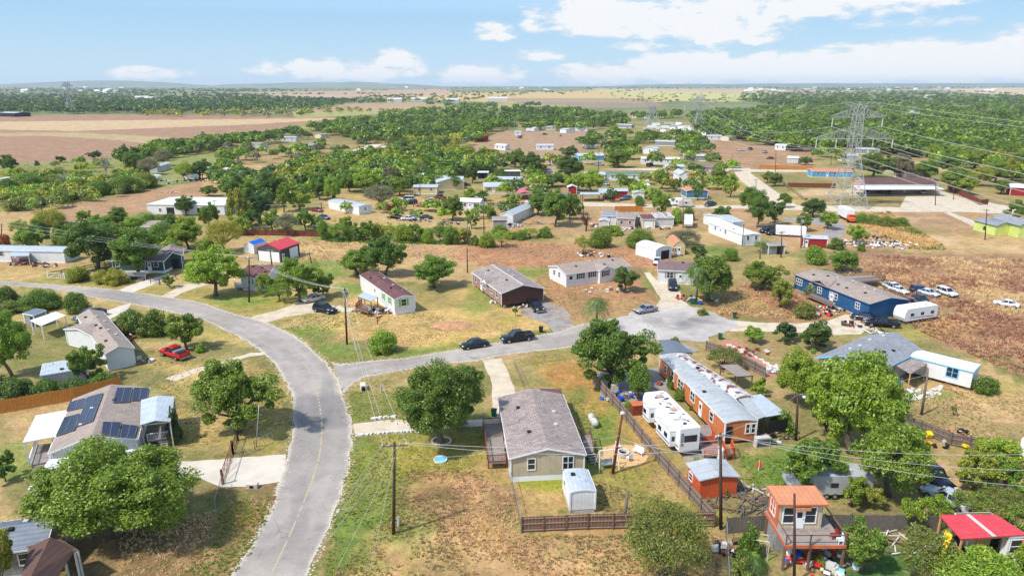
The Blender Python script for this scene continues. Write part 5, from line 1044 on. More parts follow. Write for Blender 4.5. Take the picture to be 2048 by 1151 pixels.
# right middle
house('mobile_home', 'white mobile home with flat white roof angled beside dark trees', 'mobile home', [(1488,470),(1522,468),(1470.5,441.5)], 3.0, .3, 'y', 'white_siding', 'roof_white', skirt=.6, over=.1, wins=[('S',.25,.8,1.1),('S',.75,.8,1.1),('W',.2,.8,1),('W',.5,.8,1)], doors=[('W',.35,.9,2)], vents=4, ph='the angled white mobile home')
house('house', 'white and grey house partly hidden behind the angled white mobile home', 'house', [(1466,444),(1488,442),None], 3.0, .8, 'x', 'white_siding', 'roof_metal', skirt=.2, over=.2, depth=14, ph='the half-hidden white and grey house')
camper('cargo_trailer', 'white enclosed cargo trailer parked beside the gravel drive', (1580,472), (1560,471), 8.0, 2.5, 2.9, 'cargo trailer', stripes=None, wins=0, frontflat=True, ph='the white cargo trailer')
house('shed', 'red and white shed with pale roof near the white cargo trailer', 'shed', [(1606,494),(1653,496),None], 2.6, .5, 'x', 'red_wall', 'roof_metal', base=True, depth=3.5, skirt=.05, over=.15, doors=[('S',.12,.9,2)], ph='the red and white shed')
house('shed', 'grey open-fronted shed beside the pole and wire fence', 'shed', [(1536,509),(1568,508),None], 2.5, .4, 'x', 'grey_wall', 'shingle_grey', base=True, depth=3.5, skirt=.02, over=.15, doors=[('S',.7,1.5,2,.03,'black')], ph='the grey open-fronted shed')  # black panel painted as the shade inside the open front
house('house', 'lime coloured cottage with dark roof and green trim beside the larger lime house', 'house', [(1993,452),(2030,451),(1974,440)], 2.9, 1.0, 'y', 'lime', 'shingle_slate', trim='teal', skirt=.05, over=.2, wins=[('W',.5,.6,.9)], ph='the lime cottage')
house('house', 'larger lime green house with dark roof cut by the picture edge', 'house', [(2040,452),(2075,452),(2012,436)], 3.6, 1.6, 'y', 'lime', 'shingle_slate', trim='teal', skirt=.05, over=.3, wins=[('W',.3,.8,1)], ph='the larger lime house')
# pylon plot
hs = house('ranch_house', 'long brown-roofed ranch house with deep white carport roof by the pylon', 'house', [(1728,385),(1872,386),None], 3.3, 2.2, 'x', 'pink_wall', 'roof_brown', base=True, depth=12, skirt=.1, over=.3, wins=[('S',.12,1.4,1.1),('S',.5,1.4,1.1),('S',.62,1,1.1)], doors=[('S',.56,1,2)], ph='the long ranch house')
canopy('carport', 'long white carport roof on posts fronting the brown ranch house', 'carport', [(1716,379),(1890,378),(1868,371),(1706,371)], 2.9, 'roof_white', pm='pale')
house('mobile_home', 'sky blue mobile home with terracotta roof behind the pylon', 'mobile home', [(1623,355),(1705,356),None], 3.0, .9, 'x', 'sky_wall', 'roof_terra', base=True, depth=7, skirt=.5, skm='cream', over=.2, wins=[('S',.15,.9,1),('S',.55,.9,1)], doors=[('S',.38,.9,2)], ph='the sky blue mobile home')
house('barn', 'red and white barn at the picture edge past the rusty fence', 'barn', [(2019,390),(2090,394),None], 3.2, .9, 'x', 'red_wall', 'roof_white', base=True, depth=9, skirt=.02, over=.3, ph='the red and white barn')
# mid distance
MIDH = [ # base L, base R, depth, z, rise, axis, wall, roof, shape, wins, name, cat, label, phrase
 ((296,428),(450,430),15,3.3,1.4,'x','white_siding','roof_white','hip',3,'barn','barn','broad white-roofed barn with dark open bays','the white-roofed barn'),
 ((272,471),(309,472),8,2.8,1,'x','white_siding','shingle_taupe','gable',1,'cottage','cottage','small taupe roofed cottage behind the spreading trees','the small taupe cottage'),
 ((827,388),(874,388),7,2.9,.4,'x','yellow_wall','roof_bluegrey','gable',2,'house','house','low yellow house with flat blue-grey roof','the low yellow house'),
 ((874,381),(928,378),12,3.4,1.5,'y','yellow_wall','roof_bluegrey','gable',0,'house','house','tall yellow gabled house joined to the low yellow one','the yellow gabled house'),
 ((969,388),(1044,387),9,3.0,1.1,'x','yellow_wall','roof_bluegrey','gable',4,'house','house','cream house with brown shutters and blue-grey roof','the cream house'),
 ((1003,355),(1041,355),4,3.0,.2,'x','charcoal_wall','roof_white','flat',0,'mobile_home','mobile home','dark grey boxy trailer with flat white roof','the dark grey boxy trailer'),
 ((1084,353),(1106,353),6,2.8,.8,'x','pink_wall','shingle_slate','gable',2,'cottage','cottage','tiny brick coloured cottage with black roof','the tiny brick cottage'),
 ((1136,388),(1153,388),3,2.8,.8,'y','red_wall','roof_white','gable',0,'shed','shed','small red shed with white roof edge','the small red shed'),
 ((1222,397),(1255,397),6,3.0,.4,'x','red_wall','roof_bluegrey','gable',0,'workshop','workshop','red workshop with pale roof beside its dark porch','the red workshop'),
 ((1203,361),(1304,362),6,2.9,.9,'x','white_siding','roof_green','gable',7,'mobile_home','mobile home','long white mobile home with faded green roof','the green-roofed mobile home'),
 ((1267,398),(1288,398),3.5,2.5,.6,'y','white_panel','roof_metal','gable',0,'shed','shed','plain cream shed near the orange fence','the plain cream shed'),
 ((1282,383),(1298,383),3,2.6,.4,'x','white_siding','roof_white','shed',1,'cabin','cabin','tiny white cabin with porch posts','the tiny white cabin'),
 ((1358,364),(1376,364),11,3.4,1.4,'y','white_siding','roof_metal','gable',0,'garage','garage','tall white gabled garage behind small trees','the tall white garage'),
 ((1372,397),(1415,397),8,3.0,.9,'y','steel_blue','roof_terra','gable',0,'house','house','steel blue gabled house with terracotta roof','the steel blue house'),
 ((1204,449),(1232,450),7,2.9,1,'x','white_siding','shingle_slate','gable',1,'house','house','white house with charcoal roof at the row end','the charcoal roofed white house'),
 ((1234,456),(1268,457),7,3.2,1.1,'x','pink_wall','shingle_grey','gable',2,'house','house','dusty pink house with white storage unit in front','the dusty pink house'),
 ((1285,456),(1309,456),6,2.8,.3,'x','cream','maroon','shed',0,'garage','garage','cream garage with wide door in the little row','the cream garage'),
 ((1311,453),(1346,453),6,2.9,.35,'x','pale','roof_rusty','shed',0,'house','house','pale house with red patched roof at the row end','the red patched roof house'),
 ((1270,450),(1283,450),5,2.7,.5,'x','grey_wall','shingle_grey','gable',1,'shed','shed','narrow grey shed between the pink house and the garage','the narrow grey shed'),
 ((1198,455),(1217,456),3,2.3,.5,'y','pale','roof_metal','gable',0,'shed','shed','small round-topped white shed with red toys','the small white yard shed'),
 ((986,454),(1014,454),3.5,2.4,.7,'x','grey_wall','shingle_grey','gable',0,'shed','shed','weathered grey board shed beside the junk heap','the weathered grey shed'),
 ((580,302),(601,303),9,3.2,1.3,'y','white_siding','roof_metal','gable',2,'house','house','white gabled house with three dark windows among oaks','the white gabled farmhouse'),
 ((604,300),(634,300),9,3,1,'x','dark','shingle_slate','gable',0,'barn','barn','dark open barn beside the white gabled farmhouse','the dark open barn'),
 ((562,283),(592,283),6,3,.6,'x','white_siding','roof_metal','gable',2,'mobile_home','mobile home','white trailer tucked below the ploughed field','the tucked-in white trailer'),
 ((706,315),(762,316),9,2.8,.7,'x','grey_wall','roof_metal','gable',1,'long_shed','long shed','long grey roofed shed beside the winding far street','the long grey shed'),
 ((764,303),(784,303),6,2.8,.6,'x','white_siding','roof_metal','gable',1,'cottage','cottage','little pale cottage next to the long grey shed','the little pale cottage'),
 ((576,351),(596,351),7,2.6,.7,'x','dark','roof_white','arch',0,'carport_building','carport','rounded white carport with dark opening behind the tan fence','the rounded white carport'),
 ((500,361),(520,362),8,2.8,.7,'x','white_siding','roof_bluegrey','gable',1,'cottage','cottage','pale blue-grey roofed cottage among round trees','the pale roofed cottage'),
 ((858,260),(889,261),9,3.2,.9,'x','white_siding','roof_bluegrey','gable',3,'house','house','long pale house in the far oak belt','the long pale far house'),
 ((942,282),(967,283),8,3.2,1.3,'x','red_wall','roof_red_x','gable',0,'barn','barn','bright red barn at the edge of the brown field','the bright red barn'),
 ((1029,271),(1042,271),7,3,.8,'x','white_siding','roof_bluegrey','gable',1,'cottage','cottage','small pale cottage above the brown field','the cottage above the brown field'),
 ((1132,266),(1149,265),8,3,.8,'y','white_siding','roof_bluegrey','gable',1,'house','house','pale angled house where the brown field meets the wood','the pale angled house'),
 ((1157,323),(1208,322),9,3.2,1.0,'x','sky_wall','roof_metal','gable',3,'house','house','sky blue house with wide grey metal roof','the wide sky blue house'),
 ((1233,316),(1245,316),8,3.2,.8,'x','pale','roof_metal','gable',0,'shed','shed','narrow grey shed behind the bright round trees','the narrow far shed'),
 ((1285,307),(1313,308),9,3.2,1.2,'y','white_siding','roof_bluegrey','gable',1,'house','house','pale gabled house with open porch in the far trees','the open-porch far house'),
 ((1283,328),(1358,329),7,3,.6,'x','white_siding','roof_white','gable',5,'mobile_home','mobile home','long white trailer behind two round dark trees','the long far white trailer'),
 ((1574,326),(1595,327),6,3,.7,'x','pale','roof_white','gable',0,'shed','shed','cream metal shed beyond the yellow fence','the cream metal shed'),
 ((1796,241),(1849,242),14,4,1,'x','cream','roof_white','gable',0,'warehouse','warehouse','cream metal warehouse standing in the woods','the cream warehouse'),
 ((1727,203),(1742,203),20,6,1,'x','pale','roof_white','flat',0,'warehouse','warehouse','smaller white block building far in the woods','the far white block'),
 ((1746,204),(1766,204),20,8,1,'x','pale','roof_white','flat',0,'warehouse','warehouse','larger white block building far in the woods','the larger far white block'),
 ((315,345),(342,337),4,2.9,.5,'x','pale','roof_bluegrey','gable',2,'mobile_home','mobile home','tilted looking pale trailer in scrub below the red field','the scrubland trailer'),
 ((52,392),(82,393),5,2.6,.8,'x','fence_red','maroon','gable',1,'cottage','cottage','rusty roofed hut half hidden in scrub','the rusty roofed hut'), ((108,393),(127,393),5,2.6,.9,'x','fence_red','maroon','gable',1,'cottage','cottage','smaller rusty roofed hut beside the first scrubland hut','the smaller rusty hut'),
 ((0,371),(12,371),5,3,.3,'x','white_siding','roof_white','flat',0,'mobile_home','mobile home','white trailer end at the picture edge in scrub','the edge trailer'), ((0,233),(31,234),20,5,1,'x','dark','roof_metal','gable',0,'barn','barn','low dark barn beyond the ploughed field','the low dark barn'),
 ((386,294),(402,293),5,2.8,.6,'x','white_siding','roof_blue','gable',1,'cottage','cottage','little blue-roofed cottage among the field edge trees','the little blue-roofed cottage'), ((498,296),(520,297),8,3,.8,'x','pale','shingle_taupe','gable',1,'cottage','cottage','taupe roofed cottage beside a pale round tree','the far taupe cottage'),
 ((450,357),(476,357),6,2.7,.5,'x','white_siding','roof_bluegrey','gable',1,'cottage','cottage','low pale cottage behind the campers','the low pale cottage'), ((818,361),(850,362),8,2.8,.5,'x','white_siding','roof_white','gable',2,'mobile_home','mobile home','white roofed trailer among dense trees near the yellow houses','the dense-tree trailer'),
 ((905,345),(928,345),9,2.9,.8,'y','white_siding','roof_metal','gable',1,'house','house','white house behind the yellow gabled house','the house behind the yellow gable'), ((955,357),(976,357),5,2.8,.4,'x','dark','roof_white','flat',0,'carport_building','carport','white flat carport with dark opening by the boxy trailer','the white flat carport'),
]
for m in MIDH:
    a, b, dp, z, ri, ax, wl, rf, shp, nw, nm, cat, lb, ph = m
    far = a[1] < 300; tr = 'white' if not far else None; ww = [('S', (i+.5)/nw, .8, 1.0) for i in range(nw)] if nw else []
    sh = 'wood_red' if 'brown shutters' in lb else None
    dd = []
    if 'wide door' in lb: dd = [('S',.5,2.6,2.1)]
    elif 'open' in lb and 'porch' not in lb: dd = [('S',.3,2.6,2.3,.05,'black'),('S',.7,2.6,2.3,.05,'black')]  # open bays: black panels in place of the shade inside
    elif nw >= 3 and not far: dd = [('S', 1/nw, .9, 2.0)]
    house(nm, lb, cat, [a, b, None], z, ri, ax, wl, rf, base=True, depth=dp, skirt=.05 if nm in ('barn','shed','garage','carport_building','warehouse','workshop') else .45, over=.25, wins=ww, doors=dd, shape=shp, ph=ph, fascia=not far, trim=tr or 'white', shutters=sh, vents=0 if far else 1)
house('mobile_home', 'small white single-wide with pale blue roof near the red van', 'mobile home', [(717.4,412.8),(742.8,409),(674.4,398)], 2.9, .3, 'y', 'white_panel', 'roof_bluegrey', skirt=.4, over=.08, wins=[('S',.5,.5,1.0),('W',.55,.6,1.1),('W',.72,.6,1.1)], vents=1, ph='the small white single-wide')
house('house', 'white shed house with tilted blue-grey roof near the weathered shed', 'house', [(999.7,428),(1026,430),(1041,409)], 2.9, 1.0, 'y', 'white_siding', 'roof_bluegrey', skirt=.1, over=.15, ph='the blue-grey gabled shed house')
canopy('carport', 'faded pink carport roof beside the cream house', 'carport', [(1031,387),(1066,387),(1062,377),(1038,377)], 2.6, 'roof_pink', rise=.6, pm='white')
canopy('carport', 'long low grey carport next to the red workshop', 'carport', [(1160,389),(1200,389),(1200,384),(1160,384)], 2.7, 'roof_metal', pm='dark'); canopy('porch', 'pale lean-to porch on the red workshop', 'porch', [(1196,386),(1222,386),(1224,376),(1198,376)], 2.8, 'roof_bluegrey', pm='dark')
house('storage_unit', 'tall white storage unit in front of the dusty pink house', 'storage unit', [(1251,456),(1266,456),None], 2.9, .1, 'x', 'white', 'white', base=True, depth=2, skirt=.02, over=.02, shape='flat', doors=[('S',.5,1,2)], ph='the tall white storage unit')
for k, (x, y, w_, d_, c_) in enumerate([(1304,257,9,3,'white'),(1318,260,8,3,'pale'),(1331,258,8,3,'white'),(1345,262,7,3,'white'),(1352,256,9,3,'pale'),(1362,260,8,3,'white'),(1372,258,9,3,'white'),(1381,262,7,3,'white'),(1338,250,10,4,'pale'),(1357,251,12,4,'white'),(1312,252,8,3,'white'),(1370,266,8,3,'white'),(1296,262,8,3,'pale'),(1326,266,6,3,'white')]):
    camper('parked_camper', 'one of the white campers crowded in the far storage lot below the pylons', (x, y), (x+6+(k%3), y+(k%2)), w_, 2.8, 3.1, 'camper', None, 'campers in the far storage lot', body=c_, small=True, hitch=False)
LS = set()
def auto_label(pre, x, y):
    ls = sorted(LAND, key=lambda L: (L[0]-x)**2+((L[1]-y)*2.2)**2); A_ = ls[0]; dx, dy = x-A_[0], (y-A_[1])*2.2; rel = 'behind' if dy < -abs(dx) else ('in front of' if dy > abs(dx) else 'beside'); lb = f'{pre} {rel} {A_[2]}'; k = 0; l0 = lb
    while lb in LS: lb = ORD[k]+' '+l0; k += 1
    LS.add(lb); return lb
MK = [('white','white_siding','roof_white','white-roofed'),('white','white_siding','roof_bluegrey','blue-grey roofed'),('cream','cream','shingle_taupe','taupe roofed'),('grey','grey_wall','roof_metal','metal-roofed'),('pale','pale','roof_metal','metal-roofed'),('brick-coloured','pink_wall','shingle_brown','brown-roofed')]
for k, (x, y) in enumerate([(843,276),(917,262),(932,263),(830,337),(927,333),(800,330),(690,322),(896,298),(808,257),(1008,245),(1102,260),(1071,261),(1061,262),(1163,262),(1208,280),(1249,256),(1297,237),(1282,235),(1404,270),(1430,280),(1465,281),(1391,322),(1180,295),(1691,243),(1722,241),(1594,244),(1555,272),(1735,308),(1700,322),(1835,357),(1788,343),(1832,226),(1829,200),(1949,208),(870,322),(760,345),(1000,300),(1090,300),(1120,330),(1330,292),(1350,345),(1420,345),(1560,300),(745,268),(650,276),(1010,372),(1190,362),(1110,408),(940,420),(900,372)]):
    w = [7,12,9,14,6,11][k*5 % 6]; P = G(x, y); m_ = MK[k*7 % 6]; hw = w/2*ppm(y); kd = 'trailer' if w > 10 else 'cottage'; far = y < 300
    house('mobile_home' if kd == 'trailer' else 'cottage', auto_label(f'small {m_[0]} {m_[3]} {kd}', x, y), 'mobile home' if kd == 'trailer' else 'cottage', [(x-hw, y+(k % 3-1)*.6), (x+hw, y-(k % 3-1)*.6), None], 3.0, .8, 'x', m_[1], m_[2], base=True, depth=5.5+(k % 3), skirt=.4, over=.25, fascia=not far, wins=[('S',.25,.9,1),('S',.75,.9,1)], doors=[] if far else [('S',.5,.9,2)])
for k, (x, y) in enumerate([(700,330),(720,336),(890,308),(940,304),(1020,318),(1105,318),(1135,346),(1200,331),(1230,330),(1300,333),(1340,334),(1350,368),(1210,370),(1330,362),(1420,412),(1080,412),(1130,402),(960,398),(880,398),(930,372),(760,322),(610,345),(560,368),(530,368),(545,366),(480,366),(1500,300),(1530,306),(1540,318),(1700,345),(1850,340),(1090,270),(1120,272),(1040,276)]):
    kk = ('sedan','suv','pickup','van')[k*3 % 4]; cn, cl = [('white',(228,230,232)),('silver',(180,184,190)),('black',(34,36,42)),('dark blue',(44,60,100)),('maroon',(120,44,50))][k*3 % 5]
    car(kk, {'sedan':'car','suv':'suv','van':'van','pickup':'pickup_truck'}[kk], auto_label(cn+' '+{'sedan':'saloon','suv':'SUV','van':'van','pickup':'pickup'}[kk]+' parked', x, y), (x, y), (x+(6 if k % 2 else -5), y+(k % 3-1)), cl, {'sedan':'car','suv':'SUV','van':'van','pickup':'pickup truck'}[kk])
# far town: tiny pale houses
r = random.Random(5)
for k in range(46):
    x = r.choice([r.uniform(0, 260), r.uniform(20, 240), r.uniform(1480, 1560), r.uniform(700, 1100), r.uniform(1560,1990)]); y = r.uniform(176, 186) if x < 600 or x > 1470 else r.uniform(175, 184)
    s = r.uniform(.8, 1.6); P = G(x, y); mb = MB(); w_ = 22*s; d_ = 14*s; h_ = 8*s; mb.box(-w_/2,-d_/2,0,w_/2,d_/2,h_); mb.prism([(-d_/2-.5,h_),(0,h_+4*s),(d_/2+.5,h_)], -w_/2-.5, w_/2+.5, 'x'); tag(mb.build('distant_house', r.choice(['white','pale','white']), loc=P, rz=r.uniform(-.5,.5)), 'tiny pale house in the distant town at the horizon', 'house', 'houses of the distant town')
for (x, y, w_, h_) in ((285,200,34,7),(300,201,22,6),(840,203,40,6),(995,203,50,7),(790,205,34,7),(905,205,30,6),(1560,186,40,9),(1860,197,30,7)):
    P = G(x, y); d_ = w_*.5; mb = MB(); mb.box(-w_/2,-d_/2,0,w_/2,d_/2,h_); mb.prism([(-d_/2-.5,h_),(0,h_+4),(d_/2+.5,h_)], -w_/2-.5, w_/2+.5, 'x'); tag(mb.build('farm_building', 'pale', loc=P), 'lone pale farm building in the far fields', 'farm building', 'lone farm buildings')
# ============================================================ FENCES
fence('picket_fence', 'brown board fence with exposed rails running across the picture bottom', [(1043,1064),(1175,1058),(1427,1053)], 1.75, 'picket', inner=-1)
fence('picket_fence', 'long weathered board fence between the tan home and the orange home', [(1427,1053),(1300,905),(1240,826),(1187,768)], 1.8, 'picket', 'fence_grey', inner=1)
fence('chain_fence', 'chain link fence along the street side of the tan double-wide home', [(1043,1064),(1030,1000),(1020,960)], 1.3, 'chain'); fence('chain_fence', 'chain link fence around the lawn behind the tan double-wide home', [(1050,780),(1030,735),(1090,724),(1145,717)], 1.3, 'chain')
fence('board_fence', 'fresh orange cedar fence behind the solar panel house', [(-40,834),(60,816),(150,800),(243,777)], 1.9, 'board', 'cedar', 'cedar', 'cedar', inner=1)
fence('board_fence', 'grey board fence behind the raised orange cabin', [(1452,1066),(1540,1060),(1700,1060),(1880,1062)], 1.8, 'board', 'fence_grey', 'fence_grey', inner=1); fence('chain_fence', 'low wire fence along the dry lot beside the raised cabin garden', [(1452,1066),(1453,1110),(1456,1170)], 1.4, 'chain')
fence('board_fence', 'dark weathered fence below the slate roofed house', [(1770,845),(1840,866),(1900,890),(1975,905)], 1.7, 'board', 'fence_grey', 'fence_grey', inner=-1); fence('board_fence', 'grey board fence beside the faded red terrace', [(1412,700),(1470,722),(1530,755)], 1.7, 'board', 'fence_grey', 'fence_grey')
fence('board_fence', 'long rusty brown fence behind the red-roofed garage', [(486,470),(560,471),(640,473)], 1.7, 'board', 'fence_red', 'fence_red', 'fence_red'); fence('board_fence', 'yellow new wood fence along the far straight street', [(1519,337),(1625,340)], 1.9, 'board', 'cedar', 'cedar', 'cedar', sp=4)
fence('board_fence', 'red-brown fence around the plot below the pylon', [(1575,374),(1670,376)], 1.9, 'board', 'fence_red', 'fence_red', 'fence_red', sp=4); fence('rail_fence', 'wire and post fence beside the bending pale road', [(1562,365),(1580,380),(1606,399)], 1.3, 'rail', post='wood'); fence('rail_fence', 'dark rail fence before the ranch house forecourt', [(1650,404),(1725,404),(1800,410)], 1.3, 'rail', post='dark', rail='dark', sp=5)
fence('board_fence', 'rusty brown corner fence by the far drive', [(1895,378),(1960,410),(1975,409)], 2, 'board', 'fence_red', 'fence_red', 'fence_red'); fence('board_fence', 'bright orange board fence behind the dusty pink house', [(1230,423),(1285,423)], 1.9, 'board', 'cedar', 'cedar', 'cedar'); fence('board_fence', 'tan fence curving beside the far street end', [(577,366),(600,362),(622,357)], 1.9, 'board', 'cedar', 'cedar', 'cedar')
fence('rail_fence', 'white and dark rail fence beside the dark green house drive', [(302,567),(320,570),(352,557)], 1.3, 'rail', post='wood', rail='wood'); fence('rail_fence', 'dark rail fence running back from the white gate', [(97,555),(150,545),(230,530)], 1.2, 'rail', post='dark', rail='dark'); fence('chain_fence', 'wire fence along the grass verge before the dark green house', [(135,557),(200,562),(262,566)], 1.2, 'chain')
fence('rail_fence', 'pale rail fence beside the deep blue house deck', [(1770,562),(1830,575),(1880,590)], .5, 'rail', post='wood', rail='wood', sp=4); fence('chain_fence', 'chain link fence beside the concrete drive and gate', [(446,972),(432,1020)], 1.3, 'chain'); fence('chain_fence', 'chain link fence below the thin grey lamp post', [(478,915),(510,900),(545,880)], 1.2, 'chain')
def gate(nm, lab, a, b, h, mat, n=3):
    A = G(*a); B = G(*b); E = empty(nm, A, 0, lab, 'gate'); B = B-A; o = V(0,0,0)
    for p in (o, B): MB().box(p.x-.1,p.y-.1,0,p.x+.1,p.y+.1,h+.25).build('post', mat, E)
    m = MB(); m.beam((0,0,.15), B+V(0,0,.15), .06); m.beam((0,0,h), B+V(0,0,h), .06); k = max(3, int(B.length/.5))
    for i in range(k+1): p = B*i/k; m.beam(p+V(0,0,.15), p+V(0,0,h), .035)
    for i in range(n): m.beam(B*i/n+V(0,0,.15), B*(i+1)/n+V(0,0,h), .04)
    m.build('gate_panel', mat, E)
gate('iron_gate', 'dark maroon iron sliding gate across the concrete drive', (446,968), (466,908), 1.6, 'fence_red'); gate('iron_gate', 'short dark iron gate leaf beside the lone upright tree', (466,908), (476,880), 1.3, 'dark'); gate('field_gate', 'white tube field gate beside the bending street', (97,556), (130,558), 1.3, 'white', 2)
# ============================================================ VEHICLES
car('sedan','car','black saloon parked on the side street ahead of the black pickup',(949,694),(930,697),(26,28,34),'car',ph='the parked black saloon'); car('pickup','pickup_truck','black crew cab pickup parked on the side street verge',(1034,681),(1012,684),(24,26,32),'pickup truck',ph='the parked black pickup')
car('pickup','pickup_truck','black pickup on the grey pad beside the mauve and brown double-wide',(1071,618),(1080,626),(26,26,30),'pickup truck'); car('sedan','car','silver grey saloon standing on the turning circle',(1291,624),(1274,627),(150,150,156),'car',ph='the silver grey saloon')
car('suv','suv','black SUV on the pale drive before the lime shuttered trailer',(650,624),(668,627),(26,28,36),'SUV',ph='the black SUV'); car('sedan','car','beige saloon parked beside the black SUV',(627,602),(612,605),(198,186,170),'car')
car('pickup','pickup_truck','bright red pickup with silver toolbox parked on the grass',(350,713),(330,706),(200,24,30),'pickup truck',ph='the red pickup'); mb = MB(); P = G(352,714); o = MB().box(-.45,-.85,1.1,.15,.85,1.5).build('tool_box','galv',loc=(P.x-.5,P.y,.03)); c_ = G(330,706)-P; o.rotation_euler.z = atan2(c_.y,c_.x); o.location = (P.x-cos(o.rotation_euler.z)*.9, P.y-sin(o.rotation_euler.z)*.9, .03); tag(o,'silver toolbox lying in the bed of the red pickup','toolbox')
car('pickup','pickup_truck','dark grey pickup on the short drive behind the taupe roofed home',(180,637),(164,642),(74,78,92),'pickup truck',ph='the dark grey pickup')
car('pickup','pickup_truck','black and chrome pickup half under trees in the corner yard',(1862,962),(1890,985),(20,24,44),'pickup truck',ph='the shaded black pickup'); car('sedan','car','silver saloon behind the bushes next to the shaded black pickup',(1893,1005),(1862,990),(190,196,202),'car',sc=1.05)
car('suv','suv','dark SUV facing out of the purple roofed house drive',(1345,577),(1346,583),(40,44,54),'SUV'); car('sedan','car','white car tucked behind the purple roofed white house',(1314,527),(1313,532),(225,228,232),'car')
car('pickup','pickup_truck','black old truck parked before the deep blue house',(1762,652),(1738,650),(20,24,36),'pickup truck',ph='the black old truck'); car('sedan','car','dark car nosed in beside the black old truck',(1728,640),(1716,638),(28,34,50),'car')
WR = [('sedan','white coupe at the near end of the scrapped car row',(1797,585),(1816,591),(225,228,228)),('pickup','white scrapped pickup behind the deep blue house',(1786,581),(1800,587),(218,220,222)),('suv','dark blue scrapped wagon in the weeds',(1842,585),(1858,586),(38,44,80)),('sedan','pale blue and white scrapped saloon in the row',(1856,590),(1872,594),(205,220,235)),('sedan','dark saloon with blue windscreen in the scrapped row',(1842,603),(1856,610),(44,52,66)),('suv','white scrapped wagon with open side at the row end',(1893,590),(1905,594),(228,230,232)),('pickup','maroon old car against the deep blue wall',(1820,612),(1832,614),(120,60,66)),('sedan','lone white car abandoned in the brown weeds',(2012,612),(2000,610),(232,236,240))]
for k_, lb, c, f, cl in WR: car(k_, 'scrapped_car', lb, c, f, cl, 'car', 'scrapped cars in the brown weeds', sc=.92)
landmark(1850,600,'the scrapped car row'); landmark(2012,612,'the lone abandoned white car')
MC = [('van','red and white van by the small white single-wide',(783,420),(770,420),(190,30,45)),('van','white box van parked beside the tall yard trees',(815,402),(804,402),(230,232,235)),('sedan','orange-red vintage coupe on the dry yard',(845,412),(833,413),(225,80,50)),('suv','dark jeep in the dry yard',(822,408),(812,409),(40,46,50)),('pickup','white old lorry beside the orange-red coupe',(862,406),(850,406),(200,206,212)),('sedan','dark red car under the tree near the pole',(634,423),(645,424),(130,50,56)),('sedan','silver car below the tree near the rusty fence',(640,455),(655,454),(170,176,184)),('sedan','blue-grey car behind the small tree at the pole',(648,438),(655,439),(90,100,140)),('sedan','grey saloon resting with lifted bonnet in the dry yard',(826,438),(815,438),(170,180,184)),('sedan','black stripped car beside the grey saloon',(850,438),(840,438),(60,62,66)),('sedan','pale scrap car with blue windows at the yard row end',(816,440),(807,440),(214,216,220)),('sedan','brown rusted engine-less car in the dry yard',(789,436),(783,436),(86,50,46)),
 ('pickup','dark blue pickup under the long white carport roof',(1735,386),(1735,391),(40,56,110)),('sedan','navy saloon at the ranch house forecourt',(1778,388),(1778,393),(40,60,120)),('pickup','white-nosed pickup under the far carport end',(1846,387),(1847,392),(190,194,200)),('suv','dark SUV below the white carport roof',(1758,385),(1758,390),(44,46,60)),
 ('pickup','white pickup parked behind the far round trees',(985,318),(975,318),(230,232,235)),('sedan','white saloon next to the far white pickup',(975,316),(967,316),(226,228,232)),('sedan','white car before the wide sky blue house',(1180,322),(1172,322),(230,232,234)),('suv','grey car outside the red workshop',(1250,400),(1242,401),(120,130,150)),('sedan','silver car at the corner of the bending road',(1473,336),(1465,336),(180,184,190)),('suv','dark car behind the angled white mobile home',(1546,469),(1536,470),(30,34,50)),('suv','second dark car nearest the white cargo trailer',(1533,465),(1524,466),(36,38,46)),('pickup','white-grey truck in the far yard row of campers',(440,366),(430,368),(214,218,222)),
 ('sedan','dark blue car in the far pylon yard',(1362,281),(1356,281),(50,54,70)),('sedan','white car in the far pylon yard',(1372,284),(1365,284),(210,214,220)),('suv','pale van in the far pylon yard',(1380,281),(1373,281),(196,200,208)),('sedan','silver car alone beside the far pylon clearing',(1482,302),(1475,302),(200,204,210))]
for k_, lb, c, f, cl in MC: car(k_, {'sedan':'car','suv':'suv','van':'van','pickup':'pickup_truck'}[k_], lb, c, f, cl, 'car')
landmark(783,428,'the red and white van'); landmark(845,418,'the orange-red coupe')
camper('travel_trailer','white travel trailer with red swooshes beside the deep blue house',(1828,640),(1795,645),8.0,2.5,2.95,stripes='wood_red',ph='the white travel trailer'); camper('travel_trailer','silver grey caravan under the trees behind the raised cabin',(1650,985),(1590,985),8.6,2.5,2.8,body='caravan_grey',stripes=None,ph='the silver grey caravan')
camper('travel_trailer','boxy white motorhome end-on near the red patched roof house',(1376,452),(1376,460),7,2.5,3.1,stripes=None,wins=2,ph='the boxy white motorhome'); camper('travel_trailer','white camper beside the far campers yard',(465,348),(478,348),7,2.5,3,stripes=None,wins=2); camper('travel_trailer','second white camper nearer the pole in the far campers yard',(384,360),(394,361),6.5,2.5,2.9,stripes=None,wins=2); camper('travel_trailer','old white camper at the scrubland junk strip',(312,362),(322,363),6,2.4,2.8,stripes=None,wins=1); camper('travel_trailer','white camper by the little street near the bright round tree',(1352,411),(1345,411),5,2.4,2.7,stripes=None,wins=1); camper('travel_trailer','grey pop-up camper beside the white one on the little street',(1370,414),(1378,414),5,2.4,2.5,body='pale',stripes=None,wins=1); camper('flat_trailer','white box trailer at the picture edge above the corner yard',(2085,915),(2060,930),7,2.5,3.0,'trailer',None,wins=0,frontflat=True)
camper('cargo_trailer','white horse trailer parked beside the light pole yard',(1060,283-20),(1068,263),8,2.8,3,stripes=None,small=True)
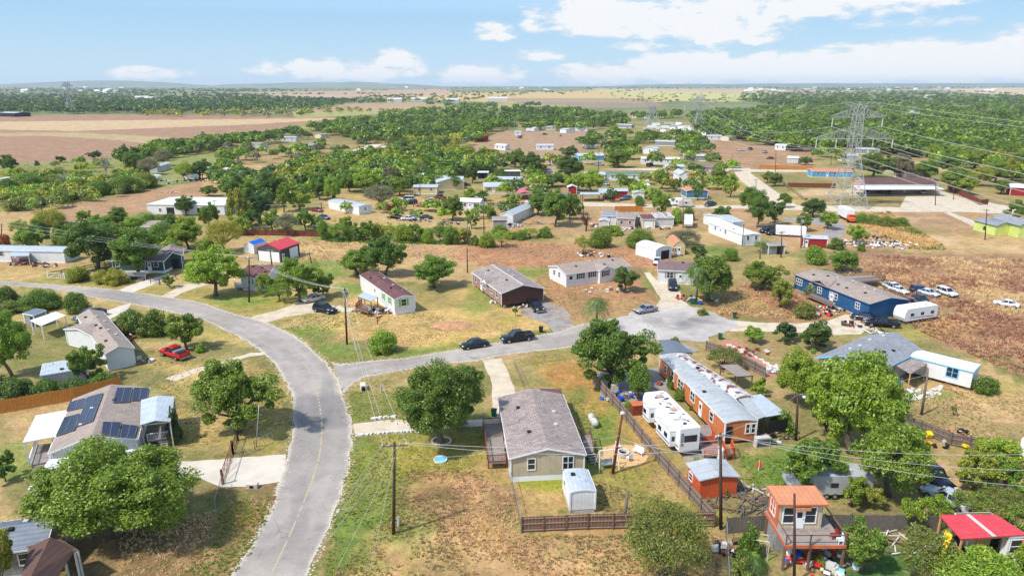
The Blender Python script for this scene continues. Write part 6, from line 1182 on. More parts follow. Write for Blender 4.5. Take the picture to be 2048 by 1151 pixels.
def box_truck():
    P = G(1693,440); D = G(1712,450)-P; E = empty('box_truck', P, atan2(D.y,D.x), 'white box lorry with orange-red cab beside the weedy verge', 'lorry'); landmark(1693,440,'the white box lorry')
    b = MB(); b.box(-5.5,-1.25,1.05,2.6,1.25,3.8); b.build('cargo_box','roof_white',E); c = MB(); loft(c,[(2.8,1.05,.6,2.4),(3.8,1.05,.6,2.5),(4.4,1.0,.6,1.7),(5.2,.95,.6,1.5)]); c.build('cab','orange_shed',E); g = MB(); g.box(4.0,-.9,1.7,4.28,.9,2.25); g.build('windscreen','glass',E)
    for x in (-4,-3,4.2):
        for s in (-1,1): t = MB(); t.tube([(x,s*.85,.48),(x,s*1.2,.48)],.48,12); t.build('wheel','tyre',E)
box_truck()
def fifth_wheel():
    # rear (towards camera) left/right base corners
    a = G(1357,914); b = G(1407,908); u = (b-a).normalized(); n = V(-u.y,u.x,0); e = G(1318,822); Ln = 11.0; E = empty('fifth_wheel_trailer', a, atan2(u.y,u.x), 'white fifth wheel camper with slide-outs beside the orange home', 'camper'); landmark(1380,914,'the fifth wheel camper'); w = 2.5; h = 3.75
    pr = [(0,.75),(0,h-.1),(.15,h),(Ln-1.6,h),(Ln-.5,h-.25),(Ln,h-1.1),(Ln,1.9),(Ln-2.3,1.75),(Ln-2.5,.75)]; m = MB(); k = len(pr)
    for x in (0,w):
        for y,z in pr: m.v.append((x,y,z))
    m.f += [tuple(range(k)),tuple(range(k,2*k))[::-1]]+[(i,(i+1)%k,k+(i+1)%k,k+i) for i in range(k)]; m.build('body','white',E)
    for y0,y1,nm_ in ((.9,4.7,'slide_out'),(7.0,8.9,'slide_out')):
        s = MB(); s.box(-.85,y0,1.0,.02,y1,2.95); so = s.build('slide_out','white',E); t = MB(); t.box(-.88,y0-.03,2.95,.02,y1+.03,3.0); t.build('slide_top','pale',so)
        for q in ([y0+.7,y0+2.4] if y1-y0 > 3 else [y0+.9]): g = MB(); g.box(-.87,q,1.75,-.84,q+.85,2.35); g.build('window','glass',so)
        g = MB(); g.box(-.87,y0+.1,1.3,-.845,y1-.1,1.42); g.build('stripe','charcoal',so)
        g = MB(); g.box(-.6,y0-.02,1.7,-.2,y0+.0,2.3); g.build('window','glass',so)
    g = MB(); g.box(.55,-.03,1.9,w-.35,.01,2.75); g.build('rear_window','glass',E); g = MB(); [g.box(.15,-.05,1.5+.3*i,.4,-.01,1.55+.3*i) for i in range(6)]; g.box(.15,-.05,1.5,.18,-.01,3.1); g.box(.37,-.05,1.5,.4,-.01,3.1); g.build('ladder','charcoal',E)
    for q in (-.02,w+.0): g = MB(); g.box(q-.01,.3,1.15,q+.03,Ln-2.6,1.3); g.build('stripe','charcoal',E)
    for i,(x,y) in enumerate(((1.25,2.0),(1.2,4.6),(1.3,6.4),(1.1,8.3))):
        g = MB(); g.cbox((x,y,h+.12),.8 if i%2 else .5,.7 if i%2 else .5,.24); g.build('roof_vent','pale' if i%2 == 0 else 'pink_wall',E)
    [MB().cbox((1.2+((i*37)%11-5)*.17, .5+i*.55, h+.012), .25+((i*13)%5)*.15, .12+((i*7)%4)*.1, .02, i).build('roof_patch','charcoal',E) for i in range(17)]
    for y in (3.9,4.8):
        for x in (.1,w-.1): t = MB(); t.tube([(x-.12,y,.4),(x+.12,y,.4)],.4,12); t.build('wheel','tyre',E)
    for x in (.4,w-.4): MB().box(x-.06,Ln-2.6,0,x+.06,Ln-2.5,1).build('landing_leg','galv',E)
    MB().box(.1,-.1,.6,w-.1,.02,.78).build('bumper','charcoal',E)
fifth_wheel()
# ============================================================ POLES, WIRES, PYLONS
P1, T1, t1 = pole('dark pole with pale crossarm beside the curving street', (787,1067), (789,884), arm=(2.4,.1), brace=True, ph='the dark crossarm pole')
P2, T2, t2 = pole('leaning rust-red pole with white lamp by the fire pit', (1225,946), (1245,826), 'pole_red', lamp=False, ph='the leaning lamp pole'); MB().lathe([(.1,-.15),(.26,-.02),(.22,.16),(.06,.24)], t2-P2.location+V(0,0,.1), 10).build('lamp_head','insul',P2)
P3, T3, t3 = pole('dark pole in front of the bright orange shed', (1442,1057), (1441,866), arm=(1.2,.5), ph='the pole at the orange shed'); P4, T4, t4 = pole('short broken weathered pole stump at the brown board fence', (1246,1052), (1256,981), 'pole_grey', r=.17)
P5, T5, t5 = pole('dark pole standing on the dry lawn at the side street corner', (694,688), (689,576), arm=(.9,.3), ph='the pole at the street corner'); P6, T6, t6 = pole('dark pole on the verge before the maroon roofed house', (498,604), (498,512), arm=(1.8,.2), lamp=True, ph='the pole before the maroon roof')
P7, T7, t7 = pole('brown pole leaning before the red-roofed garage', (545,540), (540,499), arm=(1.6,-.3)); P8, T8, t8 = pole('pole with street lamp below the big bright green tree', (1592,880), (1596,786), lamp=True, ph='the pole with street lamp'); P9, T9, t9 = pole('grey leaning pole before the flat-roofed white trailer', (1843,829), (1856,742), 'pole_grey', ph='the grey leaning pole')
P10, T10, t10 = pole('thin dark pole standing before the raised orange cabin', (1589,1165), (1589,1050), r=.12, h=9.0)
lamp = pole('thin grey lamp post below the lone upright tree', (512,893), (518,792), 'galv', r=.06, h=5.6)
SP_ = [((1970,479.7),(1974,418),True,'slim dark pole with transformer before the lime cottage'),((1871,411),(1871,368),True,'dark pole on its island in the ranch forecourt'),((1907,399),(1909,362),False,'pole with crossarm by the rusty corner fence'),((1551,344),(1552,300),False,'pole behind the yellow new wood fence'),((1465,338),(1465,300),False,'pole at the bend of the pale road'),
 ((1602,496),(1603,432),True,'dark pole with grey transformer by the red and white shed'),((1562,515),(1564,462),False,'dark leaning pole beside the grey open-fronted shed'),((1520,518),(1521,482),False,'pale pole near the round bright trees'),((1484,492),(1488,446),False,'tall slim pole by the angled white mobile home'),((1366,456),(1366,396),False,'pole beside the boxy white motorhome'),((1512,392),(1512,358),False,'slim pole along the pale bending road'),
 ((1167,437),(1165,388),False,'pole beside the dead leaning trunk'),((1197,340),(1198,298),False,'tall pole behind the green-roofed mobile home'),((968,466),(967,408),False,'dark pole left of the weathered grey shed'.replace('left of','near')),((938,492),(934,443),True,'pale footed pole at the long hedge'),((827,414),(828,380),False,'white pole beside the white box van'),((840,390),(840,366),False,'pole in front of the low yellow house'),
 ((647,455),(642,404),False,'dark pole at the end of the rusty brown fence'),((430,432),(428,400),False,'pole before the open bays of the barn'),((405,358),(405,330),True,'pole with pale box among the far campers'),((442,358),(442,336),False,'second pole among the far campers'),((95,450),(75,396),True,'leaning pole in the yellow-green tree'),((3,478),(3,446),False,'pole at the picture edge by the rusty orange bush'),((979,338),(979,310),False,'pole behind the dark grey boxy trailer'),((1057,325),(1057,300),False,'pole near the pair of dark far trees'),
 ((935,545),(934,495),False,'short pole behind the deep green round bush'),((625,535),(618,504),False,'slim pole behind the red-roofed garage corner'),((1228,306),(1228,284),False,'far pole beside the wide sky blue house'),((770,298),(770,270),False,'far pole in the oak belt'),((714,300),(714,276),False,'far pole beside the long grey shed'),((540,372),(540,345),False,'far pole near the tan curving fence'),((1662,330),(1663,304),False,'far pole with crossarms behind the sky blue trailer')]
PT = {}
for k, (b, t, tr, lb) in enumerate(SP_):
    e, T, tp = pole(lb, b, t, 'pole_grey' if 'pale' in lb or 'white' in lb else 'pole_wood', arm=None if k in (7,14,22,25) else (1.9, .3*(k % 5)), tr=tr, r=.13); PT[k] = tp; landmark(b[0], b[1], 'the '+lb.split(' ')[0]+' pole '+' '.join(lb.split(' ')[lb.split(' ').index('pole')+1:][:5]) if k in (0,5,6,9,11) else 'x') if k in (0,) else None
def far_pt(px, py, z): return G(px, py, z)
W = lambda a, b, s, lb, r=.02: wire(a, b, s, lb, r)
for i, dz in enumerate((0, 1, 2)): W(T1[(0,1,3)[i]], T5[(0,1,3)[i]], 1.0, 'overhead wire from the dark crossarm pole over the side street')
W(t1+V(0,0,-1.7), t2+V(0,0,-2.6), .5, 'wire from the dark crossarm pole to the leaning lamp pole'); W(T1[3], t3+V(0,0,-.6), .7, 'long wire passing over the tan home toward the orange shed pole'); W(T1[2], t3+V(0,0,-1.5), .9, 'lower long wire toward the orange shed pole')
for i in range(3): W(T3[i], G(2120, 905+i*36, 8.6-.8*i), .9, 'wire running from the orange shed pole over the corner yard')
W(t3+V(0,0,-2.2), t2+V(0,0,-3), .4, 'slack wire joining the lamp pole and the orange shed pole'); W(T3[0], t8, .6, 'service wire from the orange shed pole to the street lamp pole'); W(t8, t9+V(0,0,-.4), .5, 'wire between the street lamp pole and the grey leaning pole')
for i in range(3): W(T5[i], T6[min(i,3)], 1.2, 'overhead wire from the corner pole to the pole by the maroon roof'); W(T6[i], G(-80, 420+i*10, 9), 1.0, 'overhead wire leading past the spreading trees')
for i in range(3): W(T1[i], V(-26-i*1.0, -12, 8.5), .8, 'overhead wire going out below the picture by the curving street')
for x, lb in ((740,'pale guy wire of the dark crossarm pole'),(690,'second guy wire beside the curving street')): W(t1+V(0,0,-1.2), G(x if x > 700 else 672, 1140, 0), .05, lb, .018)
W(T5[1], G(712,700,0.3), .1, 'guy wire of the corner pole', .02)
gp = G(712,700,0); o = MB().tube([gp, gp+V(0,0,1.9)], .09, 8).build('pole_marker', 'insul'); tag(o, 'white plastic guy wire guard at the side street corner', 'marker post')
for a, b in ((14,13),(13,11),(5,8),(8,9),(17,14),(18,17),(0,1),(2,3),(19,20),(7,6),(12,24),(23,24),(3,4),(10,4),(21,22)):
    W(PT[a]+V(0,0,-.1), PT[b]+V(0,0,-.1), 1.0, f'thin far overhead wire between two village poles', .028)
TA, attA, topA = pylon((1691,414), hgt(G(1691,414), 204), 'big grey lattice pylon with two wide crossarms by the pale road', yaw=.07, w_up=19.5, w_lo=29, bw=10.5, ww=3.2)
H2 = hgt(G(1395,264), 190); TB, attB, topB = pylon((1395,264), H2, 'middle distance pylon with single wide crossarm above the camper lot', yaw=.1, w_up=12, w_lo=29, bw=13, simple=True, z_up=.86, z_lo=.72, s=1.3); TC, attC, topC = pylon((1302,251), hgt(G(1302,251), 212), 'small far pylon behind the camper lot', yaw=.1, w_up=10, w_lo=12, bw=18, simple=True, s=1.3); TD, attD, topD = pylon((143,228), hgt(G(143,228), 164), 'faint pylon standing in the dark far woods', yaw=.3, w_up=16, w_lo=26, bw=14, simple=True, s=1.9)
landmark(1691,430,'the big lattice pylon')
off = V(-5, -310, 3)
def bundle(a, b, sag, lb):
    for d in (-.25, .25):
        wire(a+V(d,0,0), b+V(d,0,0), sag, lb, .03, n=26, group='high voltage conductors')
for i, a in enumerate(attA):
    bundle(a, a+off, 6, 'high voltage conductor coming from the big pylon toward the corner trees'); bundle(a, attB[i]+V(0,0,2), 11, 'high voltage conductor between the big and the middle pylon')
for i, a in enumerate(topA): wire(a, a+off, 5, 'thin earth wire above the high voltage conductors', .035, group='earth wires', n=20); wire(a, topB[i], 9, 'thin earth wire above the high voltage conductors', .035, group='earth wires', n=20)
# ============================================================ SMALL THINGS
def thing(mb_parts, nm, lab, cat, c, f=None, z=0.0, ph=None, group=None):
    P = G(*c); rz = 0
    if f: D = G(*f)-P; rz = atan2(D.y, D.x)
    E = empty(nm, V(P.x, P.y, z), rz, lab, cat, group)
    for n_, mb, mt in mb_parts: mb.build(n_, mt, E)
    if ph: landmark(c[0], c[1], ph)
    return E
def trash_bin(lab, c, col, lid=None, tip=False):
    b = MB(); n = len(b.v); b.v += [(-.25,-.25,.06),(.25,-.25,.06),(.25,.25,.06),(-.25,.25,.06),(-.32,-.33,.98),(.32,-.33,.98),(.32,.33,.98),(-.32,.33,.98)]; b.f += [(0,3,2,1),(4,5,6,7),(0,1,5,4),(1,2,6,5),(2,3,7,6),(3,0,4,7)]
    l = MB(); l.box(-.36,-.36,.98,.36,.34,1.06); w = MB(); w.tube([(-.3,.28,.12),(.3,.28,.12)],.12,8); h = MB(); h.beam((-.25,.4,.95),(.25,.4,.95),.05)
    return thing([('bin_body',b,col),('lid',l,lid or col),('wheels',w,'tyre'),('handle',h,'black')],'wheeled_bin',lab,'wheelie bin',c,(c[0]+8,c[1]+1))
trash_bin('green wheelie bin alone on the terrace corner by the turning circle',(1440,678),'green_bin'); trash_bin('dark green wheelie bin tipped back at the dry weeds',(1469,636),'green_bin','black'); trash_bin('green wheelie bin first in the row beneath the palm',(1383,607),'green_bin'); trash_bin('second green wheelie bin in the row beneath the palm',(1391,607),'green_bin'); trash_bin('bright blue wheelie bin with yellow lid beneath the palm',(1400,609),'blue_plastic','yellow_plastic'); trash_bin('black wheelie bin on the side street verge',(1082,664),'black_bin'); trash_bin('dark green wheelie bin against the tan home deck',(988,832),'green_bin','black')
def propane(c, f, lab):
    b = MB(); b.tube([(-1.35,0,.65),(-1.25,0,.65),(-1.0,0,.65),(1.0,0,.65),(1.25,0,.65),(1.35,0,.65)],[.12,.34,.47,.47,.34,.12],14); d = MB(); d.lathe([(.2,1.05),(.22,1.2),(.12,1.28)],(0,0,0),10); l = MB(); [l.box(x-.06,-.3,0,x+.06,.3,.35) for x in (-.7,.7)]
    thing([('tank',b,'pale'),('valve_dome',d,'galv'),('feet',l,'concrete')],'propane_tank',lab,'propane tank',c,f,ph='the propane tank')
propane((1186,848),(1180,838),'pale grey propane tank lying on the lawn beside the tan home')
def firepit():
    P = G(1246,910); m = MB(); n = 40; m.slab([(2.9*cos(2*pi*i/n)*(1+.04*sin(i*2.3)), 2.5*sin(2*pi*i/n)*(1+.04*cos(i*1.7))) for i in range(n)], -.02, .05); tag(m.build('sand_patch','sand',loc=P), 'round tan sand circle around the stone fire pit', 'patio', kind='structure')
    s = MB()
    for k in range(3):
        for i in range(14): t = 2*pi*(i+.5*(k%2))/14; s.cbox((.62*cos(t), .62*sin(t), .12+.16*k), .2, .26, .15, t)
    a = MB(); a.lathe([(.45,.1),(.45,.25)],(0,0,0),14); thing([('stone_ring',s,'stone'),('ash_bed',a,'black')],'fire_pit','ring-shaped stone fire pit on the tan circle','fire pit',(1246,910),z=.05)
    for k,(c,f,lb) in enumerate((((1276,908),(1270,912),'white bench at the far side of the fire pit'),((1258,921),(1252,916),'low pale chair facing the fire pit'),((1236,898),(1240,903),'small white chair behind the fire pit'))):
        b = MB(); w = 1.3 if k == 0 else .55; b.box(-.25,-w/2,.4,.25,w/2,.46); q = MB(); q.box(-.3,-w/2,.46,-.24,w/2,.95); l = [('leg',MB().box(x-.03,y-.03,0,x+.03,y+.03,.4),'white') for x in (-.2,.2) for y in (-w/2+.05,w/2-.05)]
        thing([('seat',b,'white'),('backrest',q,'white')]+l,'garden_bench' if k == 0 else 'garden_chair',lb,'bench' if k == 0 else 'chair',c,f,z=.05)
    m = MB()
    for x in (-1.2,1.2): m.tube([(x,-.8,0),(x*.85,0,2.3)],.05,6); m.tube([(x,.8,0),(x*.85,0,2.3)],.05,6)
    m.tube([(-1.05,0,2.3),(1.05,0,2.3)],.05,6); s = MB(); s.box(-.7,-.25,.5,.7,.25,.56); s.box(-.7,.25,.56,.7,.3,1.0); r = MB(); [r.tube([(x,0,.56),(x,0,2.3)],.02,5) for x in (-.7,.7)]
    thing([('frame',m,'white'),('swing_seat',s,'galv'),('chain',r,'galv')],'swing_seat','white metal swing frame between the back porch and fire pit','garden swing',(1214,935),(1222,934))
firepit()
m = MB(); m.lathe([(.75,.0),(.8,.22),(.72,.22),(.7,.08)],(0,0,0),20); w_ = MB(); w_.lathe([(.7,.05),(.7,.14)],(0,0,0),20); thing([('rim',m,'white'),('water',w_,'light_blue')],'paddling_pool','tiny blue paddling pool on the yellowing lawn','paddling pool',(881,920))
def junk(lab, c, R, n, cols, seed, hmax=.7, nm='junk_pile', cat='junk pile', long=False, ph=None):
    P = G(*c); E = empty(nm, P, 0, lab, cat); r = random.Random(seed); by = {}
    for i in range(n):
        a = r.random()*6.28; q = sqrt(r.random())*R; x, y = q*cos(a)*1.3, q*sin(a)*.8; mt = r.choice(cols); mb = by.setdefault(mt, MB()); z = r.uniform(0, hmax)*(1-q/R*.6); s = r.uniform(.2,.7)
        if long: mb.cbox((x,y,.08+z*.8), r.uniform(1,2.6), .12, .08, r.random()*3.14, r.uniform(-.3,.3))
        elif r.random() < .25: mb.tube([(x,y,z+.1),(x+.1,y+.15,z+.3)], r.uniform(.15,.35), 9)
        else: mb.cbox((x,y,z+s*.3), s, s*r.uniform(.4,1.1), s*r.uniform(.2,.9), r.random()*3.14, r.uniform(-.5,.5))
    A = MB(); me_m = []; fi = []
    for k_, (mt, mb) in enumerate(by.items()): n0 = len(A.v); A.v += mb.v; A.f += [tuple(i_+n0 for i_ in f) for f in mb.f]; fi += [k_]*len(mb.f); me_m.append(mt)
    me = bpy.data.meshes.new(nm); me.from_pydata(A.v, [], A.f); [me.materials.append(M(q)) for q in me_m]; me.polygons.foreach_set('material_index', fi); bpy.data.objects.remove(E); tag(ob(nm, me, loc=P), lab, cat)
    if ph: landmark(c[0], c[1], ph)
J = [('heap of broken grey timber beside the bright orange shed',(1478,1000),3.0,70,['fence_grey','wood','fence_grey'],1,.5,True),('scattered old frames lying near the timber heap',(1510,985),1.8,14,['pale','wood'],2,.3,True),('garden clutter and buckets below the raised cabin balcony',(1640,1125),2.6,40,['white','pale','red_plastic','wood','light_blue','dark'],3,.4,False),('toys and tools at the foot of the cabin post',(1588,1118),1.2,16,['red_plastic','blue_plastic','white','wood_new'],4,.4,False),('dark clutter along the garden wire fence',(1470,1100),1.5,30,['dark','pale','wood'],5,.4,False),
 ('white rubbish and metal heap in the brown field',(1722,489),6,70,['white','pale','dark','white'],6,.9,False),('long row of white salvaged appliances near the weeds',(1788,492),5,70,['white','pale','white','black'],7,.9,False),('low scrap heap behind the salvaged appliances',(1745,476),4,40,['black','pale','dark','rust'],8,.6,False),('clutter of parts under the weathered shed wall',(1022,452),3.4,50,['dark','white','blue_plastic','pale'],9,.7,False),('boards and pipes dumped behind the shed house',(1060,446),4,24,['pale','dark','wood'],10,.4,True),('yard clutter beside the small white yard shed',(1192,452),3,30,['dark','white','red_plastic','wood'],11,.6,False),('bric-a-brac before the dusty pink house',(1250,459),3.4,34,['white','dark','pale','light_blue'],12,.5,False),('scrap in front of the cream garage row',(1318,456),3.4,22,['wood','dark','white'],13,.3,False),
 ('dumped white bags and branches beyond the long white home',(1187,512),3.4,30,['white','pale','dark'],14,.6,False),('concrete blocks and rubble before the long white home',(1230,580),2.4,16,['rock_white','wood','pale'],15,.3,False),('pale slabs scattered on the bare yard',(1192,582),2.2,10,['rock_white','pale'],16,.1,False),('barbecue and clutter beside the open metal building',(1342,512),2.4,30,['dark','pale','wood','black'],17,.6,False),('porch furniture and pots in front of the deep blue house',(1640,622),4.0,60,['dark','white','red_plastic','pale','wood'],18,.5,False),('pallets and pots at the deep blue house drive',(1712,650),2.2,30,['wood_red','green_bin','white','dark'],19,.4,False),('steel frames beside the black old truck',(1752,664),1.6,16,['white','pale','black'],20,.6,True),
 ('scrap timber scattered at the rust-striped lean-to',(1560,878),2.0,28,['dark','pale','green_bin','wood'],21,.5,False),('paving rubble along the slate house walk',(1838,788),2.4,26,['stone','rock_white','pale'],22,.1,False),('bins, tarps and tools along the dark weathered fence',(1900,880),3.2,44,['dark','yellow_plastic','red_plastic','pale','black'],23,.6,False),('car parts and pots behind the picket fence yard',(1240,795),2.2,30,['dark','blue_plastic','pale','wood'],24,.5,False),('porch clutter of the lime shuttered trailer',(762,625),1.6,36,['dark','white','rust','pale'],25,.8,False),('pink flower bed rubble at the orange home wall',(1340,770),1.4,18,['wood_red','pale'],26,.2,False),
 ('blocks and lumber under the raised brown end wall',(1035,612),2.4,26,['rock_white','wood_red','pale'],27,.3,False),('white broken slabs at the corner of the raised home',(998,606),1.4,12,['rock_white','white'],28,.3,False),('clutter round the taupe roofed home deck',(252,680),2.4,34,['dark','white','wood_red','pale'],29,.4,False),('bricks and bucket by the white end wall',(282,722),1.8,20,['rock_white','pale','wood'],30,.2,False),('junk strip of white metal below the scrubland',(330,365),8,60,['white','pale','dark','light_blue'],31,1.0,False),('car parts and metal beside the far campers',(420,362),6,50,['pale','white','dark','rust'],32,.9,False),('red playthings and lumber by the long pale mobile home',(48,528),3.0,30,['red_plastic','white','wood','pale'],33,.6,False),('planks and orange crate beside the pale trailer end',(95,531),3.0,24,['wood','rust','white'],34,.3,False),
 ('scrap lorries parts behind the white fence panels',(1010,412),7,60,['rust','dark','pale','red_plastic'],35,1.2,False),('engine parts strewn across the dry yard',(835,440),6,40,['black','pale','dark'],36,.5,False),('tarped goods by the wrecked vehicle row',(900,448),3,30,['black','pale','wood'],37,.5,False),('grey stones by the terrace planter',(1500,705),2.4,24,['stone','wood','rust'],38,.3,False),('white skip load at the terrace end',(1550,742),1.6,18,['white','pale'],39,.6,False),('brush pile in the dry field near the white barn',(340,386),2.2,16,['wood_red','white'],40,.8,True),
 ('debris of boards in the corner garden',(1800,1085),2.4,40,['wood','stone','pale','fence_grey'],41,.4,True),('bits of carpentry around the red roofed shed',(1910,1090),2.0,30,['wood_new','wood_red','pale','dark'],42,.5,False),('white sheets leaning at the picture corner',(2025,1140),1.6,14,['white','pale'],43,.8,False),('palm yard clutter with red cart',(1378,598),2.2,34,['red_plastic','dark','pale','wood'],44,.5,False),('garden objects beside the pale roofed far yard',(1440,602),1.5,8,['pale','wood'],45,.5,False)]
for lb, c, R, n, cols, sd, hm, lg in J: junk(lb, c, R, n, cols, sd, hm, 'lumber_pile' if lg else 'junk_pile', 'lumber pile' if lg else 'junk pile', lg)
# assorted singles
b = MB(); b.cbox((0,0,.6),1.0,.8,1.2); thing([('cabinet',b,'beige_metal'),('door',MB().box(-.45,-.43,.1,.45,-.4,1.1),'pale')],'utility_cabinet','beige metal cabinet behind the long board fence','cabinet',(1229,783),(1240,783))
b = MB(); b.cbox((0,0,.7),1.5,1.2,1.4); s = MB(); s.beam((.8,-.5,0),(.8,-.5,1.5),.06); s.beam((.8,.5,0),(.8,.5,1.5),.06); [s.beam((.8,-.5,z),(.8,.5,z),.05) for z in (.3,.7,1.1,1.45)]; thing([('tank_body',b,'rust'),('lid',MB().box(-.8,-.65,1.4,.8,.65,1.46),'orange_trim'),('ladder',s,'galv')],'metal_locker','rusty orange metal locker by the long board fence','locker',(1273,826),(1285,825))
b = MB(); [b.lathe([(r_,z),(r_*.9,z+.5)],(x,y,0),9) for r_,z,x,y in ((.5,.0,0,0),(.4,.4,.1,.1))]; thing([('tarp_cover',b,'tarp_blue'),('tie',MB().tube([(-.3,0,.9),(.3,0,.95)],.06,6),'black')],'covered_object','bright blue tarp bundle by the brown shingled porch','tarp bundle',(1795,768),z=0)
b = MB(); b.lathe([(.4,.1),(.42,.2),(.42,1.4),(.3,1.6),(.1,1.65)],(0,0,0),14); thing([('tank',b,'white'),('base',MB().box(-.5,-.5,0,.5,.5,.1),'concrete')],'gas_tank','upright white tank at the end of the orange railed deck','tank',(1440,918))
b = MB(); b.box(-.9,-.35,.0,.9,.35,1.3); thing([('casing',b,'pale'),('grille',MB().box(-.8,-.38,.2,.8,-.35,1.1),'charcoal')],'air_conditioner','white cooling unit beside the patchwork lean-to','cooling unit',(1523,892),(1535,891))
def slide():
    m = MB(); p0, p1 = V(0,0,1.5), V(2.4,0,.2)
    for y in (-.28,.28): m.beam(p0+V(0,y,.1), p1+V(0,y,.1), .06,.2)
    m.beam(p0,p1,.5,.05); m.beam(p1,p1+V(.5,0,0),.5,.05); l = MB(); [l.beam((-.4,y,0),(0,y,1.5),.07) for y in (-.25,.25)]; [l.beam((-.4+.08*i,-.25,.3*i),(-.4+.08*i,.25,.3*i),.05) for i in range(1,5)]
    thing([('chute',m,'yellow_plastic'),('ladder',l,'red_plastic')],'slide','yellow plastic slide beside the red roofed shed','slide',(1893,1092),(1883,1112))
slide()
b = MB(); b.cbox((0,0,.45),1.3,.9,.9); thing([('box_body',b,'white'),('lid',MB().box(-.6,-.4,.9,.1,.4,.95),'dark')],'freezer','white chest freezer with dark lid near the yellow slide','freezer',(1877,1092),(1890,1090))
b = MB(); b.lathe([(.55,0),(.62,.2),(.55,.4)],(0,0,0),14); c_ = MB(); c_.lathe([(.3,.38),(.3,.42)],(0,0,0),12); thing([('planter',b,'stone'),('soil',c_,'dark')],'planter','round stone tyre planter in the corner garden','planter',(1502,1140),ph='the round stone planter')
m = MB(); [m.tube([(x,y,0),(x,y,2)],.05,6) for x in (-.9,.9) for y in (-.5,.5)]; [m.tube([(-.9,y,2),(.9,y,2)],.05,6) for y in (-.5,.5)]; thing([('frame',m,'pale'),('crossbar',MB().tube([(-.9,-.5,1.2),(-.9,.5,1.2)],.04,6),'pale')],'trellis','pale tube trellis frame in the corner garden','trellis',(1513,1110),(1525,1112))
m = MB(); m.tube([(0,0,0),(0,0,1.3)],.05,6); f_ = MB(); f_.prism([(-.45,.5),(.45,.5),(0,1.3)],-.03,.03,'y'); thing([('post',m,'white'),('sign_face',f_,'orange_flag')],'lawn_flag','orange marker flag standing on the green lawn','flag',(1517,940),(1525,940))
m = MB(); m.beam((0,0,0),(0,0,1.2),.14); m.beam((.1,0,1.15),(1.3,.3,1.25),.1); m.beam((0,0,.5),(.8,.2,1.15),.08); h_ = MB(); h_.cbox((.5,.1,1.3),1.5,.3,.12,.2); thing([('post',m,'rust'),('seat',h_,'wood_red')],'rocking_horse_frame','rusty brown yard ornament on the dry lawn','yard ornament',(755,648),(765,646))
for c,lb in (((762,784),'short white utility marker beside the culvert lawn'),((797,1052),'leaning pale meter post beside the dark crossarm pole')): m = MB(); m.tube([(0,0,0),(.06,0,1.0)],.12,8); thing([('post',m,'pale'),('cap',MB().lathe([(.14,1.0),(.12,1.08)],(.06,0,0),8),'galv')],'marker_post',lb,'marker post',c)
m = MB(); m.box(-.7,-.35,0,.7,-.2,.7); m.box(-.7,.2,0,.7,.35,.7); m.box(-.7,-.35,.7,.7,.35,.85); thing([('headwall',m,'concrete'),('pipe_mouth',MB().tube([(-.6,0,.35),(.72,0,.35)],.28,12),'black')],'culvert','concrete culvert mouth in the lawn at the street junction','culvert',(726,778),(730,790)); m = MB(); m.box(-.6,-.3,0,.6,.3,.5); thing([('headwall',m,'concrete'),('pipe_mouth',MB().box(-.2,-.33,.1,.2,-.3,.4),'black')],'culvert','small concrete culvert end below the wide gate drive','culvert',(505,974),(515,974))
m = MB(); [m.box(x-.05,-.05,0,x+.05,.05,.9) for x in (-1.0,1.0)]; thing([('bed',MB().box(-1.4,-.6,.55,1.0,.6,.75),'galv'),('frame',MB().box(-1.4,-.6,.45,1.0,.6,.53),'black'),('wheels',MB().tube([(-.2,-.75,.3),(-.2,-.6,.3)],.3,10),'tyre')],'utility_trailer','small white utility trailer behind the big ringed tree','utility trailer',(920,850),(935,849))
def ring_stones():
    P = G(883,882); mb = MB(); r = random.Random(3)
    for i in range(18): t = 2*pi*i/18; mb.cbox((1.15*cos(t), 1.0*sin(t), .08), .34, .2, .2, t+1.57)
    o = mb.build('stone_ring', 'stone', loc=P); tag(o, 'ring of pale stones around the big lawn tree trunk', 'stone edging')
ring_stones()
def stone_line(lab, pts, n, s=.3, seed=1):
    w = resample([G(*q) for q in pts], n); mb = MB(); r = random.Random(seed); O = w[0]
    for p in w: q = p-O; k = s*r.uniform(.7,1.3); mb.cbox((q.x+r.uniform(-.1,.1), q.y+r.uniform(-.1,.1), k*.3), k*1.5, k, k*.8, r.random()*3, r.uniform(-.2,.2))
    tag(mb.build('rock_edging', 'rock_white', loc=O), lab, 'rock edging')
stone_line('row of white rocks along the caliche drive by the crossarm pole', [(712,872),(770,865),(860,861)], 26, .26, 1); stone_line('short row of white kerb rocks by the small lawn', [(745,838),(790,833)], 10, .3, 2); stone_line('white rock edge of the faded red terrace', [(1455,690),(1500,708),(1545,735)], 24, .3, 3)
for c,R,h,mt,lb in (((905,651),3.0,.7,'dirt_pile','red-brown soil heap on the dry lawn before the raised home'),((1375,428),3,1,'hay','x')):
    if lb == 'x': continue
    P = G(*c); mb = MB(); n = 20; k = 6
    for j in range(k+1):
        for i in range(n): f = 1-j/k; t = 2*pi*i/n; rr = R*f*(1+.2*sin(i*1.9)); mb.v.append((rr*cos(t)*1.3, rr*sin(t)*.7, h*(1-f)**.7+.02*sin(i*5+j)))
    for j in range(k):
        for i in range(n): mb.f.append((j*n+i, j*n+(i+1)%n, (j+1)*n+(i+1)%n, (j+1)*n+i))
    tag(mb.build('soil_heap', mt, loc=P, smooth=True), lb, 'soil heap')
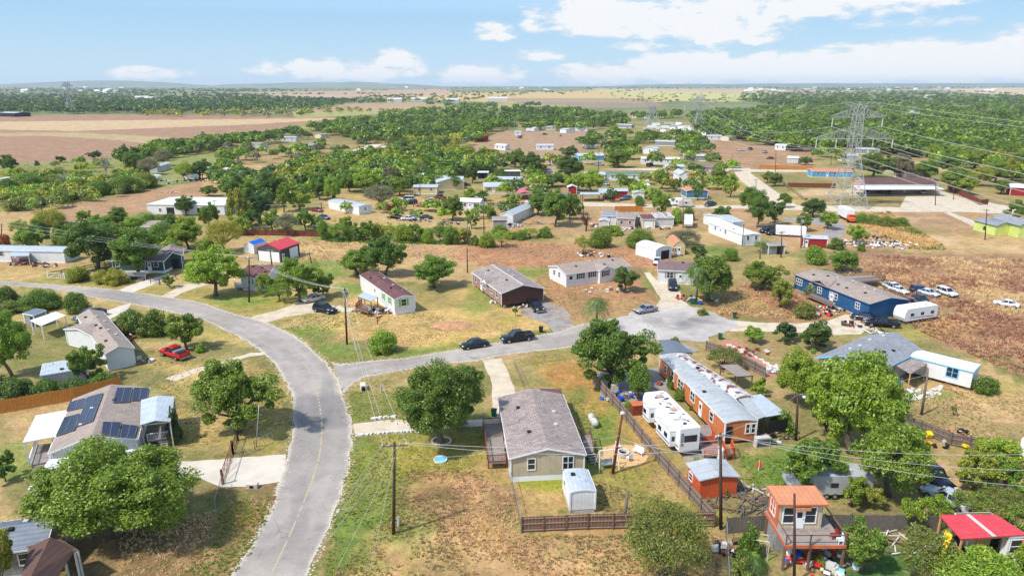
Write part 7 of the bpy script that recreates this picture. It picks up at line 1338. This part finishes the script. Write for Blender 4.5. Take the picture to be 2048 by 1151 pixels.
# dead trees
def dead_tree(lab, b, top, seed, w, mat='bark_pale'):
    P = G(*b); h = hgt(P, top); mb = MB(); r = random.Random(seed); E = empty('dead_tree', P, 0, lab, 'tree')
    MB().tube([(0,0,0),(.1,0,h*.35),(.1,.1,h*.5)], [.3,.22,.17], 7).build('trunk', mat, E)
    for i in range(22):
        a = r.random()*6.28; z = h*r.uniform(.25,.5); e = V(cos(a)*w*r.uniform(.3,1), sin(a)*w*r.uniform(.3,1), h*r.uniform(.6,1)); s = V(.1,0,z); m = s.lerp(e,.5)+V(0,0,-.2); mb.tube([s,m,e],[.11,.07,.02],5)
        for _ in range(3): d = V(r.uniform(-1,1),r.uniform(-1,1),r.uniform(0,1)); mb.tube([m.lerp(e,r.random()), e+d*h*.12],[.04,.012],4)
    mb.build('branch', mat, E)
dead_tree('bare white dead tree rising from the scrub beside the red field', (215,360), 306, 1, 3.0); dead_tree('second bare pale trunk standing in the scrubland', (130,378), 345, 2, 2.0); dead_tree('bare grey branches behind the lime shuttered trailer', (745,555), 545, 4, 3, 'pole_grey'); dead_tree('dead dark leaning branches beside the small white yard shed', (1172,462), 425, 5, 2.2, 'pole_wood')
# ============================================================ TREES
def T(bx, by, w, ty, kind='round', c='g', word='tree', lab=None): TREES.append((bx, by, w, ty, kind, c, word, lab))
T(236,1068,325,862,'round','g','tree','huge bright green ash tree shading the wide concrete drive'); T(4,1200,105,1045,'round','y','tree','yellow-green tree crown at the bottom corner by the red carport'); T(478,862,186,712,'round','g','tree','lone upright rounded tree above the concrete gate drive'); T(884,886,205,716,'round','m','tree','big deep green lawn tree ringed by pale stones')
T(315,1062,140,945,'round','b','tree','leaning second stem crown of the drive-side ash tree')
T(1222,772,172,632,'round','m','tree','dense deep green tree at the head of the picket fence'); T(1279,800,62,720,'tall','m','tree','small neat oval tree between fence and orange home'); T(1325,1150,200,985,'thin','o','tree','feathery olive mesquite before the brown board fence')
T(1700,905,195,690,'round','b','tree','largest bright green tree beside the street lamp pole'); T(1590,805,120,692,'round','b','tree','bright tree screening the faded red terrace'); T(1748,852,110,730,'round','g','tree','shaded green tree behind the street lamp pole cluster'); T(1775,990,186,828,'round','g','tree','broad green tree over the corner yard caravan'); T(1612,985,125,868,'round','g','tree','yellow-flecked tree in front of the silver caravan')
T(1947,980,112,888,'round','y','tree','olive tree beside the shaded black pickup'); T(1990,935,95,866,'round','b','tree','round bright tree near the edge box trailer'); T(1722,1140,105,1035,'round','m','tree','dark leaved tree beside the raised cabin balcony'); T(1960,1230,190,1085,'tall','b','tree','dense bright treetop at the bottom right corner'.replace(' right','')); T(2040,1205,120,1082,'tall','b','tree','second bright treetop cut by the corner'); T(1850,1165,110,1050,'thin','o','tree','grey-green wispy tree beside the yellow slide')
T(1448,738,70,688,'thin','o','tree','olive feathery tree beside the rust-striped roof'); T(1516,792,42,752,'round','b'); T(1506,684,50,652,'round','b','tree','small bright tree on the terrace stones'); T(1572,682,64,644,'round','v'); T(1632,700,88,638,'round','d','tree','round dark tree by the slate roofed house'); T(1608,634,52,597,'bush','o','bush'); T(1562,612,66,558,'round','y'); T(1524,578,84,520,'round','g'); T(1416,600,122,505,'round','g','tree','wide green tree over the purple roofed white house')
T(1250,583,66,530,'round','d'); T(1396,522,52,486,'round','d'); T(1281,494,64,451,'bush','g','bush'); T(1200,494,56,449,'bush','g','bush'); T(1165,505,38,468,'thin','y'); T(1366,490,74,456,'thin','k'); T(868,575,102,508,'round','g','tree','deep green round tree between trailer and raised home'); T(716,550,96,496,'round','g'); T(770,552,98,470,'round','m'); T(600,603,90,512,'round','b'); T(645,592,60,545,'round','g'); T(560,603,50,560,'thin','g')
T(432,592,124,488,'round','b'); T(378,498,88,430,'round','b'); T(452,505,80,432,'thin','y'); T(412,505,52,470,'bush','b','bush'); T(278,552,112,450,'round','g','tree','tall green tree over the white railed porch'); T(196,537,122,434,'round','d','tree','dark spreading tree beside the long pale mobile home'); T(80,497,66,440,'round','m'); T(100,450,76,412,'bush','y','bush'); T(42,475,36,434,'thin','l'); T(8,492,28,462,'bush','r','bush'); T(170,446,36,418,'round','b'); T(240,456,58,412,'round','g'); T(300,462,74,418,'bush','g','bush'); T(340,460,50,425,'round','m'); T(155,470,50,440,'round','m'); T(205,478,72,428,'round','g'); T(325,478,66,438,'bush','m','bush'); T(268,470,60,432,'round','b'); T(230,480,50,440,'round','g'); T(135,500,60,455,'round','g'); T(372,430,50,390,'round','m')
T(25,752,110,618,'round','b','tree','bright leaning tree at the picture edge by the low shed'); T(180,765,88,684,'round','g','tree','flowering dark-leaved tree before the taupe roofed home'); T(28,800,100,742,'bush','d','hedge shrub'); T(95,792,70,748,'bush','m','hedge shrub'); T(150,785,70,748,'bush','d','hedge shrub'); T(205,772,60,738,'bush','m','hedge shrub'); T(0,790,60,738,'bush','d','hedge shrub')
T(16,605,52,564,'bush','d','bush'); T(84,617,84,570,'bush','m','bush'); T(154,624,60,578,'bush','m','bush'); T(20,625,60,596,'bush','o','bush'); T(78,634,40,612,'bush','d','bush'); T(265,664,64,612,'bush','m','bush'); T(310,668,74,608,'bush','m','bush'); T(374,698,84,624,'round','g'); T(402,704,24,684,'bush','b','bush'); T(240,658,40,630,'bush','d','bush'); T(158,562,54,528,'bush','y','bush'); T(205,566,40,534,'bush','y','bush'); T(232,567,54,528,'bush','y','bush')
T(766,703,66,650,'bush','b','bush'); T(353,884,40,812,'bush','v','bush'); T(1030,632,14,612,'thin','g','bush'); T(340,575,30,548,'round','g'); T(1905,832,12,806,'thin','g'); T(1968,784,56,744,'bush','m','bush'); T(1350,690,30,672,'bush','o','bush')
T(1345,775,26,745,'bush','m','bush'); T(1362,800,30,768,'bush','m','bush'); T(1383,820,16,806,'bush','m','bush'); T(1395,960,36,905,'bush','b','bush'); T(1500,1110,60,1045,'bush','m','bush'); T(1480,1150,50,1090,'bush','o','bush'); T(1505,1135,40,1100,'tall','b'); T(1635,1128,34,1104,'bush','y','bush'); T(1870,1045,70,980,'thin','b'); T(1820,1060,60,985,'thin','b'); T(1745,1015,50,965,'thin','y'); T(1840,1090,60,1045,'thin','o','bush'); T(1940,1030,80,975,'thin','g'); T(2010,1020,90,970,'thin','o'); T(1255,820,22,795,'bush','b','bush'); T(1450,990,24,965,'bush','m','bush'); T(1695,990,50,940,'thin','g'); T(1990,1060,60,1000,'thin','o')
for q in ((1655,885,96,778,'round','b'),(1562,862,60,815,'bush','g'),(2012,990,84,915,'round','g'),(1702,1012,70,950,'round','g'),(12,962,56,902,'round','m'),(1640,835,90,742,'round','b'),(1820,930,70,862,'round','g'),(2035,1075,70,1005,'thin','g'),(62,505,60,452,'round','b'),(128,482,50,440,'round','g'),(300,500,60,455,'round','g'),(345,505,50,465,'bush','b'),(480,470,50,430,'round','b'),(420,455,50,405,'round','g'),(535,590,46,548,'round','b'),(690,470,40,430,'round','b'),(1090,474,34,448,'bush','g'),(1215,470,30,448,'thin','g'),(1460,520,40,490,'bush','g'),(1650,560,40,535,'bush','g'),(1405,630,26,612,'bush','o'),(1230,470,36,446,'bush','b'),(1000,470,40,446,'bush','g'),(1060,476,36,452,'thin','b')): T(*q)
hed = [(650,478,42,440),(678,482,46,436),(705,480,40,444),(730,482,40,438),(756,478,44,440),(782,478,36,446),(806,482,42,446),(832,484,40,442),(857,486,36,448),(880,484,44,440),(905,488,40,446),(930,488,36,455),(972,494,46,462),(1004,494,44,462),(1040,478,34,452),(1020,478,28,458),(950,490,30,466)]
for i, (x, y, w, t) in enumerate(hed): T(x+(i*7)%5-2, y, w*(.8+.13*(i*5%4)), t-6+(i*11)%13, ('bush','thin','bush','round')[i % 4], 'gbmgybb'[i % 7], 'hedge shrub')
T(1628,527,50,486,'bush','b','bush'); T(1686,542,74,498,'round','g'); T(1712,487,48,448,'round','b'); T(1672,498,38,470,'bush','m','bush'); T(1722,502,20,482,'bush','g','bush'); T(1442,450,46,408,'round','m'); T(1514,455,58,378,'round','m'); T(1548,448,46,398,'round','d'); T(1570,415,34,386,'round','m'); T(1498,425,50,372,'round','g'); T(1626,434,60,394,'round','d'); T(1606,462,40,424,'round','g'); T(1655,458,44,422,'round','b'); T(1322,430,46,380,'round','b'); T(1352,446,30,410,'bush','b','bush'); T(1376,440,30,408,'bush','m','bush'); T(1530,505,44,478,'thin','g'); T(1800,452,40,430,'bush','g','bush'); T(1745,448,40,424,'bush','o','bush'); T(1770,452,44,428,'bush','o','bush'); T(1722,445,40,424,'bush','g','bush')
T(905,440,56,388,'round','m'); T(944,458,34,414,'round','b'); T(1110,452,74,374,'round','g'); T(1075,430,56,378,'round','g'); T(1140,440,46,386,'round','m'); T(1025,412,38,384,'round','b'); T(985,432,20,410,'bush','g','bush'); T(1035,440,20,425,'bush','o','bush'); T(940,402,34,376,'round','b'); T(965,402,30,378,'round','g'); T(1395,400,28,360,'round','m'); T(1352,380,28,354,'round','d'); T(1460,395,38,348,'round','b'); T(1436,368,40,334,'round','g'); T(1450,378,30,350,'round','g'); T(1184,385,64,338,'round','b'); T(1150,382,50,344,'round','b'); T(1105,374,60,344,'round','m'); T(1322,378,40,336,'round','g'); T(1262,382,26,356,'round','g'); T(1240,365,28,344,'thin','g'); T(1278,412,26,388,'bush','g','bush'); T(1140,355,70,312,'round','d'); T(1062,354,52,302,'round','d'); T(1030,335,44,296,'round','g'); T(1138,318,40,290,'round','d'); T(1238,335,56,296,'round','g'); T(1168,286,40,270,'round','g'); T(1000,368,44,336,'round','m'); T(945,366,34,330,'round','d'); T(908,378,38,350,'round','m'); T(860,366,34,338,'round','m'); T(830,380,34,352,'round','b'); T(800,392,60,352,'round','g')
T(1550,372,40,344,'round','o'); T(1535,366,30,342,'round','o'); T(1955,372,60,330,'round','y'); T(1905,385,70,330,'round','g'); T(1850,360,70,318,'round','m'); T(1745,356,90,305,'round','d'); T(2035,445,60,398,'round','g'); T(1925,388,60,348,'round','l'); T(2000,388,40,360,'round','g'); T(1800,356,60,305,'round','k'); T(1895,350,60,305,'round','m'); T(1990,366,60,318,'round','g'); T(1610,330,30,312,'round','m')
T(480,455,46,378,'round','y'); T(520,440,70,384,'round','v'); T(468,400,60,346,'round','m'); T(500,412,50,360,'round','g'); T(546,400,56,344,'round','d'); T(568,424,40,366,'round','g'); T(600,420,56,380,'round','b'); T(640,400,50,345,'round','g'); T(668,408,50,348,'round','b'); T(575,470,54,422,'thin','k'); T(545,462,46,416,'round','g'); T(612,462,44,418,'round','g'); T(505,458,44,418,'round','m'); T(635,452,34,428,'bush','g','bush'); T(760,418,64,364,'thin','k'); T(735,390,60,334,'round','b'); T(700,384,50,338,'round','g'); T(680,366,50,322,'round','y'); T(780,372,40,330,'round','k'); T(20,345,44,308,'round','d'); T(122,325,26,311,'round','d'); T(190,318,30,301,'round','d'); T(74,331,12,320,'bush','d','bush'); T(248,330,34,288,'round','m'); T(268,345,46,300,'round','m'); T(300,350,44,312,'thin','k'); T(330,332,40,296,'thin','k'); T(20,388,40,350,'bush','m','bush'); T(60,375,60,340,'bush','g','bush'); T(160,385,50,350,'bush','g','bush'); T(200,390,50,355,'bush','m','bush'); T(250,385,70,345,'bush','g','bush'); T(290,375,60,340,'bush','o','bush'); T(110,370,50,345,'bush','o','bush'); T(30,420,50,392,'bush','o','bush'); T(70,410,50,385,'bush','g','bush'); T(140,400,40,378,'bush','o','bush'); T(370,362,40,320,'thin','b'); T(400,358,60,318,'round','d'); T(420,392,40,370,'round','m')
pm = palm(1392,607,530,'tall fan palm with drooping skirt above the wheelie bins',70); palm(1192,662,596,'fan palm poking above the dense fence head tree',62); palm(1627,590,565,'low banana-like palm on the deep blue house deck',50); palm(1502,1140,1104,'bright papaya-like plant growing in the round stone planter',60)
# belts of woodland
def fill(Pg, n, hrange=(6,9), cols='gdm', bright=1.0, seed=1, dens=1.0):
    xs = [p[0] for p in Pg]; ys = [p[1] for p in Pg]; r = random.Random(seed); out = []; tries = 0
    while len(out) < n and tries < n*30:
        tries += 1; x = r.uniform(min(xs), max(xs)); y = r.uniform(min(ys), max(ys))
        if not inpoly(np.array([x]), np.array([y]), Pg)[0]: continue
        c = COLS[r.choice(cols)]; f = r.uniform(.75, 1.2)*bright; h = r.uniform(*hrange); out.append((G(x, y), h, h*r.uniform(.95, 1.45), tuple(q*f for q in c), x, y))
    return out
CLEAR = [[(1000,262),(1180,262),(1165,300),(1060,330),(1010,325),(900,300),(960,285)],[(1400,275),(1600,305),(1640,335),(1480,338),(1440,320)],[(620,328),(640,312),(690,309),(700,316),(640,332)],[(700,303),(770,286),(775,292),(706,306)],[(1290,244),(1390,244),(1395,272),(1290,270)],[(640,300),(700,285),(700,300),(640,312)],[(860,250),(890,250),(890,262),(860,262)],[(1150,300),(1212,300),(1212,326),(1150,326)],[(1275,290),(1362,290),(1362,332),(1275,332)],[(1570,310),(1600,310),(1600,328),(1570,328)],[(690,300),(790,295),(790,318),(690,318)],[(560,272),(636,286),(636,304),(560,304)],[(1796,232),(1850,232),(1850,243),(1796,243)],[(1200,335),(1306,335),(1306,364),(1200,364)]]
def ok(t): return not any(inpoly(np.array([t[4]]), np.array([t[5]]), c)[0] for c in CLEAR)
mid = []
mid += fill([(240,332),(330,302),(470,284),(600,265),(700,252),(720,262),(640,276),(540,290),(450,300),(350,318)], 120, (6,9), 'gdmmg', 1, 1)
mid += fill([(640,256),(760,236),(900,224),(980,214),(1120,222),(1240,234),(1262,252),(1180,262),(1000,262),(960,275),(860,285),(700,280)], 620, (6,10), 'dmdg', 1, 2)
mid += fill([(560,350),(640,330),(760,310),(880,305),(1000,335),(960,355),(900,352),(700,372),(570,385)], 270, (5,8), 'gbdmy', 1, 3)
mid += fill([(700,280),(960,275),(1000,300),(990,325),(880,305),(720,305)], 120, (5.5,8), 'gdmy', 1, 4)
mid += fill([(1180,262),(1300,275),(1400,275),(1440,300),(1400,320),(1300,335),(1160,300)], 110, (5.5,8.5), 'gdmg', 1, 5)
mid += fill([(1240,236),(1420,228),(1540,218),(1640,214),(1800,208),(2060,200),(2060,330),(1960,330),(1860,318),(1780,312),(1700,300),(1620,310),(1520,290),(1420,276),(1330,242)], 1150, (7,11), 'dmdgmg', 1, 6)
mid += fill([(1830,300),(2060,280),(2060,372),(1960,350),(1850,330)], 70, (7,11), 'gbmyl', 1, 7)
mid += fill([(0,345),(200,325),(300,345),(320,365),(240,400),(100,420),(0,420)], 90, (2.5,5), 'gbyo', 1.15, 8)
mid += fill([(420,352),(560,345),(640,390),(560,420),(450,400)], 60, (4,6.5), 'gmdb', 1, 9)
mid += fill([(660,345),(800,330),(930,345),(900,375),(800,385),(680,380)], 75, (4.5,7), 'gbmd', 1, 10)
mid += fill([(1000,300),(1040,290),(1060,335),(1000,340)], 8, (4,6), 'gd', 1, 12)
mid += fill([(930,300),(1480,300),(1490,345),(1440,400),(1000,412),(950,360)], 75, (4,6.5), 'gbmdyb', 1, 13)+fill([(1480,285),(1760,290),(1740,330),(1480,330)], 26, (4.5,7), 'gbmy', 1, 14)+fill([(0,380),(180,360),(300,350),(300,385),(100,420),(0,440)], 60, (2.5,4.5), 'goyb', 1, 15)+fill([(640,420),(1000,420),(1180,430),(1180,455),(640,440)], 16, (3,5), 'gbm', 1, 16)+fill([(440,300),(640,285),(700,300),(620,330),(440,350)], 45, (4.5,7), 'gbmk', 1, 17)
mid = [t for t in mid if ok(t)]
far = []
far += fill([(-60,186),(200,182),(480,190),(640,200),(720,206),(600,222),(420,229),(-60,229)], 1900, (7,11), 'dvdv', 1, 21)
far += fill([(280,228),(500,214),(700,220),(780,224),(640,234),(420,236),(290,235)], 170, (6,9), 'oyok', 1.1, 22)
far += fill([(760,228),(930,212),(1000,208),(960,222),(800,236)], 90, (5,8), 'omg', 1, 23)
far += fill([(1480,186),(1700,176),(2060,196),(2060,214),(1800,210),(1560,216),(1480,205)], 900, (8,12), 'dvmd', 1, 24)
far += fill([(560,196),(700,200),(800,190),(880,192),(780,206),(700,212),(620,222)], 150, (7,10), 'dv', 1, 25)
far += fill([(820,198),(1010,184),(1110,183),(1000,196),(860,212)], 120, (6,9), 'dvo', 1, 26)
far += fill([(1150,176),(1500,172),(2060,170),(2060,175),(1900,178),(1700,182),(1480,178),(1160,180)], 700, (9,15), 'dv', 1, 27)
far += fill([(-60,176),(480,178),(620,181),(480,186),(-60,184)], 520, (9,14), 'dvd', 1, 28)
far += fill([(1180,184),(1480,186),(1660,194),(1480,208),(1260,206)], 120, (5,8), 'omd', 1, 29)
far += fill([(900,176),(1180,175),(1180,178),(900,179)], 140, (8,12), 'dv', 1, 30)
for (x0, y0, x1, y1, n) in ((300,187,620,184,40),(430,191,760,189,36),(560,183,900,181,36),(700,197,1080,184,40),(1080,182,1130,190,14),(880,214,1100,214,16),(1230,186,1300,178,18),(640,205,900,204,22),(480,181,700,178,40),(900,185,1180,186,26),(1640,186,1860,190,30),(1880,182,2050,190,26),(1560,190,1640,188,14)):
    r = random.Random(x0+n)
    for i in range(n):
        f = r.random(); x = x0+(x1-x0)*f+r.gauss(0,3); y = y0+(y1-y0)*f+r.gauss(0,.3); h = r.uniform(6,11); far.append((G(x,y), h, h*1.3, tuple(q*r.uniform(.8,1.1) for q in COLS[r.choice('dv')]), x, y))
# the largest of the belt trees become trees of their own, the rest one far wood each
nfree = max(0, 296-len(TREES)); mid.sort(key=lambda t: -t[1]*t[2]/((t[0].y*CP+H*SP)**2)); own = mid[:nfree]; mid = mid[nfree:]
CN = {v: k for k, v in COLS.items()}
for P, h, w, c, x, y in own:
    key = min(COLS, key=lambda k: sum(abs(COLS[k][i]/sum(COLS[k])-c[i]/sum(c)) for i in range(3))+abs(sum(COLS[k])-sum(c))*.3); zc = P.y*CP+H*SP
    TREES.append((x, y, w*F/zc, PX((P.x, P.y, h))[1], 'round', key, 'tree', None))
landmark(300,300,'the ploughed field edge'); landmark(700,270,'the far winding street'); landmark(1000,250,'the far oak belt'); landmark(1450,290,'the bare brown lot'); landmark(1500,250,'the far woods'); landmark(1950,300,'the thick edge woods'); landmark(120,420,'the mown dirt strip'); landmark(150,350,'the green scrubland'); landmark(780,490,'the long hedge'); landmark(560,490,'the rusty brown fence'); landmark(1800,440,'the weedy verge'); landmark(1480,1100,'the corner garden'); landmark(1850,1030,'the corner yard'); landmark(1345,790,'the orange home wall'); landmark(100,790,'the cedar fence'); landmark(150,600,'the bending street verge'); landmark(1100,300,'the brown field'); landmark(1480,650,'the red terrace'); landmark(1600,330,'the yellow far fence')
rest = place_trees()
mid += [(P_, h_, w_, COLS[TREES[k_][5]], 0, 0) for _a, k_, P_, h_, w_ in rest]
tree_mass('woodland', [t[:4] for t in mid], 'dense green woodland and scattered oaks around the far end of the settlement', 'woodland', 330)
tree_mass('far_woodland', [t[:4] for t in far], 'dark blue-green woods and hedgerows stretching to the horizon', 'woodland', 44)
# ------------------------------------------------------------ rough grass and weeds
def tufts(name, areas, label, mat='weed'):
    Ps = []; Cs = []; Hs = []
    for Pg, n, h, cols in areas:
        xs = [p[0] for p in Pg]; ys = [p[1] for p in Pg]; w = np.array([(G(min(xs),y).x, G(max(xs),y).x) for y in (min(ys), max(ys))]); y0 = G(1024, max(ys)).y; y1 = G(1024, min(ys)).y
        X = rng.uniform(w.min(), w.max(), n*6); Y = rng.uniform(y0, y1, n*6); px, py = pxy(X, Y); m = inpoly(px, py, Pg) & (fbm(X, Y, 5, 3, 70)+rng.random(len(X))*.25 > .5); X = X[m][:n]; Y = Y[m][:n]
        Ps.append(np.stack([X, Y, X*0], 1)); c = np.array([alb(q, .95) for q in cols])[np.clip(((fbm(X, Y, 11, 3, 80)-.5)*3.2+.5+rng.normal(size=len(X))*.16)*len(cols), 0, len(cols)-1).astype(int)]; Cs.append(c*(.75+.5*rng.random((len(X), 1)))); Hs.append(h*.62*(.5+rng.random(len(X))))
    P = np.concatenate(Ps); C = np.concatenate(Cs); Hh = np.concatenate(Hs); k = 7; n = len(P)
    a = rng.random((n, k))*6.28; r0 = Hh[:, None]*.45*rng.random((n, k)); bx = P[:, None, 0]+np.cos(a)*r0; by = P[:, None, 1]+np.sin(a)*r0; wd = .05+.12*Hh[:, None]; t = a+1.57+rng.normal(size=(n, k))*.6; hh = Hh[:, None]*(.6+.5*rng.random((n, k)))
    tx = bx+np.cos(a)*hh*.45; ty = by+np.sin(a)*hh*.45; z = np.zeros_like(bx)
    co = np.stack([np.stack([bx-np.cos(t)*wd, by-np.sin(t)*wd, z-.03], -1), np.stack([bx+np.cos(t)*wd, by+np.sin(t)*wd, z-.03], -1), np.stack([tx, ty, hh], -1)], 2).reshape(-1, 3)
    me = bpy.data.meshes.new(name); fast(me, co, np.arange(len(co)).reshape(-1, 3)); at = me.color_attributes.new('col', 'FLOAT_COLOR', 'POINT'); dd = np.ones((len(co), 4), np.float32); dd[:, :3] = np.repeat(C, k*3, 0); at.data.foreach_set('color', dd.ravel())
    me.materials.append(M(mat)); tag(ob(name, me), label, 'weeds', kind='stuff')
dry = [(228,200,150),(214,180,136),(200,164,124),(176,164,112)]; red = [(178,132,104),(200,156,120),(214,176,132),(230,202,150)]; grn = [(160,170,84),(130,154,70),(186,178,104)]
tufts('weeds', [
 ([(1700,510),(2080,520),(2080,770),(1900,690),(1750,620),(1690,570)], 6300, .7, red), ([(1500,560),(1590,580),(1640,640),(1440,630),(1430,600)], 979, .6, red+dry), ([(820,940),(1020,940),(1040,1070),(1440,1070),(1440,1200),(620,1200),(780,1040)], 4550, .3, dry),
 ([(640,1180),(700,900),(760,890),(830,960),(800,1080),(700,1200)], 1200, .25, grn), ([(350,1170),(460,1000),(560,990),(500,1110),(440,1180)], 900, .28, grn+dry), ([(240,1060),(430,1020),(400,1160),(240,1160)], 840, .28, dry), ([(560,640),(700,610),(1080,655),(900,688),(720,712),(660,718)], 2450, .25, dry+grn), ([(1190,960),(1420,1030),(1200,1035)], 420, .25, dry),
 ([(1050,600),(1090,545),(1250,580),(1300,610),(1180,640),(1120,640)], 1050, .3, dry), ([(480,480),(960,484),(1300,495),(1300,520),(1100,540),(900,520),(640,545)], 3150, .4, dry+red), ([(1700,425),(1780,425),(1900,500),(1830,500),(1720,450)], 1750, .9, [(225,190,120),(190,165,90),(130,140,60)]),
 ([(0,330),(230,330),(330,360),(120,420),(0,430)], 1750, .9, grn+dry), ([(1050,790),(1180,800),(1400,1010),(1230,960)], 1050, .2, grn+dry), ([(300,700),(560,740),(580,850),(360,900)], 1400, .22, grn+dry), ([(1900,760),(2060,800),(2060,930),(1800,820)], 1050, .3, dry), ([(1480,900),(1700,950),(1700,1010),(1480,980)], 630, .25, grn), ([(640,462),(950,476),(950,492),(650,484)], 1050, .9, [(90,140,50),(110,150,60)]), ([(740,870),(1000,870),(1010,940),(740,960)], 800, .2, grn+[(190,175,80)]), ([(700,760),(790,760),(800,845),(705,840)], 420, .2, grn),
], 'dry grass tussocks and brown weeds over the open lots')
# ============================================================ SKY, SUN, HAZE, CAMERA
az = math.degrees(atan2(.86, .52)); # shadows fall toward (+x, +y)
SUN_EL = 53; sd = V(-.86, -.52, 0).normalized()
sun = bpy.data.lights.new('sun', 'SUN'); sun.energy = SUN_E; sun.angle = radians(SUN_A); sun.color = (1.0, .955, .88); so = bpy.data.objects.new('sun', sun); COL.objects.link(so)
dirv = V(sd.x*cos(radians(SUN_EL)), sd.y*cos(radians(SUN_EL)), sin(radians(SUN_EL))); so.rotation_euler = dirv.to_track_quat('Z', 'Y').to_euler(); so.location = (0, 0, 200)
w = bpy.data.worlds.new('World'); SC.world = w; w.use_nodes = True
class WT(NT):
    def __init__(s, tree): s.t = tree; tree.nodes.clear(); s.n = tree.nodes; s.l = tree.links
t = WT(w.node_tree); out = t.add('ShaderNodeOutputWorld'); bg = t.add('ShaderNodeBackground'); t.l.new(bg.outputs[0], out.inputs[0])
sky = t.add('ShaderNodeTexSky'); sky.sky_type = 'NISHITA'; sky.sun_disc = False; sky.sun_elevation = radians(SUN_EL); sky.sun_rotation = atan2(sd.x, sd.y); sky.air_density = 1.0; sky.dust_density = .6; sky.ozone_density = 1.6; sky.altitude = 200
tc = t.add('ShaderNodeTexCoord'); vec = tc.outputs['Generated']; sp = t.add('ShaderNodeSeparateXYZ', i_0=vec)
el = t.math('ARCSINE', sp.outputs[2]); azm = t.math('ARCTAN2', sp.outputs[0], sp.outputs[1])
el = t.math('MULTIPLY', el, 57.2958); azm = t.math('MULTIPLY', azm, 57.2958)
def comb(x, y): return t.add('ShaderNodeCombineXYZ', i_0=x, i_1=y).outputs[0]
n1 = t.noise(comb(t.math('MULTIPLY', azm, .22), t.math('MULTIPLY', el, .55)), 1.0, 8, .6); n2 = t.noise(comb(t.math('MULTIPLY', azm, .6), t.math('MULTIPLY_ADD', el, 1.5, 7.0)), 1.0, 6, .6)
CL = [  # azimuth, elevation, half width, half height, strength : cloud groups where the photo shows them
 (-13.5,.9,7.0,1.1,1.3),(-9.2,1.7,2.6,1.0,1.4),(-26.5,.6,3.0,.7,.8),(-2.2,.6,4.2,1.0,1.4),(8,.7,6.0,1.1,1.4),(13.5,1.0,5.5,1.7,2.1),(22,1.0,8.0,1.6,2.2),(30,1.2,8.0,2.0,2.2),(36,1.5,5,2.3,2.0),
 (2.6,2.1,2.4,.7,.9),(-1.4,3.8,2.0,1.1,1.1),(1.8,4.2,1.5,.8,1.0),(9.0,4.8,8.5,2.3,1.5),(16.0,4.3,6.5,2.5,1.5),(24.0,5.4,8.0,1.4,1.3),(24.5,2.6,2.0,.3,.5),(29,3.9,3.5,.35,.3),(17.5,2.3,1.2,.3,.5),(12,2.8,5.0,.5,.5)]
mask = None
for a, e, rx, ry, s in CL:
    dx = t.math('DIVIDE', t.math('SUBTRACT', azm, a), rx); dy = t.math('DIVIDE', t.math('SUBTRACT', el, e), ry)
    # flat base: squash below the centre
    dy = t.math('MULTIPLY', dy, t.math('MULTIPLY_ADD', t.math('LESS_THAN', dy, 0.0), .45, 1.0))
    m_ = t.math('MULTIPLY', t.math('SUBTRACT', 1.0, t.math('ADD', t.math('MULTIPLY', dx, dx), t.math('MULTIPLY', dy, dy))), s); mask = m_ if mask is None else t.math('MAXIMUM', mask, m_)
dens = t.math('ADD', mask, t.math('MULTIPLY', t.math('SUBTRACT', n1, .52), 4.0)); dens = t.math('ADD', dens, t.math('MULTIPLY', t.math('SUBTRACT', n2, .5), 2.2))
cov = t.ramp(dens, -.05, .75); veil = t.math('MULTIPLY', t.ramp(t.math('ADD', mask, t.math('MULTIPLY', n1, .8)), .1, 1.2), .25)
# clouds elsewhere, for other directions: broken field from noise only
skyc = t.mix(1.0, sky.outputs[0], (SKYT[0], SKYT[1], SKYT[2]), 'MULTIPLY')
hz = t.ramp(el, 16.0, 5.0); low = t.mix(t.ramp(el, .0, 6.5), tuple(q*SKYB for q in (.48,.71,.89)), tuple(q*SKYB for q in (.31,.56,.86))); skyc = t.mix(t.math('MULTIPLY', hz, .92), skyc, low)
shade = t.ramp(t.math('ADD', dens, t.math('MULTIPLY', n2, .8)), .35, 1.15); cc = t.mix(shade, tuple(q*SKYB for q in (.66,.76,.86)), tuple(q*SKYB for q in (.95,.96,.98)))
skyc = t.mix(t.math('MAXIMUM', t.math('MULTIPLY', cov, .95), veil), skyc, cc); t.l.new(skyc, bg.inputs[0]); bg.inputs[1].default_value = SKY_S
if HAZE:
    hb = MB(); hb.box(-16500, -500, -9, 16500, 14500, 128); hm = bpy.data.materials.new('haze'); hm.use_nodes = True; nt = NT(hm); o_ = nt.add('ShaderNodeOutputMaterial'); pv = nt.add('ShaderNodeVolumePrincipled'); pv.inputs['Color'].default_value = (.80,.90,1.0,1); pv.inputs['Density'].default_value = HAZE; pv.inputs['Anisotropy'].default_value = .0; nt.l.new(pv.outputs[0], o_.inputs['Volume'])
    tag(hb.build('haze', hm), 'thin blue air between the near yards and the horizon', 'haze', kind='stuff')
cam = bpy.data.cameras.new('camera'); cam.lens = 24; cam.sensor_width = 36; cam.clip_end = 40000; cam.clip_start = .5; co_ = bpy.data.objects.new('camera', cam); COL.objects.link(co_); co_.location = (0, 0, H); co_.rotation_euler = (pi/2-PIT, 0, 0); SC.camera = co_
SC.view_settings.view_transform = 'Standard'; SC.view_settings.look = 'None'; SC.view_settings.gamma = 1; SC.view_settings.exposure = EXPO
SC.render.engine = 'CYCLES'; SC.cycles.volume_bounces = 0; SC.cycles.max_bounces = 6; SC.cycles.diffuse_bounces = 3; SC.cycles.transparent_max_bounces = 8; SC.cycles.use_adaptive_sampling = True
